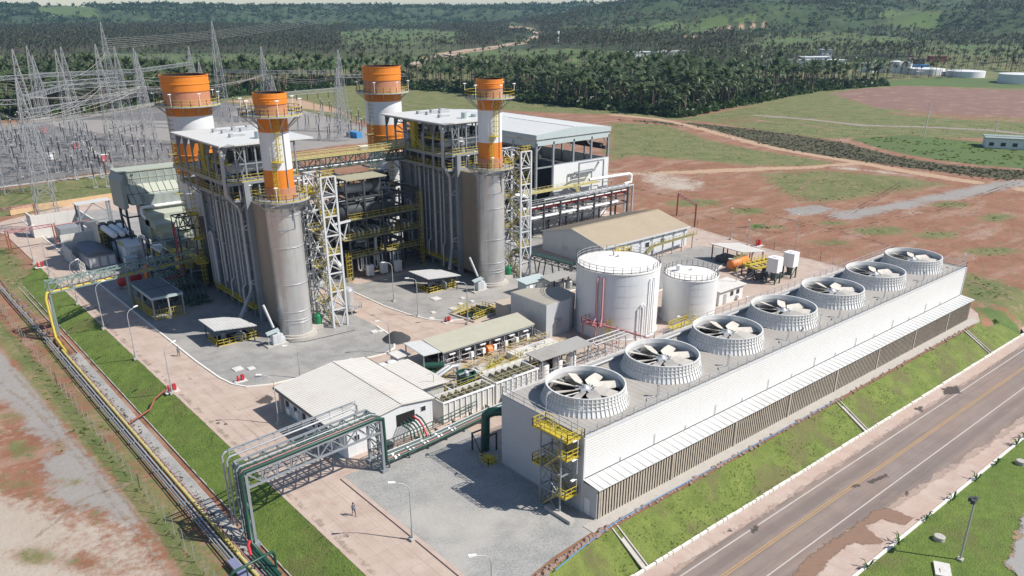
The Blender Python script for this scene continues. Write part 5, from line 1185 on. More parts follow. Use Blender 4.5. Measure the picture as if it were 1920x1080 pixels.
for p, q in zip(pts, pts[1:]): b.beam(p, q, 1.2, .12); b.rail([(p[0],p[1]-.6,p[2]),(q[0],q[1]-.6,q[2])], 1.0, 1.4, .08)
b.build('walkway', M['dullyellow'], t)
b = MB(); [b.beam((x,62,0),(x,62,3.3), .18) for x in (85,88.5,92,95.5,99.5)]; b.build('leg', M['steel'], t)

# ---------------------------------------------------------------- electrical building with the wide pale roof
t = thing('pump_house', 'white building with a wide dusty white gable roof, beside the pipe gantry over the road', 'building', (-7.8, 36.8, 0))
X0, X1, Ya, Yb, xr = -14.6, -1.0, 27.9, 45.7, -5.9
b = MB(); b.box(X0,Ya,0,X1,Yb,3.85); b.add([(X0,Ya,3.85),(X1,Ya,3.85),(X1,Ya,4.25),(xr,Ya,4.95),(X0,Yb,3.85),(X1,Yb,3.85),(X1,Yb,4.25),(xr,Yb,4.95),(X1,Ya,4.25),(X1,Yb,4.25)], [(0,1,2,3),(5,4,7,6),(1,5,6,2)]); b.build('wall', M['wallwhite'], t)
b = MB(); th_ = .14
b.hexa([(X0-.9,Ya-.3,3.75),(xr,Ya-.3,5.0),(xr,Yb+.3,5.0),(X0-.9,Yb+.3,3.75),(X0-.9,Ya-.3,3.9),(xr,Ya-.3,5.15),(xr,Yb+.3,5.15),(X0-.9,Yb+.3,3.9)])
b.hexa([(xr,Ya-.3,5.0),(X1+.3,Ya-.3,4.3),(X1+.3,Yb+.3,4.3),(xr,Yb+.3,5.0),(xr,Ya-.3,5.15),(X1+.3,Ya-.3,4.45),(X1+.3,Yb+.3,4.45),(xr,Yb+.3,5.15)])
b.beam((xr,Ya-.3,5.17),(xr,Yb+.3,5.17), .4, .1); b.build('roof', M['creamroof'], t)
b = MB(); b.box(X0-1.05,Ya-.3,3.6,X0-.88,Yb+.3,3.92); b.box(X1+.28,Ya-.3,4.2,X1+.42,Yb+.3,4.46); b.build('gutter', M['dark'], t)
for nm, x, w_, z, h_ in (('window',-13.2,.8,2.1,.8),('window',-2.9,.8,2.9,.75)):
    b = MB(); b.box(x,Ya-.05,z,x+w_,Ya+.02,z+h_); wn = b.build(nm, M['paleframe'], t); b = MB(); b.box(x+.06,Ya-.08,z+.06,x+w_-.06,Ya-.04,z+h_-.06); b.build('pane', M['glass'], wn)
b = MB(); b.box(-6.8,Ya-.04,1.9,-3.9,Ya+.02,3.6); b.build('opening', M['black'], t)
b = MB()
for y in (29.5,31.5,34,36,38.5,41,43.5): b.box(X0-.06,y,1.2,X0+.02,y+.9,2.2)
b.build('window', M['glass'], t)
for i, y in enumerate((30.8, 33.0, 37.2, 39.8, 42.6)):
    b = MB(); b.box(X0-.5,y,.6+.5*(i % 2),X0-.02,y+.9,1.5+.5*(i % 2)); b.build('air_conditioner', M['white'], t)
b = MB(); b.box(X0-.9,Ya,0,X0-.04,Yb,.05); b.box(X0-.5,45.0,0,X0,45.6,2.8); b.build('plinth', M['concrete'], t)
b = MB(); b.tube([(-10.4,Ya-1.2,0),(-10.4,Ya-1.2,2.6)], .06, 5); b.build('post', M['galv'], t)
o = MB(); o.box(-9.9,26.2,0,-8.5,27.2,.9); o.box(-9.7,26.3,.9,-8.7,27.1,1.1); o.lathe(-9.2,26.7,[(.35,1.1),(.35,1.16)],12); o = rebase(o.build('condenser_unit', M['dark']), (-9.2,26.7,0)); tag(o, 'small dark condenser unit on the ground in front of the white pump house gable', 'condenser unit')
t = thing('annex', 'flat pale-roofed annex on the right side of the white pump house', 'building', (2.4, 38, 0))
b = MB(); b.box(.1,33.2,0,4.7,42.7,3.3); b.build('wall', M['wallgrey'], t)
b = MB(); b.hexa([(-.1,32.5,3.5),(5.2,32.5,3.25),(5.2,43.2,3.25),(-.1,43.2,3.5),(-.1,32.5,3.62),(5.2,32.5,3.37),(5.2,43.2,3.37),(-.1,43.2,3.62)]); b.build('roof', M['creamroof'], t)
b = MB(); b.tube([(3.2,33.5,3.3),(3.2,33.5,4.6),(2.8,33.5,5),(2.2,33.5,5)], .05, 5); b.build('lamp', M['galv'], t)
o = thing('lean_to', 'pale blue-grey lean-to sheet behind the wide dusty roof of the pump house', 'lean-to', (-5, 47.6, 0))
b = MB(); b.prism([(-9.6,46.3),(-1.2,46.3),(-.8,49.8),(-4.5,49.2)], 3.0, 3.12); b.build('roof', mat('pale_blue_sheet', (.5,.55,.62), .5), o)
b = MB(); [b.beam((x,y,0),(x,y,3), .12) for x, y in ((-9,46.5),(-1.4,46.6),(-1.1,49.4),(-4.5,48.9))]; b.build('post', M['steel'], o)
o = thing('white_tanks', 'pair of small white domed tanks between the lean-to and the pump shed', 'tank', (4.2, 47, 0))
for x in (2.7, 4.5): b = MB(); b.lathe(x, 46.8, [(.95,0),(.95,1.6),(.7,1.95),(.2,2.05)], 18); b.build('tank_shell', M['tank'], o)

# ---------------------------------------------------------------- pump shed and basins
t = thing('pump_shed', 'long open pump shed with a ribbed olive-grey roof above a row of pumps', 'shed', (20.5, 44.8, 0))
b = MB(); b.hexa([(11,42.0,3.35),(30.7,42.0,3.35),(31.2,47.8,3.05),(10.9,48.2,3.05)][:0] or [(10.9,41.9,3.15),(30.4,42.0,3.15),(31.1,47.4,3.6),(10.9,47.8,3.6),(10.9,41.9,3.27),(30.4,42.0,3.27),(31.1,47.4,3.72),(10.9,47.8,3.72)]); b.build('roof', M['olive'], t)
b = MB()
for x in np.linspace(11.3, 30.2, 7):
    b.beam((x,42.4,0),(x,42.4,3.15), .2); b.beam((x,47.3,0),(x,47.3,3.5), .2)
b.beam((11,42.1,3.0),(30.3,42.1,3.0), .12, .25); b.build('post', M['steel'], t)
b = MB(); b.box(11,47.2,0,31,47.4,3.4); b.box(10.9,42.2,0,11,47.4,1.0); b.build('back_wall', M['dark'], t)
for i in range(6):
    x = 12.6+3.1*i; b = MB(); b.box(x-.55,41.6,2.55,x+.55,41.85,2.72); b.build('tube_light', M['white'], t)
for i in range(8):
    x = 13+2.3*i; b = MB(); b.box(x-.3,43.4,0,x+.3,45.2,.35); b.tube([(x,43.5,.8),(x,44.9,.8)], .42, 10); b.lathe(x, 43.9, [(.28,.9),(.28,1.9),(.1,2)], 8); b.build('pump', M['galv'] if i != 4 else M['brightorange'], t)
for i in range(6):
    x = 16.5+2.4*i; b = MB(); b.box(x-.28,41.5,1.05,x+.28,41.9,1.95); b.beam((x,41.7,0),(x,41.7,1.1), .1); b.build('control_box', M['white'], t)
b = MB(); b.lathe(20.4, 42.0, [(.0,0),(.0,0)], 3) if False else None; b.tube([(19.9,42.3,1.1),(21.4,42.3,1.1)], .75, 14); b.build('orange_motor', M['brightorange'], t)
b = MB()
for z in (.5, 1.3, 2.2): b.tube([(11.2,42.9,z),(30.2,42.9,z)], .09, 5)
for x in np.arange(12, 30, 1.6): b.tube([(x,42.9,2.2),(x,42.9,.3)], .07, 5)
b.build('pipework', M['galv'], t)
t = thing('entrance_canopy', 'bright white sheet canopy at the left end of the long pump shed', 'canopy', (9.3, 45, 0))
b = MB(); b.hexa([(7.7,42.6,3.25),(10.85,42.4,3.15),(10.85,47.9,3.45),(7.9,48.6,3.5),(7.7,42.6,3.37),(10.85,42.4,3.27),(10.85,47.9,3.57),(7.9,48.6,3.62)]); b.build('roof', M['canopy'], t)
b = MB(); [b.beam((x,y,0),(x,y,3.3), .14) for x, y in ((7.9,42.9),(10.6,42.7),(8.1,48.2))]; b.build('post', M['steel'], t)
o = MB(); o.tube([(8.0,43.6,1.2),(9.6,42.6,1.2),(10.9,41.7,1.2)], .55, 12); o.box(8.2,42.3,0,10.6,43.4,.6); o = rebase(o.build('green_vessel', M['green']), (9.4,42.8,0)); tag(o, 'dark green horizontal vessel under the edge of the bright white sheet canopy', 'vessel')
t = thing('switch_kiosk', 'small grey kiosk with a flat pale roof left of the white sheet canopy', 'kiosk', (6.4, 48, 0))
b = MB(); b.box(5.6,46.8,0,7.6,49,2.2); b.build('wall', M['wallgrey'], t); b = MB(); b.box(5.3,46.5,2.2,7.9,49.3,2.35); b.build('roof', M['palecon'], t)
def basin(x0, x1, y0, y1, h, label, sides):
    t = thing('filter_basin', label, 'basin', ((x0+x1)/2, (y0+y1)/2, 0), 'white ribbed filter basins')
    b = MB(); wt = .22
    b.box(x0,y0,0,x1,y0+wt,h); b.box(x0,y1-wt,0,x1,y1,h); b.box(x0,y0+wt,0,x0+wt,y1-wt,h-.003); b.box(x1-wt,y0+wt,0,x1,y1-wt,h-.003); b.build('basin_wall', M['palecon'], t)
    b = MB(); x = x0+.1
    while x < x1-.05: b.box(x-.08,y0-.16,0,x+.08,y0+.002,h-.05); x += .98
    b.box(x0-.03,y0-.2,h-.12,x1+.03,y0+.05,h+.08); b.build('wall_rib', M['white'], t)
    b = MB(); b.box(x0+wt,y0+wt,0,x1-wt,y1-wt,h-.8); b.build('water', mat('green_basin_water', (.05,.06,.025), .15), t)
    b = MB()
    for k in range(int((x1-x0)/1.2)): b.box(x0+.5+1.2*k,y0+wt,h-.7,x0+.65+1.2*k,y1-wt,h-.1); b.hexa([(x0+.6+1.2*k,y0+.6,h-.75),(x0+1.5+1.2*k,y0+.6,h-.75),(x0+1.5+1.2*k,y1-.8,h-.75),(x0+.6+1.2*k,y1-.8,h-.75),(x0+.9+1.2*k,y0+.8,h-.1),(x0+1.0+1.2*k,y0+.8,h-.1),(x0+1.0+1.2*k,y1-1.2,h-.1),(x0+.9+1.2*k,y1-1.2,h-.1)])
    b.build('baffle', mat('mossy_baffle', (.28,.265,.2), .8, var=.3), t)
    b = MB(); b.rail([(x0,y0+.1,h),(x1,y0+.1,h)], 1.05, 1.4, .035, 0, False, False); b.rail([(x0,y1-.1,h),(x1,y1-.1,h)], 1.05, 1.4, .035, 0, False, False); b.build('railing', M['paleyellow'], t)
    return t
basin(.5, 9.6, 27.6, 30.4, 3.15, 'white ribbed concrete filter basin nearest the pump house', 0)
basin(9.9, 18.2, 27.6, 31.4, 3.35, 'white ribbed concrete filter basin next to the end of the cooling tower', 0)
o = thing('green_tank', 'dark green round open-topped tank behind the white filter basins', 'tank', (9.6, 34.2, 0))
b = MB(); b.lathe(9.6, 34.2, [(1.45,0),(1.45,2.7),(1.55,2.72),(1.55,2.85),(1.3,2.85),(1.3,2.3)], 28, 0, False); b.lathe(9.6,34.2,[(1.3,2.35),(.01,2.4)],20,0,False); b.build('tank_shell', M['green'], o)
b = MB(); b.lathe(9.6, 34.2, [(.45,2.4),(.45,2.95),(.25,3.2)], 12); b.beam((8.2,34.2,2.9),(11,34.2,2.9), .2); b.build('mixer', M['galv'], o)
t = thing('dosing_area', 'sandy dosing yard with yellow rails and pipes between the pump shed and the filter basins', 'yard', (18, 37, 0))
b = MB(); b.box(5.4,31.8,0,32,41.4,.12); b.build('slab', mat('sandy_slab', (.45,.36,.26), .9, var=.2, grime=.4, stain=(.25,.17,.1)), t)
b = MB(); b.box(22,36,.1,31.6,39.6,1.1); b.box(12.4,32.4,.1,20.6,34.2,2.2); b.box(14,36,.1,20,39,.5); b.build('tank_bund', M['palecon'], t)
b = MB()
for p in ([(6.5,38.6,.2),(21,40.6,.2)],[(13,35.2,.6),(20.5,35.8,.6)],[(21.8,35.8,1.1),(31.8,35.8,1.1)],[(21.8,35.8,1.1),(21.8,39.8,1.1),(31.8,39.8,1.1)],[(12.2,32.2,2.2),(20.8,32.2,2.2)],[(5.6,32.2,.2),(5.6,36,.2)],[(6,31.6,1.5),(12,32.2,1.5)]): b.rail(p, 1.1, 1.5, .05, 0, False, False)
b.stair((12.6,35,.2),(15.4,35,2.3), .8); b.stair((16.4,37.6,.4),(18.6,36.2,2), .7)
for k in range(9): b.beam((20.2+k*.4,36.2+.1*k,.2),(20.2+k*.4,36.2+.1*k,2.0), .07)
b.build('railing', M['yellow'], t)
rg = random.Random(9); b = MB()
for k in range(70):
    x = rg.uniform(6, 30); y = rg.uniform(32, 41); z = rg.uniform(.3, 1.8); L = rg.uniform(.6, 3); r = rg.choice((.05,.07,.1))
    if rg.random() < .5: b.tube([(x,y,z),(x+L,y,z),(x+L,y,.12)], r, 5)
    else: b.tube([(x,y,.12),(x,y,z),(x,y+min(L, 41.4-y),z)], r, 5)
b.tube([(5.6,36.6,2.2),(10.2,38.6,2.2),(11.0,38.2,2.2),(11.0,38.2,.3)], .32, 8); b.tube([(5.4,37.4,2.1),(9.8,39.3,2.1),(11.6,38.6,2.1),(11.6,38.6,.3)], .25, 8)
b.build('pipework', M['galv'], t)
b = MB()
for k in range(12): x = rg.uniform(12, 30); y = rg.uniform(33, 40.5); b.lathe(x, y, [(.35,.12),(.35,.7),(.15,1.0),(.15,1.4)], 10)
b.build('dosing_pump', M['steel'], t)
t = thing('chemical_canopy', 'grey ribbed roof on posts close behind the first fan of the cooling tower', 'canopy', (25, 30.2, 0))
b = MB(); b.hexa([(19.3,28.2,3.85),(30.3,28.0,3.85),(30.3,31.6,4.1),(19.1,31.6,4.1),(19.3,28.2,3.97),(30.3,28.0,3.97),(30.3,31.6,4.22),(19.1,31.6,4.22)]); b.build('roof', M['greyroof'], t)
b = MB(); [b.beam((x,y,0),(x,y,3.9), .2) for x in (19.8,23.2,26.6,29.8) for y in (28.5,31.3)]; b.build('post', M['steel'], t)
b = MB(); [b.lathe(x, 29.9, [(.8,0),(.8,2.2),(.3,2.6)], 16) for x in (21.5,24.4,27.4)]; b.build('dosing_tank', M['white'], t)
b = MB(); b.box(19.6,31.0,0,26,31.2,2.6); b.build('back_wall', M['dark'], t)
t = thing('pipe_trestle', 'bare grey pipe supports at the right end of the grey ribbed roof', 'frame', (34, 29, 0))
b = MB()
for k in range(5):
    x = 31.5+1.6*k; b.beam((x,27.8,0),(x,27.8,3.3), .12); b.beam((x,31,0),(x,31,3.3), .12); b.beam((x,27.8,3.3),(x,31,3.3), .12); b.beam((x,27.8,0),(x,31,3.2), .08)
for y in (28.2,29.2,30.4): b.tube([(31,y,3.45),(39,y,3.45)], .13, 6)
b.build('frame_steel', M['galv'], t)

# ---------------------------------------------------------------- grey block by the tank, kiosk, pit
t = thing('grey_block', 'windowless grey box building with a sandy flat roof beside the big white tank', 'building', (37.6, 46.4, 0))
b = MB(); b.prism([(32.8,41.7),(38.4,41.7),(41.2,43.2),(41.8,47.6),(36,51.2),(32.8,51.2)], 0, 6.1); b.build('wall', M['wallgrey'], t)
b = MB(); b.prism([(32.9,41.8),(38.35,41.8),(41.1,43.25),(41.7,47.55),(36,51.1),(32.9,51.1)], 6.0, 6.16); b.build('roof', mat('sandy_flat_roof', (.36,.33,.275), .9, var=.2, grime=.4, stain=(.25,.22,.18)), t)
b = MB(); b.box(35.2,41.55,1.2,36.2,41.69,2.6); b.box(34.9,41.3,2.9,36.4,41.69,3.0); b.build('wall_louver', M['galv'], t)
b = MB(); b.rail([(31,40.6,0),(32.5,40.6,0),(32.5,42,0)], 1.1, .8, .07); b.stair((30.4,41.6,1.4),(32.2,41.6,0), .8); b.build('steps', M['galv'], t)
t = thing('low_store', 'low sandy-roofed concrete store against the back of the grey box building', 'store', (37, 54, 0))
b = MB(); b.box(33.3,52,0,41,56.2,2.7); b.build('wall', M['concrete'], t); b = MB(); b.box(33.1,51.8,2.7,41.2,56.4,2.86); b.build('roof', mat('sandy_slab_roof', (.45,.38,.31), .9, var=.2), t)
t = thing('switch_kiosk', 'blue-grey kiosk with a sloping roof under the flat canopy near the farther silo', 'kiosk', (47, 62.6, 0))
b = MB(); b.box(45.2,61.0,0,50.4,63.6,2.6); b.build('wall', M['bluegrey'], t)
b = MB(); b.hexa([(44.8,60.6,2.6),(51.2,60.6,2.6),(51.2,64,2.85),(44.8,64,2.85),(44.8,60.6,2.7),(51.2,60.6,2.7),(51.2,64,2.95),(44.8,64,2.95)]); b.build('roof', M['bluegrey'], t)
b = MB(); b.box(46,60.9,.2,46.9,60.99,2.2); b.box(48,60.9,1.2,49.5,60.99,2.2); b.build('door', M['white'], t)
t = thing('flat_canopy', 'flat grey canopy on dark posts behind the grey box building', 'canopy', (54, 59.6, 0))
b = MB(); b.prism([(48.2,57.3),(60.5,57.8),(60.8,61.4),(48.8,60.9)], 3.3, 3.45); b.build('roof', M['greyroof'], t)
b = MB(); [b.beam((x,y,0),(x,y,3.3), .2) for x, y in ((48.6,57.6),(52.4,57.8),(56.4,58),(60.2,58.1),(60.3,61.1),(52.6,60.7))]; b.build('post', M['dark'], t)
b = MB(); [b.lathe(x, 59.3, [(.7,0),(.7,1.5),(.3,1.9)], 14) for x in (53.5,55.6,58.4)]; b.build('compressor', M['galv'], t)
t = thing('valve_pit', 'open concrete valve pit with yellow rails in the grey stone yard', 'pit', (31, 59.6, 0))
b = MB(); a_ = [(27.4,62.2),(28.1,56.2),(35.2,57.4),(34.2,63.4)]
ribbon(b, a_+[a_[0]], .5, -.1, .3); b.prism([(34.4,57.6),(40.8,54.6),(41,57.4),(34.9,60.4)], 0, .9); b.build('pit_wall', mat('sandy_concrete', (.47,.4,.33), .9, var=.2), t)
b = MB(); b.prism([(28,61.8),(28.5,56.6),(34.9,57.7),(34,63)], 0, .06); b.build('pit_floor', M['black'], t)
b = MB(); b.rail([(28.5,56.8,.3),(34.9,58,.3),(34.3,61.5,.3)], 1.0, 1, .09); b.rail([(27.9,62,.3),(31.5,62.8,.3)], 1.0, 1, .09); b.rail([(31.2,57.4,.3),(31.2,60.8,.3),(28.2,60.4,.3)], 1.0, 1, .09); b.build('railing', M['yellow'], t)
b = MB()
for k in range(3): b.tube([(29+k*1.8,58,.2),(30+k*1.6,61,.6),(31.5+k*1.4,62.3,.3)], .12, 6)
b.build('pipework', M['green'], t)
o = MB()
n = 28
o.lathe(12.7, 58.4, [(2.5,0),(2.1,.35),(1.4,.85),(.7,1.25),(.05,1.45)], n, 0)
o.v = [(x+.25*mnoise.noise(Vector((x,y,z))*1.2), y+.25*mnoise.noise(Vector((y,x,z))*1.2), z+.12*mnoise.noise(Vector((x,y,z))*2)) for x, y, z in o.v]
o = rebase(o.build('grit_heap', M['coal']), (12.7,58.4,0)); tag(o, 'dark conical heap of grit at the corner of the stone yard beside a lamp post', 'heap')
# manhole slabs in the yards
for i, (px, py, s) in enumerate(((817,560,1.7),(867,559,.9),(864,570,1.0),(885,565,.8),(851,579,1.5),(812,586,.9),(809,597,1.0),(702,622,1.2),(713,621,.8),(446,692,1.5),(471,691,1.1),(430,642,.9))):
    x, y = G(px, py, .05); b = MB(); b.box(x-s/2,y-s/2,.02,x+s/2,y+s/2,.16); b.box(x-s*.35,y-s*.35,.16,x+s*.35,y+s*.35,.19); o = rebase(b.build('manhole_cover', M['palecon']), (x,y,0)); tag(o, 'square pale concrete manhole slab lying in the grey stone yard', 'manhole cover', 'concrete manhole slabs in the yards')
# hydrants
def hydrant(x, y, label, s=1.):
    t = thing('fire_hydrant', label, 'hydrant', (x, y, 0), 'red fire hydrants and hose boxes')
    b = MB(); b.lathe(x, y, [(.22*s,0),(.22*s,.1),(.13*s,.12),(.13*s,.8*s),(.18*s,.85*s),(.1*s,1.0*s)], 10); b.tube([(x-.35*s,y,.6*s),(x+.35*s,y,.6*s)], .1*s, 8); b.build('hydrant_body', M['red'], t)
    b = MB(); b.box(x+.5*s,y-.25*s,.2,x+.95*s,y+.25*s,.95*s); b.build('hose_box', M['red'], t)
    b = MB(); b.box(x-.6*s,y-.7*s,0,x+1.3*s,y+.7*s,.08); b.build('base_slab', M['palecon'], t)
hydrant(24.2, 59.6, 'red fire hydrant on the stone yard near the valve pit', 1)
hydrant(-15.5, 59.4, 'red fire hydrant at the rounded corner of the stone yard by the concrete road', 1)
hydrant(-24.9, 62.6, 'red fire hydrant at the edge of the west grass bank, by a lamp post', 1.1)
hydrant(-24.9, 147, 'red fire hydrant on the far west verge beside the clearance gate', 1.2)
hydrant(113.2, 53, 'red fire hydrant by the east fence behind the roofed orange tank', 1.5)
o = thing('hydrant_pipe', 'red pipe running from the pipeline over the drain to the hydrant by the lamp post', 'pipe', (-28, 61, 0))
b = MB(); b.tube([(-32.2,58.5,-1.2),(-28.6,60.4,-.9),(-27.4,61.4,.1),(-25.4,62.6,.5)], .14, 6); b.build('pipe', M['rust'], o)
# ---------------------------------------------------------------- gas turbine area
t = thing('filter_house', 'greenish-grey air intake filter house with a stepped duct, beside the widest stack', 'filter house', (1, 136, 0))
xa, xb = -6.8, 7.4
b = MB(); b.box(xa,138,15.2,xb,143.5,20); b.build('filter_box', M['ventgrey'], t)
b = MB(); b.box(xa-.2,137.8,20,xb+.2,143.7,20.25); b.build('roof', M['hood'], t)
b = MB()
for k in range(8): x = xa+.9+k*1.8; b.box(x-.08,137.9,17.2,x+.08,138,20)
b.box(xa,137.9,18.4,xb,138,18.55); b.build('panel_strip', M['hood'], t)
b = MB(); b.hexa([(xa+.6,134.2,13.4),(xb,134.2,13.4),(xb,138,13.4),(xa+.6,138,13.4),(xa+.6,134.2,13.6),(xb,134.2,13.6),(xb,138,17.2),(xa+.6,138,17.2)]); hd = b.build('weather_hood', M['hood'], t)
b = MB()
for k in range(9): x = xa+1.6+1.5*k; b.beam((x,134.15,13.65),(x,137.98,17.28), .07)
b.beam((xa+.6,136.1,15.45),(xb,136.1,15.45), .08); b.build('hood_seam', M['dark'], hd)
b = MB()
for k in range(8): b.hexa([(xa-.9,134.4+k*1.1,12.4-.0*k),(xa,134.4+k*1.1,13.0),(xa,135.4+k*1.1,13.0),(xa-.9,135.4+k*1.1,12.4),(xa-.9,134.4+k*1.1,18.5),(xa,134.4+k*1.1,20),(xa,135.4+k*1.1,20),(xa-.9,135.4+k*1.1,18.5)])
b.build('side_hood', M['ventgrey'], t)
b = MB(); b.tube([(xa+2.2,133.6,12.8),(xb,133.6,12.8)], .35, 10); b.tube([(xa+2.2,133.6,12.8),(xa+2.2,133.6,11.2),(xa+2.6,132.6,10.4)], .3, 8); b.build('vent_duct', M['white'], t)
for k, (y0_, z0_, z1_) in enumerate(((131.8,11.2,13.2),(130.0,9.4,12.0),(128.2,7.6,10.4))):
    b = MB(); b.hexa([(xa+3.0+.5*k,y0_,z0_-1.2),(xb,y0_,z0_-1.2),(xb,138-k,z0_-1.2),(xa+3.0+.5*k,138-k,z0_-1.2),(xa+3.0+.5*k,y0_,z0_),(xb,y0_,z0_),(xb,138-k,z1_),(xa+3.0+.5*k,138-k,z1_)]); b.build('intake_duct', M['hood'], t)
b = MB(); b.box(xa+4,126.5,3.2,xb,137,6.2); b.box(xa+3.5,134,5,xb,142,15.2); b.build('plenum', M['ventgrey'], t)
b = MB()
for x in (xa+.3, xa+5, xb-.4):
    for y in (138.4, 143.2): b.beam((x,y,0),(x,y,15.2), .45)
for z in (5, 10): b.beam((xa+.3,138.4,z),(xb,138.4,z), .3); b.beam((xa+.3,138.4,z),(xa+.3,143.2,z), .3)
b.beam((xa+.3,138.4,5),(xa+.3,143.2,10), .2); b.beam((xa+.3,143.2,10),(xa+.3,138.4,15), .2); b.build('leg', M['dark'], t)
t = thing('gas_turbine', 'dark gas turbine enclosure with pipes and walkways, left of the nearer boiler house', 'turbine', (2, 116, 0))
b = MB(); b.box(-1,109,.4,7.5,126,5.8); b.box(-3.2,122,.4,-1,134,4.2); b.box(0,105.5,2,8,112,14); b.build('enclosure', M['dark'], t)
b = MB(); b.tube([(3,126,3.5),(3,132,3.5)], 1.6, 16); b.build('inlet_casing', M['steel'], t)
b = MB(); b.box(-4.6,108,5.8,-1,121,5.95); b.rail([(-1,108,5.95),(-4.6,108,5.95),(-4.6,121,5.95)], 1.1, 1.3, .08); b.rail([(-5.4,122,3.2),(-5.4,131,3.2)], 1.1, 1.3, .08); b.box(-5.4,122,3.05,-3.2,131,3.2); b.rail([(-5.5,127,8),(-1,127,8)], 1.1, 1.2, .08); b.ladder((-4.8,114,0),(-4.8,114,6), (0,1,0), .6, True); b.build('walkway', M['yellow'], t)
rg = random.Random(21)
for mm in ('galv', 'steel', 'darkgreen'):
    b = MB()
    for k in range(26):
        x = rg.uniform(-8, 6); y = rg.uniform(107, 134); z = rg.uniform(.6, 7.5); L = rg.uniform(1.5, 6); r = rg.choice((.08,.12,.18,.3))
        if rg.random() < .5: b.tube([(x,y,z),(x,y+L,z),(x,y+L,.3)], r, 6)
        else: b.tube([(x,y,z),(x+L*.6,y,z),(x+L*.6,y,.3)], r, 6)
    b.build('pipework', M[mm], t)
b = MB(); b.box(-7,126.6,.2,-5.6,128,3.4); b.box(-6.6,121.5,5.8,-5,123,7); b.build('valve_box', M['white'], t)
t = thing('red_pipe_post', 'tall thin red fire pipe rising beside the gas turbine enclosure', 'pipe', (-6.2, 110, 0))
b = MB(); b.tube([(-10.4,107,3.8),(-6.6,107,3.9),(-6.4,107.2,4.2),(-6.4,107.2,14.4)], .14, 6); b.build('pipe', M['red'], t)
t = thing('dark_truss_frame', 'small dark truss frame high beside the left end of the nearer boiler', 'frame', (-3, 108, 0))
b = MB(); b.truss((-5.4,109.8,12.6),(-1,109.8,12.6), 3.0, 2.6, 3, .22, .16); [b.beam((x,y,0),(x,y,12.6), .25) for x in (-5.4,-1.2) for y in (108.4,111.2)]; b.build('truss', M['dark'], t)
t = thing('accessory_enclosure', 'white equipment block with three white cylinders on its roof, by the filter house', 'enclosure', (-7.5, 141, 0))
b = MB(); b.box(-9.5,133.5,.3,-5.4,139.4,4.6); b.box(-9.2,139.4,.3,-4.6,147,3.2); b.build('enclosure', M['wallwhite'], t)
b = MB(); b.hexa([(-9.7,133.3,4.6),(-5.2,133.3,4.6),(-5.2,139.6,5.1),(-9.7,139.6,5.1),(-9.7,133.3,4.75),(-5.2,133.3,4.75),(-5.2,139.6,5.25),(-9.7,139.6,5.25)]); b.build('roof', M['white'], t)
for k in range(3): b = MB(); x = -9.6+1.75*k; b.tube([(x,139.6,6.2),(x,139.8,6.2),(x,148.5,6.2),(x,148.8,6.2)], [.4,.75,.75,.4], 14); b.build('roof_cylinder', M['white'], t)
b = MB(); b.box(-9.9,139.4,5.2,-5.0,149,5.45); [b.beam((x,y,0),(x,y,5.2), .25) for x in (-9.7,-5.2) for y in (139.6,144,148.8)]; b.build('frame', M['dark'], t)
b = MB(); b.rail([(-9.8,133.4,4.75),(-9.8,137,4.75)], 1.0, 1, .08); b.ladder((-10.2,148,0),(-10.2,148,6.5), (0,1,0), .7, True); b.box(-10.6,147.6,5.2,-7.6,150,5.35); b.rail([(-10.6,147.6,5.35),(-7.6,147.6,5.35)], 1.1, 1, .09); b.build('access_ladder', M['yellow'], t)
b = MB(); 
for k in range(3): b.box(-9.5+1.8*k,150,6.4,-8.3+1.8*k,152.4,6.8)
b.box(-9.8,149.8,.2,-4.6,153,6.2); b.build('cooler', M['dark'], t)
for k in range(4): b = MB(); x = -8.9+1.0*k; b.box(x,133.2,1,x+.8,133.5,3.6); b.build('panel_door', M['palecon'], t)
t = thing('hoist_canopy', 'tall steel frame with a small flat pale roof behind the three white cylinders', 'canopy', (-9, 156, 0))
b = MB(); b.prism([(-13.4,153),(-5.4,154.4),(-5.4,157.6),(-13.4,156.2)], 11.2, 11.4); b.build('roof', M['canopy'], t)
b = MB()
for x, y in ((-13,153.4),(-13,156),(-5.8,154.8),(-5.8,157.2)): b.beam((x,y,0),(x,y,11.2), .35)
b.beam((-13,153.4,8),(-9.6,153.9,11.2), .2); b.beam((-5.8,154.8,8),(-9.6,154,11.2), .2); b.beam((-13,153.4,7),(-5.8,154.8,7), .25); b.build('post', M['steel'], t)
t = thing('blast_wall', 'pale concrete transformer blast walls standing in an L, at the far end of the west road', 'wall', (-14, 162, 0))
b = MB(); b.box(-19.6,176,0,-19.2,181.5,5.6); b.box(-19.2,176,0,-8.3,176.4,5.6); b.box(-8.7,158,0,-8.3,176,5.8); b.build('wall_panel', M['palecon'], t)
b = MB(); b.box(-18.6,150.5,0,-11.6,150.9,5.5); b.box(-12.0,150.9,0,-11.6,160,5.5); b.box(-18.6,143.5,0,-18.2,150.5,3.4); b.build('wall_panel', M['palecon'], t)
b = MB(); b.box(-17,164,0,-10.5,172,.3); b.box(-15.6,165.5,.3,-11,171,3.6); b.build('transformer', M['steel'], t)
b = MB(); b.tube([(-19.3,163,5.2),(-8.6,163,5.4)], .12, 6); b.build('spray_pipe', M['pink'], t)
t = thing('auxiliary_container', 'dark blue-grey equipment container with a curved roof by the west road', 'container', (-13.4, 142, 0))
b = MB(); b.box(-16.6,136.5,.3,-11,148,3.0); b.build('container_body', mat('container_grey', (.27,.29,.32), .6), t)
b = MB(); n = 8
ar = [(-16.8+5.9*k/n, 3.0+1.0*math.sin(math.pi*(.16+.84*k/n))) for k in range(n+1)]
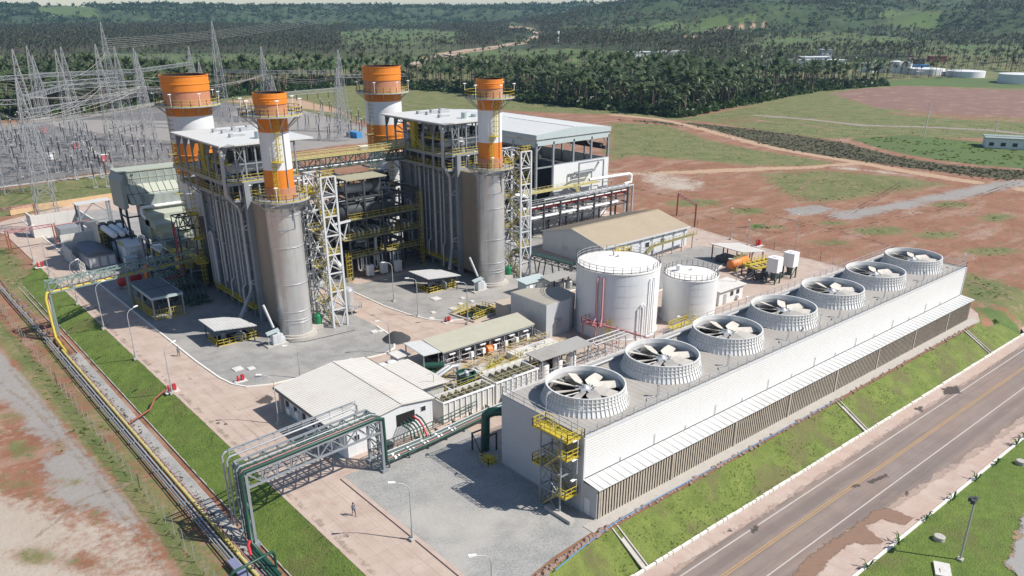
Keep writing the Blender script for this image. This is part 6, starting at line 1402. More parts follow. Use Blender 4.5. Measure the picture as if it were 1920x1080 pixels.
for (xa_, za), (xb_, zb) in zip(ar, ar[1:]): b.hexa([(xa_,136.3,za-.12),(xb_,136.3,zb-.12),(xb_,148.2,zb-.12),(xa_,148.2,za-.12),(xa_,136.3,za),(xb_,136.3,zb),(xb_,148.2,zb),(xa_,148.2,za)])
b.add([(-16.6,136.5,3.0)]+[(x,136.5,z-.1) for x, z in ar]+[(-11,136.5,3)], [list(range(len(ar)+2))]); b.build('curved_roof', M['cooler'], t)
b = MB()
for k in range(3): b.box(-15.9+1.7*k,136.38,.7,-14.7+1.7*k,136.5,2.7)
for k in range(4): b.box(-16.75,138+2.6*k,.7,-16.6,139.8+2.6*k,2.7)
b.build('access_door', M['wallgrey'], t)
o = thing('small_cabinet', 'small pale cabinet with a peaked roof right of the dark curved-roof container', 'cabinet', (-9.2, 131.6, 0))
b = MB(); b.box(-10.6,130.6,.2,-8.2,132.6,2.9); b.build('cabinet_body', M['wallgrey'], o); b = MB(); gable(b, -10.8, -8.0, 130.4, 131.6, 132.8, 2.85, 3.2, 2.85, .1); b.build('roof', M['bluegrey'], o)
o = thing('fence_posts', 'line of short pale posts and rails beside the west road by the concrete walls', 'railing', (-19, 146, 0))
b = MB(); b.rail([(-18.4,133,0),(-18.4,146,0)], 2.6, 1.6, .14); b.build('rail', M['palecon'], o)
# fin-fan cooler
t = thing('air_cooler', 'open-legged air cooler with a dark blue-grey slatted roof and yellow cages, beside the west road', 'cooler', (-13.3, 102, 0))
b = MB(); b.box(-16.4,95.0,3.9,-10.6,108.0,4.35); b.build('cooler_frame', M['bluegrey'], t)
b = MB(); x = -16.2
while x < -10.8: b.box(x,95.2,4.35,x+.3,107.8,4.42); x += .42
b.box(-16.3,100.8,4.35,-10.7,101.0,4.5); b.box(-13.6,95.1,4.35,-13.4,107.9,4.5); b.build('slats', M['cooler'], t)
b = MB(); [b.beam((x,y,0),(x,y,3.9), .22) for x in (-16.2,-13.4,-10.8) for y in (95.2,101.4,107.8)]; b.build('leg', M['galv'], t)
for x in (-14.9, -12.1):
    for y in (98.2, 104.6): b = MB(); b.lathe(x, y, [(1.25,2.2),(1.25,2.5),(1.1,3.0),(1.3,3.9)], 20, 0, False); b.lathe(x, y, [(.3,1.2),(.3,2.4)], 10); b.build('fan_cowl', M['dark'], t)
b = MB()
for x0_, x1_ in ((-16.1,-13.7),(-13.2,-10.9)): b.rail([(x0_,95.1,.1),(x1_,95.1,.1)], 1.8, .5, .08)
b.rail([(-16.3,107.5,.1),(-16.3,95.3,.1)], 1.8, .7, .08); b.build('guard_cage', M['yellow'], t)
t = thing('red_tank', 'red horizontal tank lying beside the pipe bridge over the west road', 'tank', (-13.4, 119.4, 0))
b = MB(); b.tube([(-15.8,119,1.6),(-15.5,119,1.6),(-11.2,119.6,1.6),(-10.9,119.6,1.6)], [.7,1.15,1.15,.7], 18); b.build('tank_shell', M['red'], t)
b = MB(); [b.box(x-.2,118.4,0,x+.2,120.4,.8) for x in (-14.6,-12)]; b.build('saddle', M['concrete'], t)
b = MB(); b.tube([(-10.2,118.2,.2),(-10.2,118.2,3.6),(-9.4,119,3.8)], .5, 10); b.build('hose_reel', M['brightorange'], t)
# piping and valves in shade left of the boiler
t = thing('valve_station', 'dark green pipe racks and valves in the shade left of the nearer boiler', 'pipework', (-6, 106, 0))
b = MB()
for k in range(7): b.tube([(-9.8+.7*k,103,3.6),(-9.6+.7*k,121,4.2)], .13, 6)
for k in range(6): b.tube([(-9.4+.9*k,100,.4),(-9.4+.9*k,100,2.4),(-9.2+.9*k,104,2.8),(-9.2+.9*k,104,.4)], .2, 6)
b.build('pipework', M['darkgreen'], t)
b = MB(); [b.beam((x,y,0),(x,y,3.9), .25) for x in (-10,-5) for y in (103,109,115,121)]; [b.beam((-10,y,3.4),(-5,y,3.4), .25) for y in (103,109,115,121)]; b.build('frame', M['darkgreen'], t)
b = MB(); rg = random.Random(4)
for k in range(20): x = rg.uniform(-9.5,-4.5); y = rg.uniform(97.5,103); b.lathe(x, y, [(.18,.3),(.3,.5),(.18,.8),(.05,1.2)], 8); b.tube([(x,y,.5),(x+1,y,.5)], .12, 5)
b.build('valve', M['green'], t)
b = MB(); b.box(-6,109.5,4.2,-3.2,112,6.6); b.build('yellow_box', M['yellow'], t)

# ---------------------------------------------------------------- pipe gantries over the road
t = thing('pipe_gantry', 'tall green and grey pipe gantry crossing the concrete road in the foreground', 'pipe gantry', (-21, 22.5, 0))
A, B2 = Vector((-30.4,21.6,0)), Vector((-12.3,23.4,0)); H1 = 7.0
legA = [Vector((-30.0,20.3,-1.6)), Vector((-30.0,24.2,-1.6))]; legB = [Vector((-12.5,22.0,0)), Vector((-12.5,25.6,0))]
b = MB()
for y0_ in (20.6, 23.9):
    yy = lambda s: y0_+1.5*s
    b.beam((-30,yy(0),5.6),(-12.5,yy(1),5.6), .22); b.beam((-30,yy(0),7.3),(-12.5,yy(1),7.3), .22)
    for k in range(11):
        x = -30+17.5*k/10; x2 = -30+17.5*(k+1)/10; s, s2 = k/10, (k+1)/10; b.beam((x,yy(s),5.6),(x,yy(s),7.3), .13)
        if k < 10: b.beam((x,yy(s),5.6 if k % 2 else 7.3),(x2,yy(s2),7.3 if k % 2 else 5.6), .13)
for k in range(11): x = -30+17.5*k/10; s = k/10; b.beam((x,20.6+1.5*s,7.3),(x,23.9+1.5*s,7.3), .15); b.beam((x,20.6+1.5*s,5.6),(x,23.9+1.5*s,5.6), .13); (b.beam((x,20.6+1.5*s,5.6),(x+1.75,23.9+1.5*s,5.6), .1) if k < 10 else None)
b.build('truss', M['steel'], t)
for (x, ya_, yb_, z0_) in ((-30.1,20.6,23.9,-1.7),(-12.5,22.1,25.4,0)):
    b = MB(); b.beam((x,ya_,z0_),(x,ya_,7.2), .3); b.beam((x,yb_,z0_),(x,yb_,7.2), .3)
    for k in range(4): za, zb = z0_+(7-z0_)*k/4, z0_+(7-z0_)*(k+1)/4; b.beam((x,ya_,za),(x,yb_,zb), .12); b.beam((x,ya_,zb),(x,yb_,zb), .14); b.beam((x,yb_,za),(x,ya_,zb), .12)
    b.box(x-.4,ya_-.4,z0_-.2,x+.4,ya_+.4,z0_+.35); b.box(x-.4,yb_-.4,z0_-.2,x+.4,yb_+.4,z0_+.35); b.build('support_leg', M['steel'], t)
for i, (dy, r, mm, zt) in enumerate(((-.1,.2,'green',7.7),(.4,.09,'pink',7.65),(.85,.12,'green',7.65),(1.35,.08,'galv',7.65),(1.8,.1,'darkgreen',7.65))):
    y = 20.6+dy; b = MB(); dd = .15*i
    b.tube([(-30.6+dd*.2,y-7,-1.25),(-30.6+dd*.2,y,-1.25),(-30.6+dd*.2,y,zt-.35),(-30.2+dd*.2,y+.02,zt),(-13.2,y+1.45,zt),(-12.2,y+1.5,zt-.4),(-12.1,y+1.5,1.2)], r, 8); b.build('pipe', M[mm], t)
b = MB()
for dx, dz in ((0,0),(.5,.45)):
    b.tube([(-30.5-dx*.5,24.6+dx,-1.2),(-30.5-dx*.5,24.6+dx,7.3+dz),(-30.1-dx*.5,24.6+dx,7.7+dz),(-14.2+dx,26.1+dx,7.7+dz),(-13.6+dx,26.1+dx,7.3+dz),(-13.6+dx,26.1+dx,6.6)], .12, 6)
b.build('conduit', M['galv'], t)
b = MB(); b.box(-31.6,24.3,7.35,-13.4,25.7,7.45) if False else None; b.rail([(-30.0,24.9,7.3),(-13.4,26.4,7.3)], 1.15, 1.9, .06, 0, False, False); b.build('walkway_rail', M['galv'], t)
# low pipe run from the gantry to the cooling tower
t = thing('pipe_run', 'low run of green, white and red pipes from the gantry to the cooling tower', 'pipes', (-6, 24.4, 0))
for i, (dy, r, mm) in enumerate(((0,.19,'green'),(.45,.1,'pink'),(.8,.13,'green'),(1.2,.08,'galv'),(1.55,.15,'darkgreen'),(2.0,.1,'galv'))):
    b = MB(); b.tube([(-12.2,22.6+dy,.95),(-4,23.0+dy*.9,.95),(6,24.2+dy*.8,.95),(18,24.6+dy*.8,.95)], r, 8); b.build('pipe', M[mm], t)
b = MB()
for k in range(8):
    x = -11.5+3.2*k; y = 22.7+.11*(x+12); b.beam((x,y-.4,.7),(x,y+2.4,.7), .16); b.beam((x,y-.3,0),(x,y-.3,.7), .16); b.beam((x,y+2.3,0),(x,y+2.3,.7), .16)
b.rail([(-12,25.3,.8),(-4,25.8,.8),(6,27.0,.8)], 1.2, 1.6, .09, 0, False, False); b.build('support', M['darkgreen'], t)
for k in range(5):
    b = MB(); x = -10.6+2.4*k; y = 22.6+.11*(x+12); b.tube([(x,y-.05,.95),(x+.3,y-.02,.95)], .25, 8); b.tube([(x+.1,y+.75,.95),(x+.4,y+.78,.95)], .2, 8); b.tube([(x+.6,y+.02,.95),(x+.8,y+.04,.95)], .25, 8); b.build('flange', M['white'], t)
for i in range(6):
    x = -6.4+.5*i; b = MB(); b.tube([(x,27.6,2.4+.1*i),(x,25.8+.1*i,2.4+.1*i),(x+.1,25.4,2.2),(x+.1,25.2-.2*i,1.0)], .12 if i != 4 else .14, 6); b.build('riser', M[('green','darkgreen','green','green','red','green')[i]], t)
t = thing('inlet_pipe', 'fat dark green pipe bending down beside the end of the cooling tower', 'pipe', (.4, 18.2, 0))
b = MB(); b.tube([(4.2,14.0,5.7),(1.7,16.8,5.75),(.9,17.7,5.6),(.5,18.1,5.0),(.4,18.2,0)], .58, 14); b.build('pipe', M['green'], t)
b = MB()
for x, y in ((-.9,17.2),(-.9,19.2),(1.5,17.2),(1.5,19.2)): b.beam((x,y,0),(x,y,2.6), .18)
b.beam((-.9,17.2,2.5),(1.5,17.2,2.5), .16); b.beam((-.9,19.2,2.5),(1.5,19.2,2.5), .16); b.beam((-.9,17.2,0),(-.9,19.2,2.5), .1); b.build('support_frame', M['dark'], t)
o = thing('pump_guard', 'small yellow guard rail beside the left corner of the cooling tower end wall', 'guard rail', (-.8, 15.6, 0))
b = MB(); b.rail([(-.4,14.6,.0),(-1.8,14.8,.0),(-1.8,16.6,.0)], 1.1, .8, .09); b.box(-1.4,15,0,-.6,16.2,.8); b.build('rail', M['yellow'], o)
t = thing('pipe_bridge', 'dark green truss pipe bridge over the far part of the west road', 'pipe bridge', (-24, 104, 0))
b = MB(); b.truss((-31,103.6,6.6),(-4,107.6,6.6), 2.0, 1.8, 14, .22, .14)
for x, y in ((-31,102.8),(-31,104.6),(-17.4,104.8),(-16.6,106.6)): b.beam((x,y,-1.5 if x < -25 else 0),(x,y,6.6), .3)
b.build('truss', M['palegreen'], t)
for i, (dy, mm, r) in enumerate(((-.6,'yellow',.22),(-.1,'rust',.18),(.4,'galv',.14))):
    b = MB(); x = -31.4; b.tube([(-32.2,101.4+dy-8,-1.2),(-32.0,101.4+dy,-1.1),(-31.9+.3*i,102.6+dy,5.8-.1*i),(-31.4+.3*i,103.4+dy,6.75),(-4,107.6+dy,6.75)], r, 8); b.build('pipe', M[mm], t)
# ---------------------------------------------------------------- pipeline along the west side
t = thing('pipeline', 'long bundle of pipes on sleepers along the west fence, one of them yellow', 'pipeline', (-32.5, 60, -1.6))
for i, (dx, r, mm) in enumerate(((0,.2,'yellow'),(-.55,.11,'galv'),(-.95,.1,'steel'),(.42,.07,'pink'),(-1.25,.06,'galv'))):
    b = MB(); yy = [-16,0,14,18,26,45,70,100] if i != 0 else [-16,0,14,18,26,45,70,94]
    b.tube([(-32.55+dx+.02*random.uniform(-1,1), y, -1.15) for y in yy]+([(-33.2+dx,150,-1.15)] if i in (1,2,3) else []), r, 8)
    b.build('pipe', (M[mm] if i else mat('dusty_yellow_pipe', (.5,.42,.14), .6, var=.2)), t)
b = MB(); y = -14.
while y < 150: b.box(-33.9,y-.1,-1.75,-31.9,y+.1,-1.36); y += 4.8
b.build('sleeper', mat('stained_sleeper', (.24,.21,.18), .9), t)
b = MB()
for k in range(9): y = 19.5+.75*k; b.tube([(-32.75,y,-1.15),(-32.35,y,-1.15)], .3, 8); b.tube([(-32.55,y+.3,-1.15),(-32.55,y+.3,-.6)], .09, 6)
b.build('valve', mat('dull_yellow_valve', (.4,.33,.1), .6), t)
b = MB()
for k, (dx, mm) in enumerate(((.9,0),(1.25,0),(1.6,0))): b.tube([(-32.4+dx,-16,-1.2),(-32.4+dx,19,-1.2)], .13, 6)
b.tube([(-35.4,14.2,-1.5),(-35.4,14.2,.6),(-35,14.2,.9),(-30.6,14.8,.9),(-30.4,14.8,.5),(-30.4,14.8,-1.2)], .15, 8); b.beam((-33.6,14.4,-1.5),(-33.6,14.4,.8), .12); b.build('crossover_pipe', M['green'], t)
b = MB(); b.box(-34.0,9,-1.35,-33.1,19,-1.0); b.build('cable_tray', mat('blue_grey_tray', (.2,.21,.32), .5), t)
b = MB(); b.tube([(-31.6,18.4,-1.2),(-31.4,19.4,-.6),(-31,20,-.5)], .18, 8); b.build('red_valve', M['red'], t)
# fence
def fence(name, pts, zf, label, h=2.4, sp=3.0, lean=.45, mats=('fencep','wire')):
    t = thing(name, label, 'fence', (pts[0][0], pts[0][1], zf)); b = MB(); w = MB()
    for p, q in zip(pts, pts[1:]):
        p = Vector((p[0], p[1], zf)); q = Vector((q[0], q[1], zf)); L = (q-p).length; n = max(1, round(L/sp)); a = Vector((-(q-p).y, (q-p).x, 0)).normalized()*lean
        for i in range(n+1): c = p.lerp(q, i/n); b.beam(c, c+Vector((0,0,h)), .06)
        for zz in (.1, .5, .9, 1.3, 1.7, 2.05, 2.3): w.beam(p+Vector((0,0,zz*h/2.4)), q+Vector((0,0,zz*h/2.4)), .012)
    b.build('post', M[mats[0]], t); w.build('wire', M[mats[1]], t); return t
fence('perimeter_fence', [(-36.3,-14),(-36.4,40),(-36.6,80),(-36.4,150),(-33,196)], -1.6, 'wire fence with pale posts along the west gravel track')
fence('perimeter_fence', [(112.4,20),(113.2,36),(112.9,48),(116.4,73.4),(121,82)], 0, 'wire fence on the east side between the plant and the red earth field', 2.2, 3.2)
fence('switchyard_fence', [G(0,350),G(222,319),G(330,302)], 0, 'wire fence along the near edge of the switchyard, left of the filter house', 2.0, 4)
fence('switchyard_fence', [G(0,236),G(200,213),G(318,198)], 0, 'pale wire fence along the far edge of the switchyard before the palms', 2.6, 6)
t = thing('retaining_wall', 'low tan wall along the track behind the concrete blast walls', 'wall', (*G(130,388), 0))
b = MB(); pp = [G(20,404),G(60,396),G(130,386),G(225,371)]
for p, q in zip(pp, pp[1:]): b.beam((p[0],p[1],.9),(q[0],q[1],.9), .3, 1.8)
b.build('wall_panel', mat('tan_wall', (.55,.38,.22), .85, streak=.3), t)
# red clearance gates
def gate(name, p, q, h, label, mm='rust'):
    t = thing(name, label, 'clearance gate', (*p, 0), 'red clearance gates'); b = MB()
    for c in (p, q): b.beam((c[0],c[1],0),(c[0],c[1],h), .25); b.beam((c[0]+.6,c[1]+.6,0),(c[0]+.6,c[1]+.6,h), .25)
    b.build('gate_post', M[mm], t)
    b = MB(); b.beam((*p,h),(*q,h), .22); b.beam((*p,h-.6),(*q,h-.6), .15); n = 8; P_, Q_ = Vector((*p,h)), Vector((*q,h))
    for k in range(n): b.beam(P_.lerp(Q_,k/n), P_.lerp(Q_,(k+1)/n)-Vector((0,0,.6)), .1)
    b.build('gate_beam', M['pink'], t)
gate('clearance_gate', G(19,474), G(106,459), 5.2, 'red steel clearance gate over the west road before the bend')
gate('clearance_gate', G(-10,432), G(70,418), 5.2, 'red steel clearance gate at the far bend of the west road')
gate('clearance_gate', (117.0,74.6), (124.2,86.4), 6.2, 'rusty red clearance gate at the east end of the workshop')
# ---------------------------------------------------------------- street lamps
def lamp(x, y, h, arm, label):
    t = thing('street_lamp', label, 'street lamp', (x, y, 0), 'grey street lamps'); a = Vector((math.cos(R(arm)), math.sin(R(arm)), 0)); p = Vector((x, y, 0))
    b = MB(); b.tube([p+Vector((0,0,.3)), p+Vector((0,0,1.6)), p+Vector((0,0,h-1.1)), p+a*.15+Vector((0,0,h-.55)), p+a*.6+Vector((0,0,h-.15)), p+a*1.5+Vector((0,0,h+.05))], [.1,.085,.062,.05,.045,.04], 8); b.tube([p+Vector((0,0,.2)), p+Vector((0,0,1.5))], .14, 8); b.build('pole', M['galv'], t)
    b = MB(); c = p+a*1.4+Vector((0,0,h+.05)); d = p+a*2.15+Vector((0,0,h+.12)); n_ = Vector((-a.y,a.x,0))*.16
    b.hexa([c-n_*.6, d-n_, d+n_, c+n_*.6, c-n_*.6+Vector((0,0,.14)), d-n_+Vector((0,0,.12)), d+n_+Vector((0,0,.12)), c+n_*.6+Vector((0,0,.14))]); b.build('lamp_head', M['white'], t)
    b = MB(); b.box(x-.35,y-.35,-.1,x+.35,y+.35,.3); b.build('base', M['concrete'], t)
for x, y, h, arm, lb in ((-24.75,61.8,7.6,20,'street lamp on the west verge right beside the red hydrant'),(-24.75,78.8,8.5,20,'street lamp on the west verge opposite the nearer white canopy'),(-24.75,96.9,8.4,20,'street lamp on the west verge in front of the air cooler'),
    (-24.75,114.6,8.4,20,'street lamp on the west verge close behind the dark green pipe bridge'),(-24.75,136.9,8.4,20,'street lamp on the west verge opposite the dark curved-roof container'),(-25.0,150.8,8.4,20,'street lamp on the west verge just before the red clearance gate'),
    (-17.7,8.1,7.3,150,'street lamp on the pale gravel in the foreground beside the concrete road'),(-18.9,-7.0,7.6,160,'street lamp at the bottom edge of the picture, only its curved head showing'),(-16.9,42.3,7.5,150,'street lamp by the left eave of the white pump house'),
    (23.3,75.7,8.1,170,'street lamp left of the farther white canopy, the one deeper in the yard'),(22.1,65.5,7.6,165,'street lamp on the curved kerb of the farther stone yard'),(26.7,56.2,8.2,165,'street lamp at the front corner of the valve pit'),
    (8.4,53.6,5.9,160,'street lamp beside the dark grit heap'),(-7.6,54.3,5.6,160,'street lamp at the kerb behind the pump house roof'),(113.5,60.7,8.2,200,'street lamp along the east fence left of the roofed orange tank'),(112,54.6,6.6,200,'thin street lamp along the east fence by the red hydrant'),
    (114.6,43.4,9.5,200,'street lamp along the east fence behind the two raised white tanks'),(77.0,33.8,7.8,150,'street lamp beside the little white control house'),(46.2,22.5,6.6,180,'thin street lamp between the big white tank and the cooling tower'),(63.5,21.2,6.5,180,'thin street lamp between the smaller white tank and the cooling tower')):
    lamp(x, y, h, arm, lb)
# flood light pole on the far verge, utility poles
t = thing('floodlight_pole', 'leaning grey floodlight pole on the green verge beyond the public road', 'light pole', (28.3,-30.5,ZR))
b = MB(); b.tube([(28.3,-30.5,ZR),(28.55,-30.3,ZR+7.4)], .11, 8); b.build('pole', M['galv'], t)
b = MB(); [b.box(28.55+dx-.25,-30.3+dy-.2,ZR+7.3,28.55+dx+.25,-30.3+dy+.2,ZR+7.75) for dx, dy in ((-.35,0),(.35,.1),(0,.4))]; b.build('floodlight', M['dark'], t)
b = MB(); b.box(28,-30.8,ZR,28.6,-30.2,ZR+.25); b.build('base', M['concrete'], t)
def utility(x, y, h, label):
    t = thing('utility_pole', label, 'utility pole', (x, y, 0)); b = MB(); b.tube([(x,y,-1),(x,y,h)], .2, 8); b.build('pole', M['palecon'], t)
    b = MB(); b.beam((x-1,y,h-.5),(x+1,y,h-.5), .15); [b.lathe(x+d, y, [(.08,h-.4),(.1,h-.1)], 6) for d in (-.8,0,.8)]; b.build('crossarm', M['steel'], t)
utility(*G(1731,263), 16, 'tall pale utility pole standing in the green strip of the far field')
utility(*G(1865,252), 7, 'short utility pole beside the long white house at the right edge')
# manholes on the far verge
for (x, y), lb in ((G(1447,1005,ZR),'round concrete manhole drum on the verge left of the floodlight pole'),(G(1912,868,ZR),'round concrete manhole drum at the right edge of the picture')): pass
for (px, py), lb in (((1760,1012),'round concrete manhole drum on the green verge left of the floodlight pole'),((1913,870),'round concrete manhole drum on the verge at the right edge')):
    x, y = G(px, py, ZR); b = MB(); b.lathe(x, y, [(.62,ZR),(.62,ZR+.5),(.55,ZR+.55)], 20); o = rebase(b.build('manhole_drum', M['concrete']), (x,y,ZR)); tag(o, lb, 'manhole')
x, y = G(1765,1072,ZR); b = MB(); b.beam((x-.9,y-.6,ZR+.12),(x+1.3,y+.6,ZR+.12), 1.6, .3); b.tube([(x-.5,y-.1,ZR+.3),(x,y+.2,ZR+.34),(x+.6,y,ZR+.3)], .04, 5, 0); o = rebase(b.build('concrete_slab', M['palecon']), (x,y,ZR)); tag(o, 'pale concrete slab with a cable on it at the bottom edge of the picture', 'slab')
# seedlings along the kerb
for i, (px, py) in enumerate(((1626,1062),(1685,1016),(1736,972),(1786,935),(1830,898),(1868,868),(1906,832),(1920,818))):
    x, y = G(px, py+3, ZR); rg = random.Random(i); b = MB()
    for k in range(9):
        a = rg.uniform(0, 6.28); L = rg.uniform(.6, 1.3); s_ = Vector((math.cos(a), math.sin(a), 0)); n_ = Vector((-s_.y, s_.x, 0))*.1
        p0, p1, p2 = Vector((x,y,ZR)), Vector((x,y,ZR))+s_*L*.4+Vector((0,0,L*.8)), Vector((x,y,ZR))+s_*L+Vector((0,0,L*.75))
        b.add([p0-n_*.4,p0+n_*.4,p1+n_,p1-n_,p2], [(0,1,2,3),(3,2,4)])
    o = rebase(b.build('young_palm', M['bush2']), (x,y,ZR)); tag(o, 'young palm seedling planted along the white kerb of the public road', 'palm seedling', 'palm seedlings along the road kerb')
o = MB(); hp = [(-9.6,-5.75,.12),(-5,-4.9,.15),(.8,-4.1,.2),(10,-3.9,.15),(18.7,-3.95,.12),(30,-4.0,.14),(49,-4.0,.12)]; o.tube(hp, .07, 6); o = rebase(o.build('blue_hose', M['bluehose']), (0,-4.1,0)); tag(o, 'long blue hose lying along the top of the east grass bank', 'hose')
o = MB(); o.tube([(-2.6,69.2,.08),(0,67.6,.08),(4,67.2,.08),(9.4,66.8,.08)], .06, 5); o = rebase(o.build('cable', M['dark']), (3,67.4,0)); tag(o, 'thin dark cable lying on the stone yard in front of the nearer silo', 'cable')
# ---------------------------------------------------------------- people
def person(x, y, head, label, stride=.24, shirt='cloth'):
    # joints of one continuous body, walking
    f = Vector((math.cos(head), math.sin(head), 0)); s = Vector((-f.y, f.x, 0)); P0 = Vector((x, y, 0))
    J = []; E_ = []; Rr = []
    def j(a, b_, c, r, par=None):
        J.append(P0+f*a+s*b_+Vector((0,0,c))); Rr.append(r)
        if par is not None: E_.append((par, len(J)-1))
        return len(J)-1
    pel = j(0,0,.93,.135); ab = j(.0,0,1.08,.125,pel); ch = j(.01,0,1.28,.15,ab); nb = j(.0,0,1.43,.075,ch); nk = j(.01,0,1.5,.055,nb); hd = j(.025,0,1.6,.085,nk); ht = j(.02,0,1.68,.075,hd)
    for sg, st in ((1, stride), (-1, -stride)):
        h_ = j(0,sg*.09,.9,.1,pel); k_ = j(.06+st*.55,sg*.1,.5,.062,h_); an = j(st*1.05-.03,sg*.1,.1+(.06 if st < 0 else 0),.042,k_); to = j(st*1.05+.15,sg*.11,.035+(.02 if st < 0 else 0),.04,an)
        sh = j(0,sg*.19,1.39,.062,nb); el = j(-st*.45,sg*.25,1.12,.045,sh); wr = j(-st*.6+.1,sg*.26,.9,.03,el); pm = j(-st*.62+.13,sg*.26,.83,.032,wr)
        for q in range(4): a1 = j(-st*.62+.12+.02*q,sg*(.245+.012*q),.77-.004*abs(q-1.5),.009,pm); j(-st*.62+.135+.02*q,sg*(.24+.012*q),.735,.008,a1)
        j(-st*.62+.19,sg*.235,.81,.01,pm)
    me = bpy.data.meshes.new('person'); me.from_pydata([tuple(v-P0) for v in J], E_, []); o = bpy.data.objects.new('person', me); COL.objects.link(o); o.location = P0; ORG[o.name] = P0.copy()
    md = o.modifiers.new('skin', 'SKIN'); sv = me.skin_vertices[0].data
    for i, r in enumerate(Rr): sv[i].radius = (r, r*(.8 if i in (2,) else 1))
    sv[0].use_root = True; o.modifiers.new('sub', 'SUBSURF').levels = 1; o.modifiers['sub'].render_levels = 1
    dg = bpy.context.evaluated_depsgraph_get(); me2 = bpy.data.meshes.new_from_object(o.evaluated_get(dg)); o.modifiers.clear(); o.data = me2; me2.name = 'person'
    me2.materials.clear(); [me2.materials.append(M[k]) for k in (shirt, 'navycloth', 'skin', 'dark')]
    for p in me2.polygons:
        z = p.center.z; arm = abs((p.center).dot(s)) > .2; p.use_smooth = True
        p.material_index = 2 if (z > 1.47 or (arm and z < .92 and z > .68)) else 3 if z < .1 else 1 if z < .92 and not arm else 0
    tag(o, label, 'person')
    b = MB(); c = P0+f*.012; b.lathe(c.x, c.y, [(.096,1.60),(.1,1.66),(.088,1.72),(.05,1.76),(.005,1.77)], 14)
    b.build('hair', M['hair'], o)
    hd_ = P0+f*.1+Vector((0,0,1.6)); b = MB(); b.beam(hd_+Vector((0,0,-.015)), hd_+f*.03+Vector((0,0,-.02)), .025, .04); b.build('nose', M['skin'], o)
    b = MB(); [b.beam(hd_-f*.012+s*q+Vector((0,0,.012)), hd_+f*.002+s*q+Vector((0,0,.012)), .022, .014) for q in (-.033,.033)]; b.beam(hd_-f*.012-s*.025+Vector((0,0,-.05)), hd_-f*.012+s*.025+Vector((0,0,-.05)), .012, .012); b.build('face', M['hair'], o)
person(-20.2, 16.2, R(-95), 'person in blue-grey workwear walking along the concrete road below the pipe gantry')
person(*G(335.5, 668), R(-70), 'person in grey workwear standing near the kerb opposite the west grass bank lamps', .12)
# ---------------------------------------------------------------- east yard
t = thing('roofed_generator', 'pale flat roof on posts over an orange horizontal tank, in the east yard', 'shelter', (97, 47, 0))
b = MB(); b.prism([(95.4,54.2),(101.0,50.0),(99.5,41.7),(94.8,44.6)], 3.45, 3.6); b.build('roof', M['creamroof'], t)
b = MB(); [b.beam((x,y,0),(x,y,3.45), .22) for x, y in ((95.6,53.2),(97.6,51.6),(100.3,49.7),(99.9,46),(99.2,42.3),(95.2,45),(97,43.6),(95.4,49))]; b.build('post', M['rust'], t)
b = MB(); b.box(94.6,47.5,0,98.2,51.5,1.4); b.lathe(97.5,47.4,[(.6,0),(.6,1.8),(.3,2)],12); b.build('engine', M['dark'], t)
t = thing('orange_tank', 'orange horizontal tank under and beside the pale flat roof in the east yard', 'tank', (92.6,44,0))
b = MB(); p, q = Vector((90.4,44.4,1.7)), Vector((96.2,44.6,1.7)); d = (q-p).normalized(); b.tube([p-d*.25,p,q,q+d*.25], [.7,1.05,1.05,.7], 18); b.build('tank_shell', M['brightorange'], t)
b = MB(); [b.box(x-.2,43.6,0,x+.2,45.4,.9) for x in (91.6,95)]; b.beam((90.6,44.4,2.8),(96,44.6,2.8), .8, .06); b.rail([(90.6,44,2.8),(96,44.2,2.8)], .8, 1, .07); b.build('saddle', M['dullyellow'], t)
t = thing('yellow_skid', 'yellow steel skid frame on dark legs between the orange tank and the white raised tanks', 'skid', (92,38.6,0))
b = MB(); P4 = [(90.6,41.6),(97.8,40.6),(96.9,36.9),(89.4,37.7)]
for k in range(4): a, c = P4[k], P4[(k+1)%4]; b.beam((*a,2.4),(*c,2.4), .4, .35)
for k in range(6): s = k/5; b.beam((90.6+7.2*s,41.6-s,2.5),(89.4+7.5*s,37.7-.8*s,2.5), .28)
b.beam((90,39.6,2.7),(97.4,38.7,2.7), .7, .2); b.rail([(*P4[0],2.5),(*P4[1],2.5)], .9, 1.2, .08); b.build('skid_frame', M['yellow'], t)
b = MB(); [b.beam((x,y,0),(x,y,2.4), .22) for x, y in P4]; b.tube([(88.9,36.6,1.1),(92.6,36,1.1)], .75, 14); b.lathe(94.6,38.4,[(.7,0),(.7,2)],12); b.lathe(91.5,39.9,[(.8,0),(.8,1.8)],12); b.build('skid_equipment', M['dark'], t)
b = MB(); rg = random.Random(8)
for k in range(16): x = rg.uniform(87,97); y = rg.uniform(34.5,40); b.tube([(x,y,.3),(x+rg.uniform(1,3),y,.3),(x+1,y-.8,1.2)], .12, 5)
b.build('pipework', M['galv'], t)
for i, ((x, y), lb) in enumerate((((90.7,33.9),'white raised tank on green legs, the nearer of the pair beside the yellow skid'),((96.8,33.9),'white raised tank on green legs, the farther of the pair beside the yellow skid'))):
    t = thing('raised_tank', lb, 'raised tank', (x,y,0), 'white raised tanks'); b = MB(); b.prism([(x-1.1,y-1.3),(x+.9,y-1.3),(x+1.25,y-.9),(x+1.25,y+1.0),(x+.9,y+1.3),(x-1.1,y+1.3),(x-1.35,y+.9),(x-1.35,y-.9)], 2.6, 5.6); b.lathe(x, y, [(.5,5.6),(.5,5.75)], 12); b.build('tank_body', M['white'], t)
    b = MB(); [b.beam((x+dx,y+dy,0),(x+dx,y+dy,2.6), .24) for dx in (-.9,.9) for dy in (-1,1)]; b.beam((x-.9,y-1,.2),(x+.9,y-1,2.5), .12); b.lathe(x,y,[(.3,.5),(.9,2.6)],10); b.build('leg', M['darkgreen'], t)
t = thing('control_house', 'little white control house with two windows beside the smaller white tank', 'building', (73.5,34.3,0))
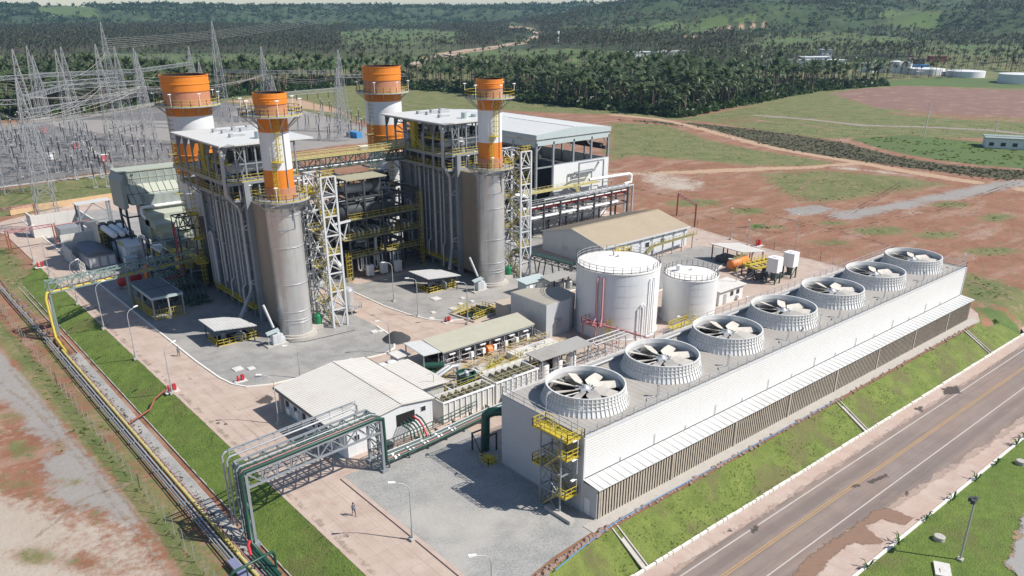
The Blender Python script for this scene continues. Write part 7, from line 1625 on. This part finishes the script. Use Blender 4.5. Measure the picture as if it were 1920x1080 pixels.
b = MB(); b.box(69.8,32.4,0,77.6,36.2,2.9); b.build('wall', M['wallwhite'], t)
b = MB(); b.prism([(69.3,31.9),(78.1,31.9),(78.1,36.7),(69.3,36.7)], 2.9, [3.0,3.0,3.25,3.25]); b.build('roof', M['palecon'], t)
for x in (73.4, 75.4): b = MB(); b.box(x,32.32,1.3,x+.9,32.4,2.2); b.build('window', M['glass'], t)
b = MB(); b.box(71.2,32.32,0,72.1,32.4,2.1); b.build('door', M['galv'], t); b = MB(); b.box(75.4,31.7,.6,76.3,32.38,1.1); b.build('air_conditioner', M['white'], t)
t = thing('east_pipe_rack', 'low faded-red pipe supports behind the cooling tower in the east yard', 'pipes', (84,22,0))
b = MB(); [b.tube([(70,19+.7*k,1.2),(112,18.5+.7*k,1.2)], .14, 6) for k in range(3)]; b.build('pipe', M['pink'], t)
b = MB(); [b.beam((x,18.6,1),(x,21,1), .15) or b.beam((x,19,0),(x,19,1), .15) for x in np.arange(71,112,5)]; b.build('support', M['steel'], t)

# ---------------------------------------------------------------- switchyard
def tower_template(h, w, label, x, y, tops=True):
    t = thing('lattice_tower', label, 'lattice tower', (x,y,0), 'lattice towers of the switchyard'); b = MB(); hw, tw = w/2, w*.13; hb = h*.74
    def sq(r, z): return [(x-r,y-r,z),(x+r,y-r,z),(x+r,y+r,z),(x-r,y+r,z)]
    b.lattice(sq(hw,0), sq(hw*.45,hb), 9, .17, .07); b.lattice(sq(hw*.45,hb), sq(.12,h), 4, .13, .07); b.build('lattice', M['latt'], t)
    return t
SW = [(-14.7,180.7,41.0),(-3.9,237.5,42.5),(15,271.4,40.9),(27.2,268.3,42.4),(43,278,39.3),(96.2,371.5,37.5),(109.2,316.4,38.6),(137.5,297.1,37.1),(-8,300,38),(58,330,39),(30,330,40),(74.9,434.9,48.5),(98.5,342.8,49),(-32,252,38),(-12,243,36),(14,304,38),(47,318,40),(74,300,34),(22,352,40),(88,262,30),(120,268,31)]
wh = ['nearest one, rising beside the west road bend','above the front rows of insulators','third from the left, above the insulator rows','behind the pair of red boxes','tall one just left of the widest stack','just right of the widest stack','left of the slim nearer stack top','between the footbridge and the field','at the left frame edge, deeper in the yard','deep in the yard behind the widest stack','deep in the yard at centre left','tallest, beyond the yard among palms','tall, at the right rear of the yard','standing just inside the left frame edge','among the front insulator rows','in the middle of the insulator rows','behind the pale cabinet row deeper in','short one seen past the boiler roof','rearmost of the central group','short one above the yellow footbridge','short one beside the blue truck']
tw = [tower_template(38, 5.2, 'galvanised lattice tower in the switchyard, '+wh[0], *SW[0][:2])]
for (x, y, h), lb in zip(SW[1:], wh[1:]):
    r = dup(tw[0], (x,y,0), 'galvanised lattice tower in the switchyard, '+lb); r.scale = (1,1,h/38); tw.append(r)
def beam_(p, q, z, label):
    t = thing('gantry_beam', label, 'gantry beam', (p[0],p[1],z), 'lattice beams between the switchyard towers'); b = MB(); b.truss((*p,z),(*q,z), 1.3, 1.3, max(6,int(math.dist(p,q)/2.2)), .14, .07); b.build('truss', M['latt'], t)
    d = Vector((q[0]-p[0],q[1]-p[1],0)); n = 6; b = MB()
    for k in range(1, n): c = Vector((*p,z))+d*k/n; b.tube([c, c-Vector((0,0,2.4))], .13, 6)
    b.build('insulator_string', M['insul'], t)
BE = [((-60,248),(-3.9,237.5),27),((-3.9,237.5),(15,271.4),28),((15,271.4),(43,278),28),((-40,300),(30,330),29),((30,330),(58,330),29),((27.2,268.3),(43,278),14),((96.2,371.5),(58,330),29),((109.2,316.4),(137.5,297.1),27),((109.2,316.4),(98.5,342.8),27),((-3.9,237.5),(43,278),24),((137.5,297.1),(165,285),25),((-60,300),(-8,300),28),((-32,252),(-12,243),24),((14,304),(47,318),27),((47,318),(74,300),22),((88,262),(120,268),22),((22,352),(58,330),28)]
for i, (p, q, z) in enumerate(BE): beam_(p, q, z, 'lattice beam strung between switchyard towers, '+['at the left edge','between the two leftmost towers','leading to the tower left of the widest stack','high across the left of the yard','high behind the widest stack','low one by the red boxes','reaching back behind the widest stack','right of the slim nearer stack','behind the slim nearer stack top','long one across the insulator rows','past the footbridge on the right','at the left edge deep in the yard','short one over the front insulators','over the middle insulator rows','seen past the nearer boiler roof','above the yellow footbridge','rearmost behind the widest stack'][i])
b = MB(); rg = random.Random(3)
def wire(p, q, sag):
    pts = []
    for k in range(13): t_ = k/12; pts.append((p[0]+(q[0]-p[0])*t_, p[1]+(q[1]-p[1])*t_, p[2]+(q[2]-p[2])*t_-4*sag*t_*(1-t_)))
    b.tube(pts, .05, 4, 0, False)
for (i, j) in ((0,4),(1,4),(2,4),(3,4),(0,8),(2,10),(4,9),(5,9),(6,5),(7,6),(4,6),(11,10),(12,11),(0,3)):
    for k in range(3):
        o_ = (k-1)*3; a, c = SW[i], SW[j]; wire((a[0]+o_*.3,a[1]+o_,a[2]*.7-k*.6),(c[0]+o_*.3,c[1]+o_,c[2]*.7-k*.6), rg.uniform(1,3))
for k in range(8): wire((-60,250+4*k,20-.8*k),(60,262+5*k,25-.8*k), 2.5)
for k in range(6): wire((74.9,434.9,40-k),(800+20*k,1500,70), 10); wire((4,267,32-k),(-200,700+10*k,60), 6)
o = rebase(b.build('overhead_wires', M['fencew']), (40,280,25)); tag(o, 'overhead wires sagging between the towers of the switchyard', 'wires')
ins0 = None; pos_ = []
rows = [((60,322),(20,247),6),((95,300),(40,245),5),((150,318),(118,262),6),((190,326),(150,262),6),((222,300),(200,262),3),((300,314),(275,285),3),((120,338),(60,268),6),((40,332),(0,262),6),((180,352),(150,300),4),((255,318),(235,290),3),((420,232),(480,226),5),((560,246),(660,236),6),((600,268),(680,258),5),((640,232),(700,262),3),((590,215),(640,228),4),((440,212),(500,218),4)]
for (a, c, n) in rows:
    for k in range(n):
        s = k/max(1, n-1); px, py = a[0]+(c[0]-a[0])*s, a[1]+(c[1]-a[1])*s; x, y = G(px, py)
        for dy in (0, 3.2): pos_.append((x+dy*1.1, y-dy*.4))
for i, (x, y) in enumerate(pos_):
    if ins0 is None:
        ins0 = thing('post_insulator', 'dark post insulator on a pale steel stand in the switchyard', 'insulator', (x,y,0), 'post insulators in the switchyard')
        b = MB(); [b.beam((x+dx,y+dy,0),(x+dx*.5,y+dy*.5,3.0), .12) for dx in (-.5,.5) for dy in (-.5,.5)]; b.box(x-.45,y-.45,3.0,x+.45,y+.45,3.15); b.box(x-.6,y-.6,0,x+.6,y+.6,.25); b.beam((x-.4,y-.4,.3),(x+.2,y-.2,2.8), .07); b.build('stand', M['galv'], ins0)
        b = MB(); pr = []
        for k in range(9): z = 3.15+.42*k; pr += [(.13,z),(.23,z+.12),(.13,z+.25)]
        b.lathe(x, y, pr, 10); b.build('insulator', M['insul'], ins0)
        b = MB(); b.lathe(x, y, [(.3,6.9),(.35,7.1),(.1,7.3)], 10); b.beam((x-.9,y,7.1),(x+.9,y,7.1), .1); b.build('cap', M['galv'], ins0)
    else: dup(ins0, (x,y,0), rotz=rg.uniform(0,1.5), scale=rg.uniform(.9,1.25))
for i, (px, py) in enumerate(((82,250),(144,278),(198,303),(97,300))):
    x, y = G(px, py); t = thing('yard_cabinet', ['pinkish-red switchyard cabinet farthest back in the insulator rows','pinkish-red switchyard cabinet in the middle of the insulator rows','pinkish-red switchyard cabinet on open dark gravel nearest the filter house','pale switchyard cabinet among the left insulators'][i], 'cabinet', (x,y,0), 'switchyard cabinets')
    b = MB(); b.box(x-1.2,y-.8,.2,x+1.2,y+.8,2.6); b.build('cabinet_body', M['pinkbox' if i < 3 else 'white'], t); b = MB(); b.box(x-1.4,y-1,2.6,x+1.4,y+1,2.75); b.build('roof', M['white' if i else 'pinkbox'], t)
sheet('service_road', [G(0,350),G(160,330),G(330,307),G(330,309),G(160,332),G(0,352.5)], .06, M['concrete']); sheet('service_road', [G(150,258),G(214,315),G(210,317),G(147,261)], .06, M['concrete'])
sheet('service_road', [G(560,286),G(740,276),G(740,279),G(560,290)], .06, M['palecon'])
x, y = G(664,262); t = thing('parked_truck', 'dark blue truck body parked at the edge of the switchyard behind the footbridge', 'truck', (x,y,0))
b = MB(); b.box(x-1.3,y-5,1.0,x+1.3,y+2.5,3.6); b.build('cargo_box', M['navy'], t); b = MB(); b.box(x-1.2,y+2.7,.8,x+1.2,y+4.6,2.9); b.build('cab', M['dark'], t)
for sx_ in (-1.1,1.1):
    for sy_ in (-3.6,-2.2,3.6): b = MB(); b.tube([(x+sx_-.15,y+sy_,.5),(x+sx_+.15,y+sy_,.5)], .5, 12); b.build('wheel', M['black'], t)
x, y = G(683,288); x0_, y0_ = x, y; t = thing('relay_hut', 'small hut with a flat pale roof between the switchyard and the wide stack', 'hut', (x,y,0)); b = MB(); b.box(x-2,y-1.5,0,x+2,y+1.5,3); b.build('wall', M['steel'], t); b = MB(); b.box(x-2.3,y-1.8,3,x+2.3,y+1.8,3.2); b.build('roof', M['white'], t)

# ---------------------------------------------------------------- far buildings
def ground_z(x, y): return float(terrain(np.array([x]), np.array([y]))[0])
def at(px, py):
    # first point of the terrain along the view ray
    d = _fw+_rt*(px-960)/F_PX-_up*(py-683.23)/F_PX; s = 200.; prev = s
    while s < 6000:
        p = CAM+d*s
        if p[2] < ground_z(p[0], p[1]): break
        s += 6
    return float(p[0]), float(p[1]), ground_z(p[0], p[1])
for rd in ([(770,124),(785,117),(800,111),(818,106),(835,102),(858,99),(880,96),(900,93),(915,91),(935,88),(955,84),(975,81),(990,78),(1002,73),(1006,67),(1004,61),(995,56),(980,52)],[(830,102),(855,106),(880,110),(905,116)]):
    pts = [at(px, py) for px, py in rd]; b = MB(); L = []; W_ = 5.5
    fine = []
    for p, q in zip(pts, pts[1:]):
        n = max(1, int(math.dist(p, q)/12))
        for k in range(n): x = p[0]+(q[0]-p[0])*k/n; y = p[1]+(q[1]-p[1])*k/n; fine.append((x, y))
    for i, (x, y) in enumerate(fine):
        x2, y2 = fine[min(i+1, len(fine)-1)]; x1, y1 = fine[max(i-1, 0)]; d_ = math.hypot(x2-x1, y2-y1) or 1; nx_, ny_ = -(y2-y1)/d_*W_, (x2-x1)/d_*W_
        zz = max(ground_z(x+nx_, y+ny_), ground_z(x-nx_, y-ny_), ground_z(x, y))+.6; L.append(((x+nx_, y+ny_, zz), (x-nx_, y-ny_, zz)))
    vs_ = [p for pr in L for p in pr]; b.add(vs_, [(2*i, 2*i+1, 2*i+3, 2*i+2) for i in range(len(L)-1)], 0, True); o = b.build('dirt_road', mat('pale_dirt_road', (.42,.33,.25), .95, var=.15, scale=.05), kind='structure')
    if sum(p.normal.z for p in o.data.polygons) < 0: o.data.flip_normals()
def far_tank(px, py, r, h, label):
    x, y, z = at(px, py); t = thing('storage_tank', label, 'storage tank', (x,y,z), 'white storage tanks of the far depot'); b = MB(); b.lathe(x, y, [(r,z-2),(r,z+h),(r*.97,z+h+.1),(r*.5,z+h+.6),(.2,z+h+.9)], 32); b.build('tank_shell', M['tank'], t)
for px, py, wpx, hpx, lb in ((1628,136,28,16,'white far depot tank, leftmost, half hidden by palms'),(1653,136,12,16,'narrow white far depot tank, second from the left'),(1679,137,24,20,'white far depot tank, the broader of the tall pair'),(1699,138,16,20,'white far depot tank, narrow right one of the tall pair'),(1735,139,64,10,'wide low white far depot tank left of the low wall'),(1809,144,66,10,'wide low white far depot tank second from the right'),(1908,156,70,16,'wide low white far depot tank at the right edge')):
    d = float((np.array(at(px, py))-CAM)@_fw); far_tank(px, py, wpx/2*d/F_PX, hpx*d/F_PX, lb)
def far_block(name, px, py, w_, dp, h, ang, mm, label, cat, roofm=None, win=0):
    x, y, z = at(px, py); t = thing(name, label, cat, (x,y,z)); u = Vector((math.cos(R(ang)), math.sin(R(ang)), 0)); v = Vector((-u.y, u.x, 0)); c = Vector((x,y,z))
    def bx(b, a0, a1, b0, b1, z0, z1): q = [c+u*a0+v*b0, c+u*a1+v*b0, c+u*a1+v*b1, c+u*a0+v*b1]; b.hexa([p+Vector((0,0,z0)) for p in q]+[p+Vector((0,0,z1)) for p in q])
    b = MB(); bx(b, -w_/2, w_/2, 0, dp, -2, h); b.build('wall', M[mm], t)
    b = MB(); bx(b, -w_/2-.6, w_/2+.6, -.6, dp/2, h, h+.3); bx(b, -w_/2-.6, w_/2+.6, dp/2, dp+.6, h, h+.5); b.build('roof', M[roofm or mm], t)
    for k in range(win): b = MB(); a = -w_/2+(k+.5)*w_/win; bx(b, a-.9, a+.9, -.12, .02, 1.0, 2.4); b.build('window', M['glass'], t)
    return t
far_block('white_house', 1912, 282, 26, 9, 4.0, -62, 'wallwhite', 'long white house with small windows and a pale green roof at the right edge', 'house', 'ventgrey', 6)
far_block('depot_building', 1480, 124, 60, 16, 5.5, -40, 'wallwhite', 'long white depot building among palms, left of the far tanks', 'building', 'wallgrey', 6)
far_block('depot_building', 1530, 120, 30, 14, 6.5, -40, 'bluegrey', 'pale blue depot building between the long white one and the far tanks', 'building', 'white')
far_block('depot_building', 1548, 114, 12, 10, 11, -40, 'wallwhite', 'tall narrow white depot building beside the pale blue one', 'building')
far_block('depot_building', 1565, 123, 22, 10, 5, -40, 'white', 'small bright white depot building right of the tall narrow one', 'building')
far_block('depot_building', 1225, 108, 56, 10, 6, -35, 'white', 'low white building alone in the palms at the centre right', 'building')
far_block('depot_building', 1262, 106, 30, 10, 6, -35, 'palecon', 'white open frame building right of the low white one in the palms', 'building')
far_block('depot_wall', 1770, 142, 50, 3, 3, -40, 'wallwhite', 'low white wall among the far depot tanks', 'wall')
far_block('depot_canopy', 1718, 128, 15, 6, 9, -40, 'dark', 'dark columned depot canopy with a pale blue tarp in front of the far tanks', 'canopy', 'pink')
far_block('depot_canopy', 1758, 118, 18, 7, 6, -40, 'rust', 'reddish depot canopy with pointed white roofs behind the far tanks', 'canopy', 'pink')
far_block('depot_hut', 1720, 133, 22, 6, 5, -40, 'navy', 'small blue hut in front of the dark depot canopy', 'hut')
for i, (px, py, h, lb) in enumerate(((1046,82,36,'slim white water tower standing in the far meadow beyond the palms'),(1444,112,30,'slim white water tower near the long white depot building'))):
    x, y, z = at(px, py); d = float((np.array((x,y,z))-CAM)@_fw); hh = (22 if i == 0 else 18)*d/F_PX; t = thing('water_tower', lb, 'water tower', (x,y,z)); b = MB(); b.lathe(x, y, [(2.4*d/1500,z-2),(2.4*d/1500,z+hh)], 14); b.build('tower_shaft', M['white'], t)
# ---------------------------------------------------------------- vegetation
def palm_mesh(seed, nf=15, h=9.0, seg=3, dry=False):
    rg = random.Random(seed); b = MB(); lean = (rg.uniform(-.6,.6), rg.uniform(-.6,.6)); tp = Vector((lean[0], lean[1], h))
    b.tube([(0,0,-.5),(lean[0]*.3,lean[1]*.3,h*.5),tuple(tp)], [.3,.2,.2], 5, 1, False)
    for k in range(nf):
        a = 2*math.pi*k/nf+rg.uniform(-.2,.2); e = rg.uniform(.15,1.35); L = rg.uniform(4.2,6.2); d = Vector((math.cos(a), math.sin(a), 0)); p = tp.copy(); wv = .5; pts = [p.copy()]
        el = e
        for q in range(seg): p = p+(d*math.cos(el)+Vector((0,0,math.sin(el))))*L/seg; pts.append(p.copy()); el -= rg.uniform(.45,.8)
        n_ = Vector((-d.y, d.x, 0)); ws = [.12,.62,.55,.06] if seg == 3 else [.15,.8,.1]
        for q in range(seg):
            up = Vector((0,0,.28)); 
            for sg in (-1, 1): b.add([pts[q], pts[q+1], pts[q+1]+n_*sg*ws[q+1]-up*ws[q+1]*1.3, pts[q]+n_*sg*ws[q]-up*ws[q]*1.3], [(0,1,2,3)], 0)
    return b
def np_mesh(b):
    V = np.array(b.v, np.float32); F = [f if len(f) == 4 else list(f)+[f[-1]] for f in b.f]; return V, b.f, np.array(b.m, np.int32)
def scatter(name, protos, P, S, mats, label, cat, kindname='stuff'):
    """one merged mesh of many plants: P (N,3) places, S (N,) sizes"""
    allV = []; loops = []; starts = []; mats_ = []; vo = 0; lo = 0
    pr = [np_mesh(b) for b in protos]; N = len(P); ch = RNG.integers(0, len(pr), N); an = RNG.uniform(0, 6.28, N)
    for i, (V, F, mi) in enumerate(pr):
        idx = np.where(ch == i)[0]
        if not len(idx): continue
        c, s = np.cos(an[idx]), np.sin(an[idx]); sc = S[idx]
        X = (V[None,:,0]*c[:,None]-V[None,:,1]*s[:,None])*sc[:,None]+P[idx,0][:,None]; Y = (V[None,:,0]*s[:,None]+V[None,:,1]*c[:,None])*sc[:,None]+P[idx,1][:,None]; Z = V[None,:,2]*sc[:,None]*RNG.uniform(.8,1.15,len(idx))[:,None]+P[idx,2][:,None]
        allV.append(np.stack([X,Y,Z],-1).reshape(-1,3)); lens = np.array([len(f) for f in F]); flat = np.concatenate([np.array(f) for f in F])
        n = len(idx); loops.append((flat[None,:]+(np.arange(n)*len(V))[:,None]+vo).ravel()); st = np.concatenate([[0],np.cumsum(lens)[:-1]])
        starts.append((st[None,:]+(np.arange(n)*len(flat))[:,None]+lo).ravel()); mats_.append(np.tile(mi, n)); vo += n*len(V); lo += n*len(flat)
    V = np.concatenate(allV).astype(np.float32); Lp = np.concatenate(loops).astype(np.int32); St = np.concatenate(starts).astype(np.int32); Mi = np.concatenate(mats_)
    me = bpy.data.meshes.new(name); me.vertices.add(len(V)); me.vertices.foreach_set('co', V.ravel()); me.loops.add(len(Lp)); me.loops.foreach_set('vertex_index', Lp); me.polygons.add(len(St)); me.polygons.foreach_set('loop_start', St)
    for m_ in mats: me.materials.append(m_)
    me.polygons.foreach_set('material_index', Mi.astype(np.int32)); me.update(calc_edges=True)
    o = bpy.data.objects.new(name, me); COL.objects.link(o); o['kind'] = kindname; o['label'] = label; o['category'] = cat; return o
def sample(mask_fn, n_try, dmin, dmax, power=1.0, umin=-120, umax=2040):
    u = RNG.uniform(umin, umax, n_try); t_ = RNG.uniform(0, 1, n_try)
    d = dmin*(dmax/dmin)**t_ if power == 0 else (dmin**power+(dmax**power-dmin**power)*t_)**(1/power)
    bt = np.arctan((u-960)/F_PX*math.cos(PITCH)); x = CAM[0]+d*np.cos(YAW-bt); y = CAM[1]+d*np.sin(YAW-bt); z = terrain(x, y); pu, pv = proj(x, y, z); k = mask_fn(pu, pv, d, x, y); return np.stack([x,y,z],-1)[k], d[k]
NEARF = FORESTS[:2]
def in_near(pu, pv, d, x, y): return (inpoly(NEARF[0], pu, pv) | inpoly(NEARF[1], pu, pv)) & (d > 280) & ((fbm(x, y, 110) > -.45) | (RNG.uniform(0,1,pu.shape) < .3))
Pn, dn = sample(in_near, 26000, 300, 1500, 1.5)
keep = []; cell = set()
for i in RNG.permutation(len(Pn)):
    c = (int(Pn[i,0]//7.5), int(Pn[i,1]//7.5))
    if c in cell: continue
    cell.add(c); keep.append(i)
Pn, dn = Pn[keep], dn[keep]; o_ = np.argsort(dn); Pn, dn = Pn[o_], dn[o_]
frame = (proj(Pn[:,0],Pn[:,1],Pn[:,2])[0] > -20) & (proj(Pn[:,0],Pn[:,1],Pn[:,2])[0] < 1940)
ix = np.where(frame)[0][:300]
pm = []
for sd_ in range(4):
    b = palm_mesh(sd_, 16, 8.5+sd_*.7); tr = MB(); cr = MB()
    for vf, mi in zip(b.f, b.m):
        tgt = tr if mi else cr; tgt.add([b.v[q] for q in vf], [list(range(len(vf)))])
    pm.append((tr, cr))
protoP = []
for k, (tr, cr) in enumerate(pm):
    p = Pn[ix[k]]; t = thing('palm_tree', 'tall babassu palm with feathery dark fronds in the palm belt beyond the plant', 'palm tree', tuple(p), 'palms of the belt beyond the plant')
    for b_, nm, mm in ((tr,'trunk','trunk'),(cr,'crown','palm')):
        b_.v = [(x+p[0],y+p[1],z+p[2]) for x, y, z in b_.v]; b_.build(nm, M[mm], t)
    protoP.append(t)
for k in ix[4:]: dup(protoP[int(RNG.integers(0,4))], tuple(Pn[k]), rotz=float(RNG.uniform(0,6.28)), scale=float(RNG.choice([.65,.9,1.1,1.3,1.5,1.7])))
rest = np.setdiff1d(np.arange(len(Pn)), ix)
far_p = [palm_mesh(20+s, 11, 8+s, 2) for s in range(4)]
scatter('palm_grove', far_p, Pn[rest], RNG.choice([.55,.8,1.1,1.35,1.6],len(rest)), [M['palm'], M['trunk']], 'dense palm grove beyond the plant', 'palm grove')
def in_far(pu, pv, d, x, y):
    f = np.zeros(pu.shape, bool)
    for p in FORESTS[2:]: f |= inpoly(p, pu, pv)
    m_ = np.zeros(pu.shape, bool)
    for p in MEADOWS: m_ |= inpoly(p, pu, pv)
    rr = np.zeros(pu.shape, bool)
    for rd in farroads:
        for (x0, y0), (x1, y1) in zip(rd, rd[1:]):
            L2 = (x1-x0)**2+(y1-y0)**2; t_ = np.clip(((pu-x0)*(x1-x0)+(pv-y0)*(y1-y0))/L2, 0, 1); rr |= (np.hypot((pu-x0-t_*(x1-x0))*.4, pv-y0-t_*(y1-y0)) < 3) | ((np.abs(pu-x0-t_*(x1-x0)) < 6) & (pv-y0-t_*(y1-y0) > 0) & (pv-y0-t_*(y1-y0) < 13))
    q = RNG.uniform(0, 1, pu.shape); cl = fbm(x, y, 260) > -.1
    other = (~f) & (d > 620) & (q < .5) & cl
    return ((f & (q < .9)) | (other & ~m_) | (m_ & (q < .10))) & ~rr & ~inpoly([(1560,151),(2200,140),(2200,260),(1500,200)], pu, pv) & ~inpoly(NEARF[0], pu, pv) & ~inpoly(NEARF[1], pu, pv)
Pf, df = sample(in_far, 80000, 560, 2300, 1.5)
k_ = RNG.permutation(len(Pf))[:16000]
scatter('palm_woodland', [palm_mesh(40+s, 9, 9+s, 2) for s in range(4)], Pf[k_], RNG.uniform(.7,1.2,len(k_)), [M['palmdry'], M['trunk']], 'open palm woodland in the valley', 'palm woodland')
def bush_mesh(seed, n=34, r=1., hh=1.):
    rg = random.Random(seed); b = MB()
    for k in range(n):
        a = rg.uniform(0,6.28); rr = r*math.sqrt(rg.random()); z = hh*rg.uniform(.1,1)*math.sqrt(max(.05,1-(rr/r)**2)); c = Vector((rr*math.cos(a),rr*math.sin(a),z)); s = rg.uniform(.18,.42)*r
        u = Vector((rg.uniform(-1,1),rg.uniform(-1,1),rg.uniform(-.6,.6))).normalized()*s; v = u.orthogonal().normalized()*s*.8; v.rotate(__import__('mathutils').Quaternion(u, rg.uniform(0,6.28))); b.add([c-u-v, c+u-v*.6, c+u+v, c-u+v*.6], [(0,1,2,3)])
    return b
bm_ = [bush_mesh(s, 30, 1., 1.1) for s in range(5)]; M['bush3'] = leaf_mat('broad_leaf', (.03,.062,.014), (.075,.125,.03), (.11,.13,.045))
Pu, du = sample(in_near, 30000, 300, 1100, 1.2)
scatter('undergrowth', bm_, Pu, RNG.uniform(1.6,4.6,len(Pu)), [M['bush3']], 'leafy undergrowth below the palms', 'undergrowth')
# forest edge along the cleared ground
edge = []
for (a, c) in zip(FORESTS[0][5:], FORESTS[0][6:]+[FORESTS[0][0]]):
    for k in range(46): s = RNG.random(); x, y = G(a[0]+(c[0]-a[0])*s, a[1]+(c[1]-a[1])*s-RNG.uniform(-1,3)); edge.append((x,y,ground_z(x,y)))
for a, c in (((0,222),(120,220)),((120,220),(280,200)),((280,200),(400,185)),((400,185),(660,160))):
    for k in range(50): s = RNG.random(); x, y = G(a[0]+(c[0]-a[0])*s, a[1]+(c[1]-a[1])*s-RNG.uniform(0,4)); edge.append((x,y,ground_z(x,y)))
edge = np.array(edge); scatter('undergrowth', bm_, edge, RNG.uniform(1.6,3.4,len(edge)), [M['bush']], 'leafy forest edge along the cleared ground', 'undergrowth')
def in_hill(pu, pv, d, x, y):
    m_ = np.zeros(pu.shape, bool)
    for p in MEADOWS: m_ |= inpoly(p, pu, pv)
    q = RNG.uniform(0,1,pu.shape); cl = fbm(x, y, 300); return (~m_ | (q < .03)) & (q < np.where(cl > .0, .95, .4)) & (pv < 84)
Ph, dh_ = sample(in_hill, 34000, 1250, 4200, 1.5)
scatter('hill_forest', [bush_mesh(60+s, 12, 1., 1.2) for s in range(5)], Ph, RNG.uniform(4.,9.,len(Ph))*np.clip(dh_/2600,.6,1.3), [M['bush']], 'dark forest covering the distant hills', 'forest')
# scrub and weeds on the open ground
def in_scrub(pu, pv, d, x, y):
    j = np.clip(np.searchsorted(xs, x), 0, nx-1); i = np.clip(np.searchsorted(ys, y), 0, ny-1); w_ = ZN['scrub'][i, j]; return (RNG.uniform(0,1,pu.shape) < w_)
Ps, _ = sample(in_scrub, 60000, 200, 560, 1.3)
Ps = Ps[:8000]; scatter('dry_scrub', [bush_mesh(80+s, 16, 1., .9) for s in range(4)], Ps, RNG.uniform(.18,.5,len(Ps)), [M['deadbrush']], 'dry dark scrub on the low bank across the far field', 'scrub')
M['tuft'] = leaf_mat('grass_tuft', (.085,.13,.022), (.14,.195,.036), (.17,.165,.055))
def in_weed(chn, th):
    def f(pu, pv, d, x, y):
        j = np.clip(np.searchsorted(xs, x), 0, nx-1); i = np.clip(np.searchsorted(ys, y), 0, ny-1); return (ZN[chn][i, j]*RNG.uniform(.3,1,pu.shape) > th) & (fbm(x*6, y*6, 160) > .0) & ~((x > -24.5) & (x < 113) & (y > -4) & (y < 200)) & ~inpoly(PADX, x, y) & (y > -60)
    return f
Pw, _ = sample(in_weed('grass', .4), 60000, 110, 520, 1.2); scatter('weeds', [bush_mesh(90+s, 12, 1., .3) for s in range(3)], Pw[:11000], RNG.choice([.1,.16,.22,.32],min(11000,len(Pw))), [M['tuft']], 'scattered weeds on the open ground', 'weeds')
Pw, _ = sample(in_weed('lush', .5), 30000, 110, 520, 1.2); scatter('tall_grass', [bush_mesh(95+s, 16, 1., .6) for s in range(3)], Pw[:6000], RNG.uniform(.3,.8,min(6000,len(Pw))), [M['tuft']], 'tall bright green growth in the far field', 'tall grass')
tf = []
for _ in range(5200):
    if RNG.random() < .45: y = RNG.uniform(-10,148); t_ = RNG.random(); x = -29.5+4.7*t_; z = -1.65+1.69*t_
    else: x = RNG.uniform(-10,100); t_ = RNG.random()**.8; y = -4.2-4.7*t_; z = -.02-3.0*t_
    if mnoise.noise(Vector((x*.25,y*.25,0))) > -.1 or t_ > .93 or t_ < .05: tf.append((x,y,z))
tf = np.array(tf); scatter('grass_tufts', [bush_mesh(110+s, 10, 1., 1.0) for s in range(3)], tf, RNG.uniform(.04,.12,len(tf)), [M['tuft']], 'loose tufts of grass on the two grass banks', 'grass')
tf = []
for _ in range(800):
    k = RNG.choice([2,2,3]); s_ = RNG.random()
    x, y, z = ((-17.6+RNG.normal(0,.2), -8+32*s_, .03),(-11*s_, 22.0+RNG.normal(0,.8), .03),(-31.8+RNG.normal(0,.3), -10+110*s_, -1.62),(-36.4+RNG.normal(0,.5), -10+160*s_, -1.75))[k]; tf.append((x,y,z))
tf = np.array(tf); scatter('weeds', [bush_mesh(120+s, 9, 1., .8) for s in range(3)], tf, RNG.uniform(.06,.22,len(tf)), [M['palmdry']], 'small dry weeds along the edges of the gravel and the fence', 'weeds')
# ---------------------------------------------------------------- air
HAZE = True
if HAZE:
    b = MB(); b.box(float(xs[0])-30,float(ys[0])-30,float(GZ.min())-1,float(xs[-1])+30,float(ys[-1])+30,max(62.,float(GZ.max())+18)); hz = b.build('haze', [], None, 'stuff')
    m = bpy.data.materials.new('haze'); m.use_nodes = True; nt = m.node_tree; nt.nodes.clear(); out = nt.nodes.new('ShaderNodeOutputMaterial'); pv_ = nt.nodes.new('ShaderNodeVolumePrincipled')
    pv_.inputs['Color'].default_value = (.45,.68,1,1); pv_.inputs['Density'].default_value = .00007; pv_.inputs['Anisotropy'].default_value = .2
    nt.links.new(pv_.outputs[0], out.inputs['Volume']); hz.data.materials.append(m); hz['label'] = 'thin bluish haze in the air over the valley'
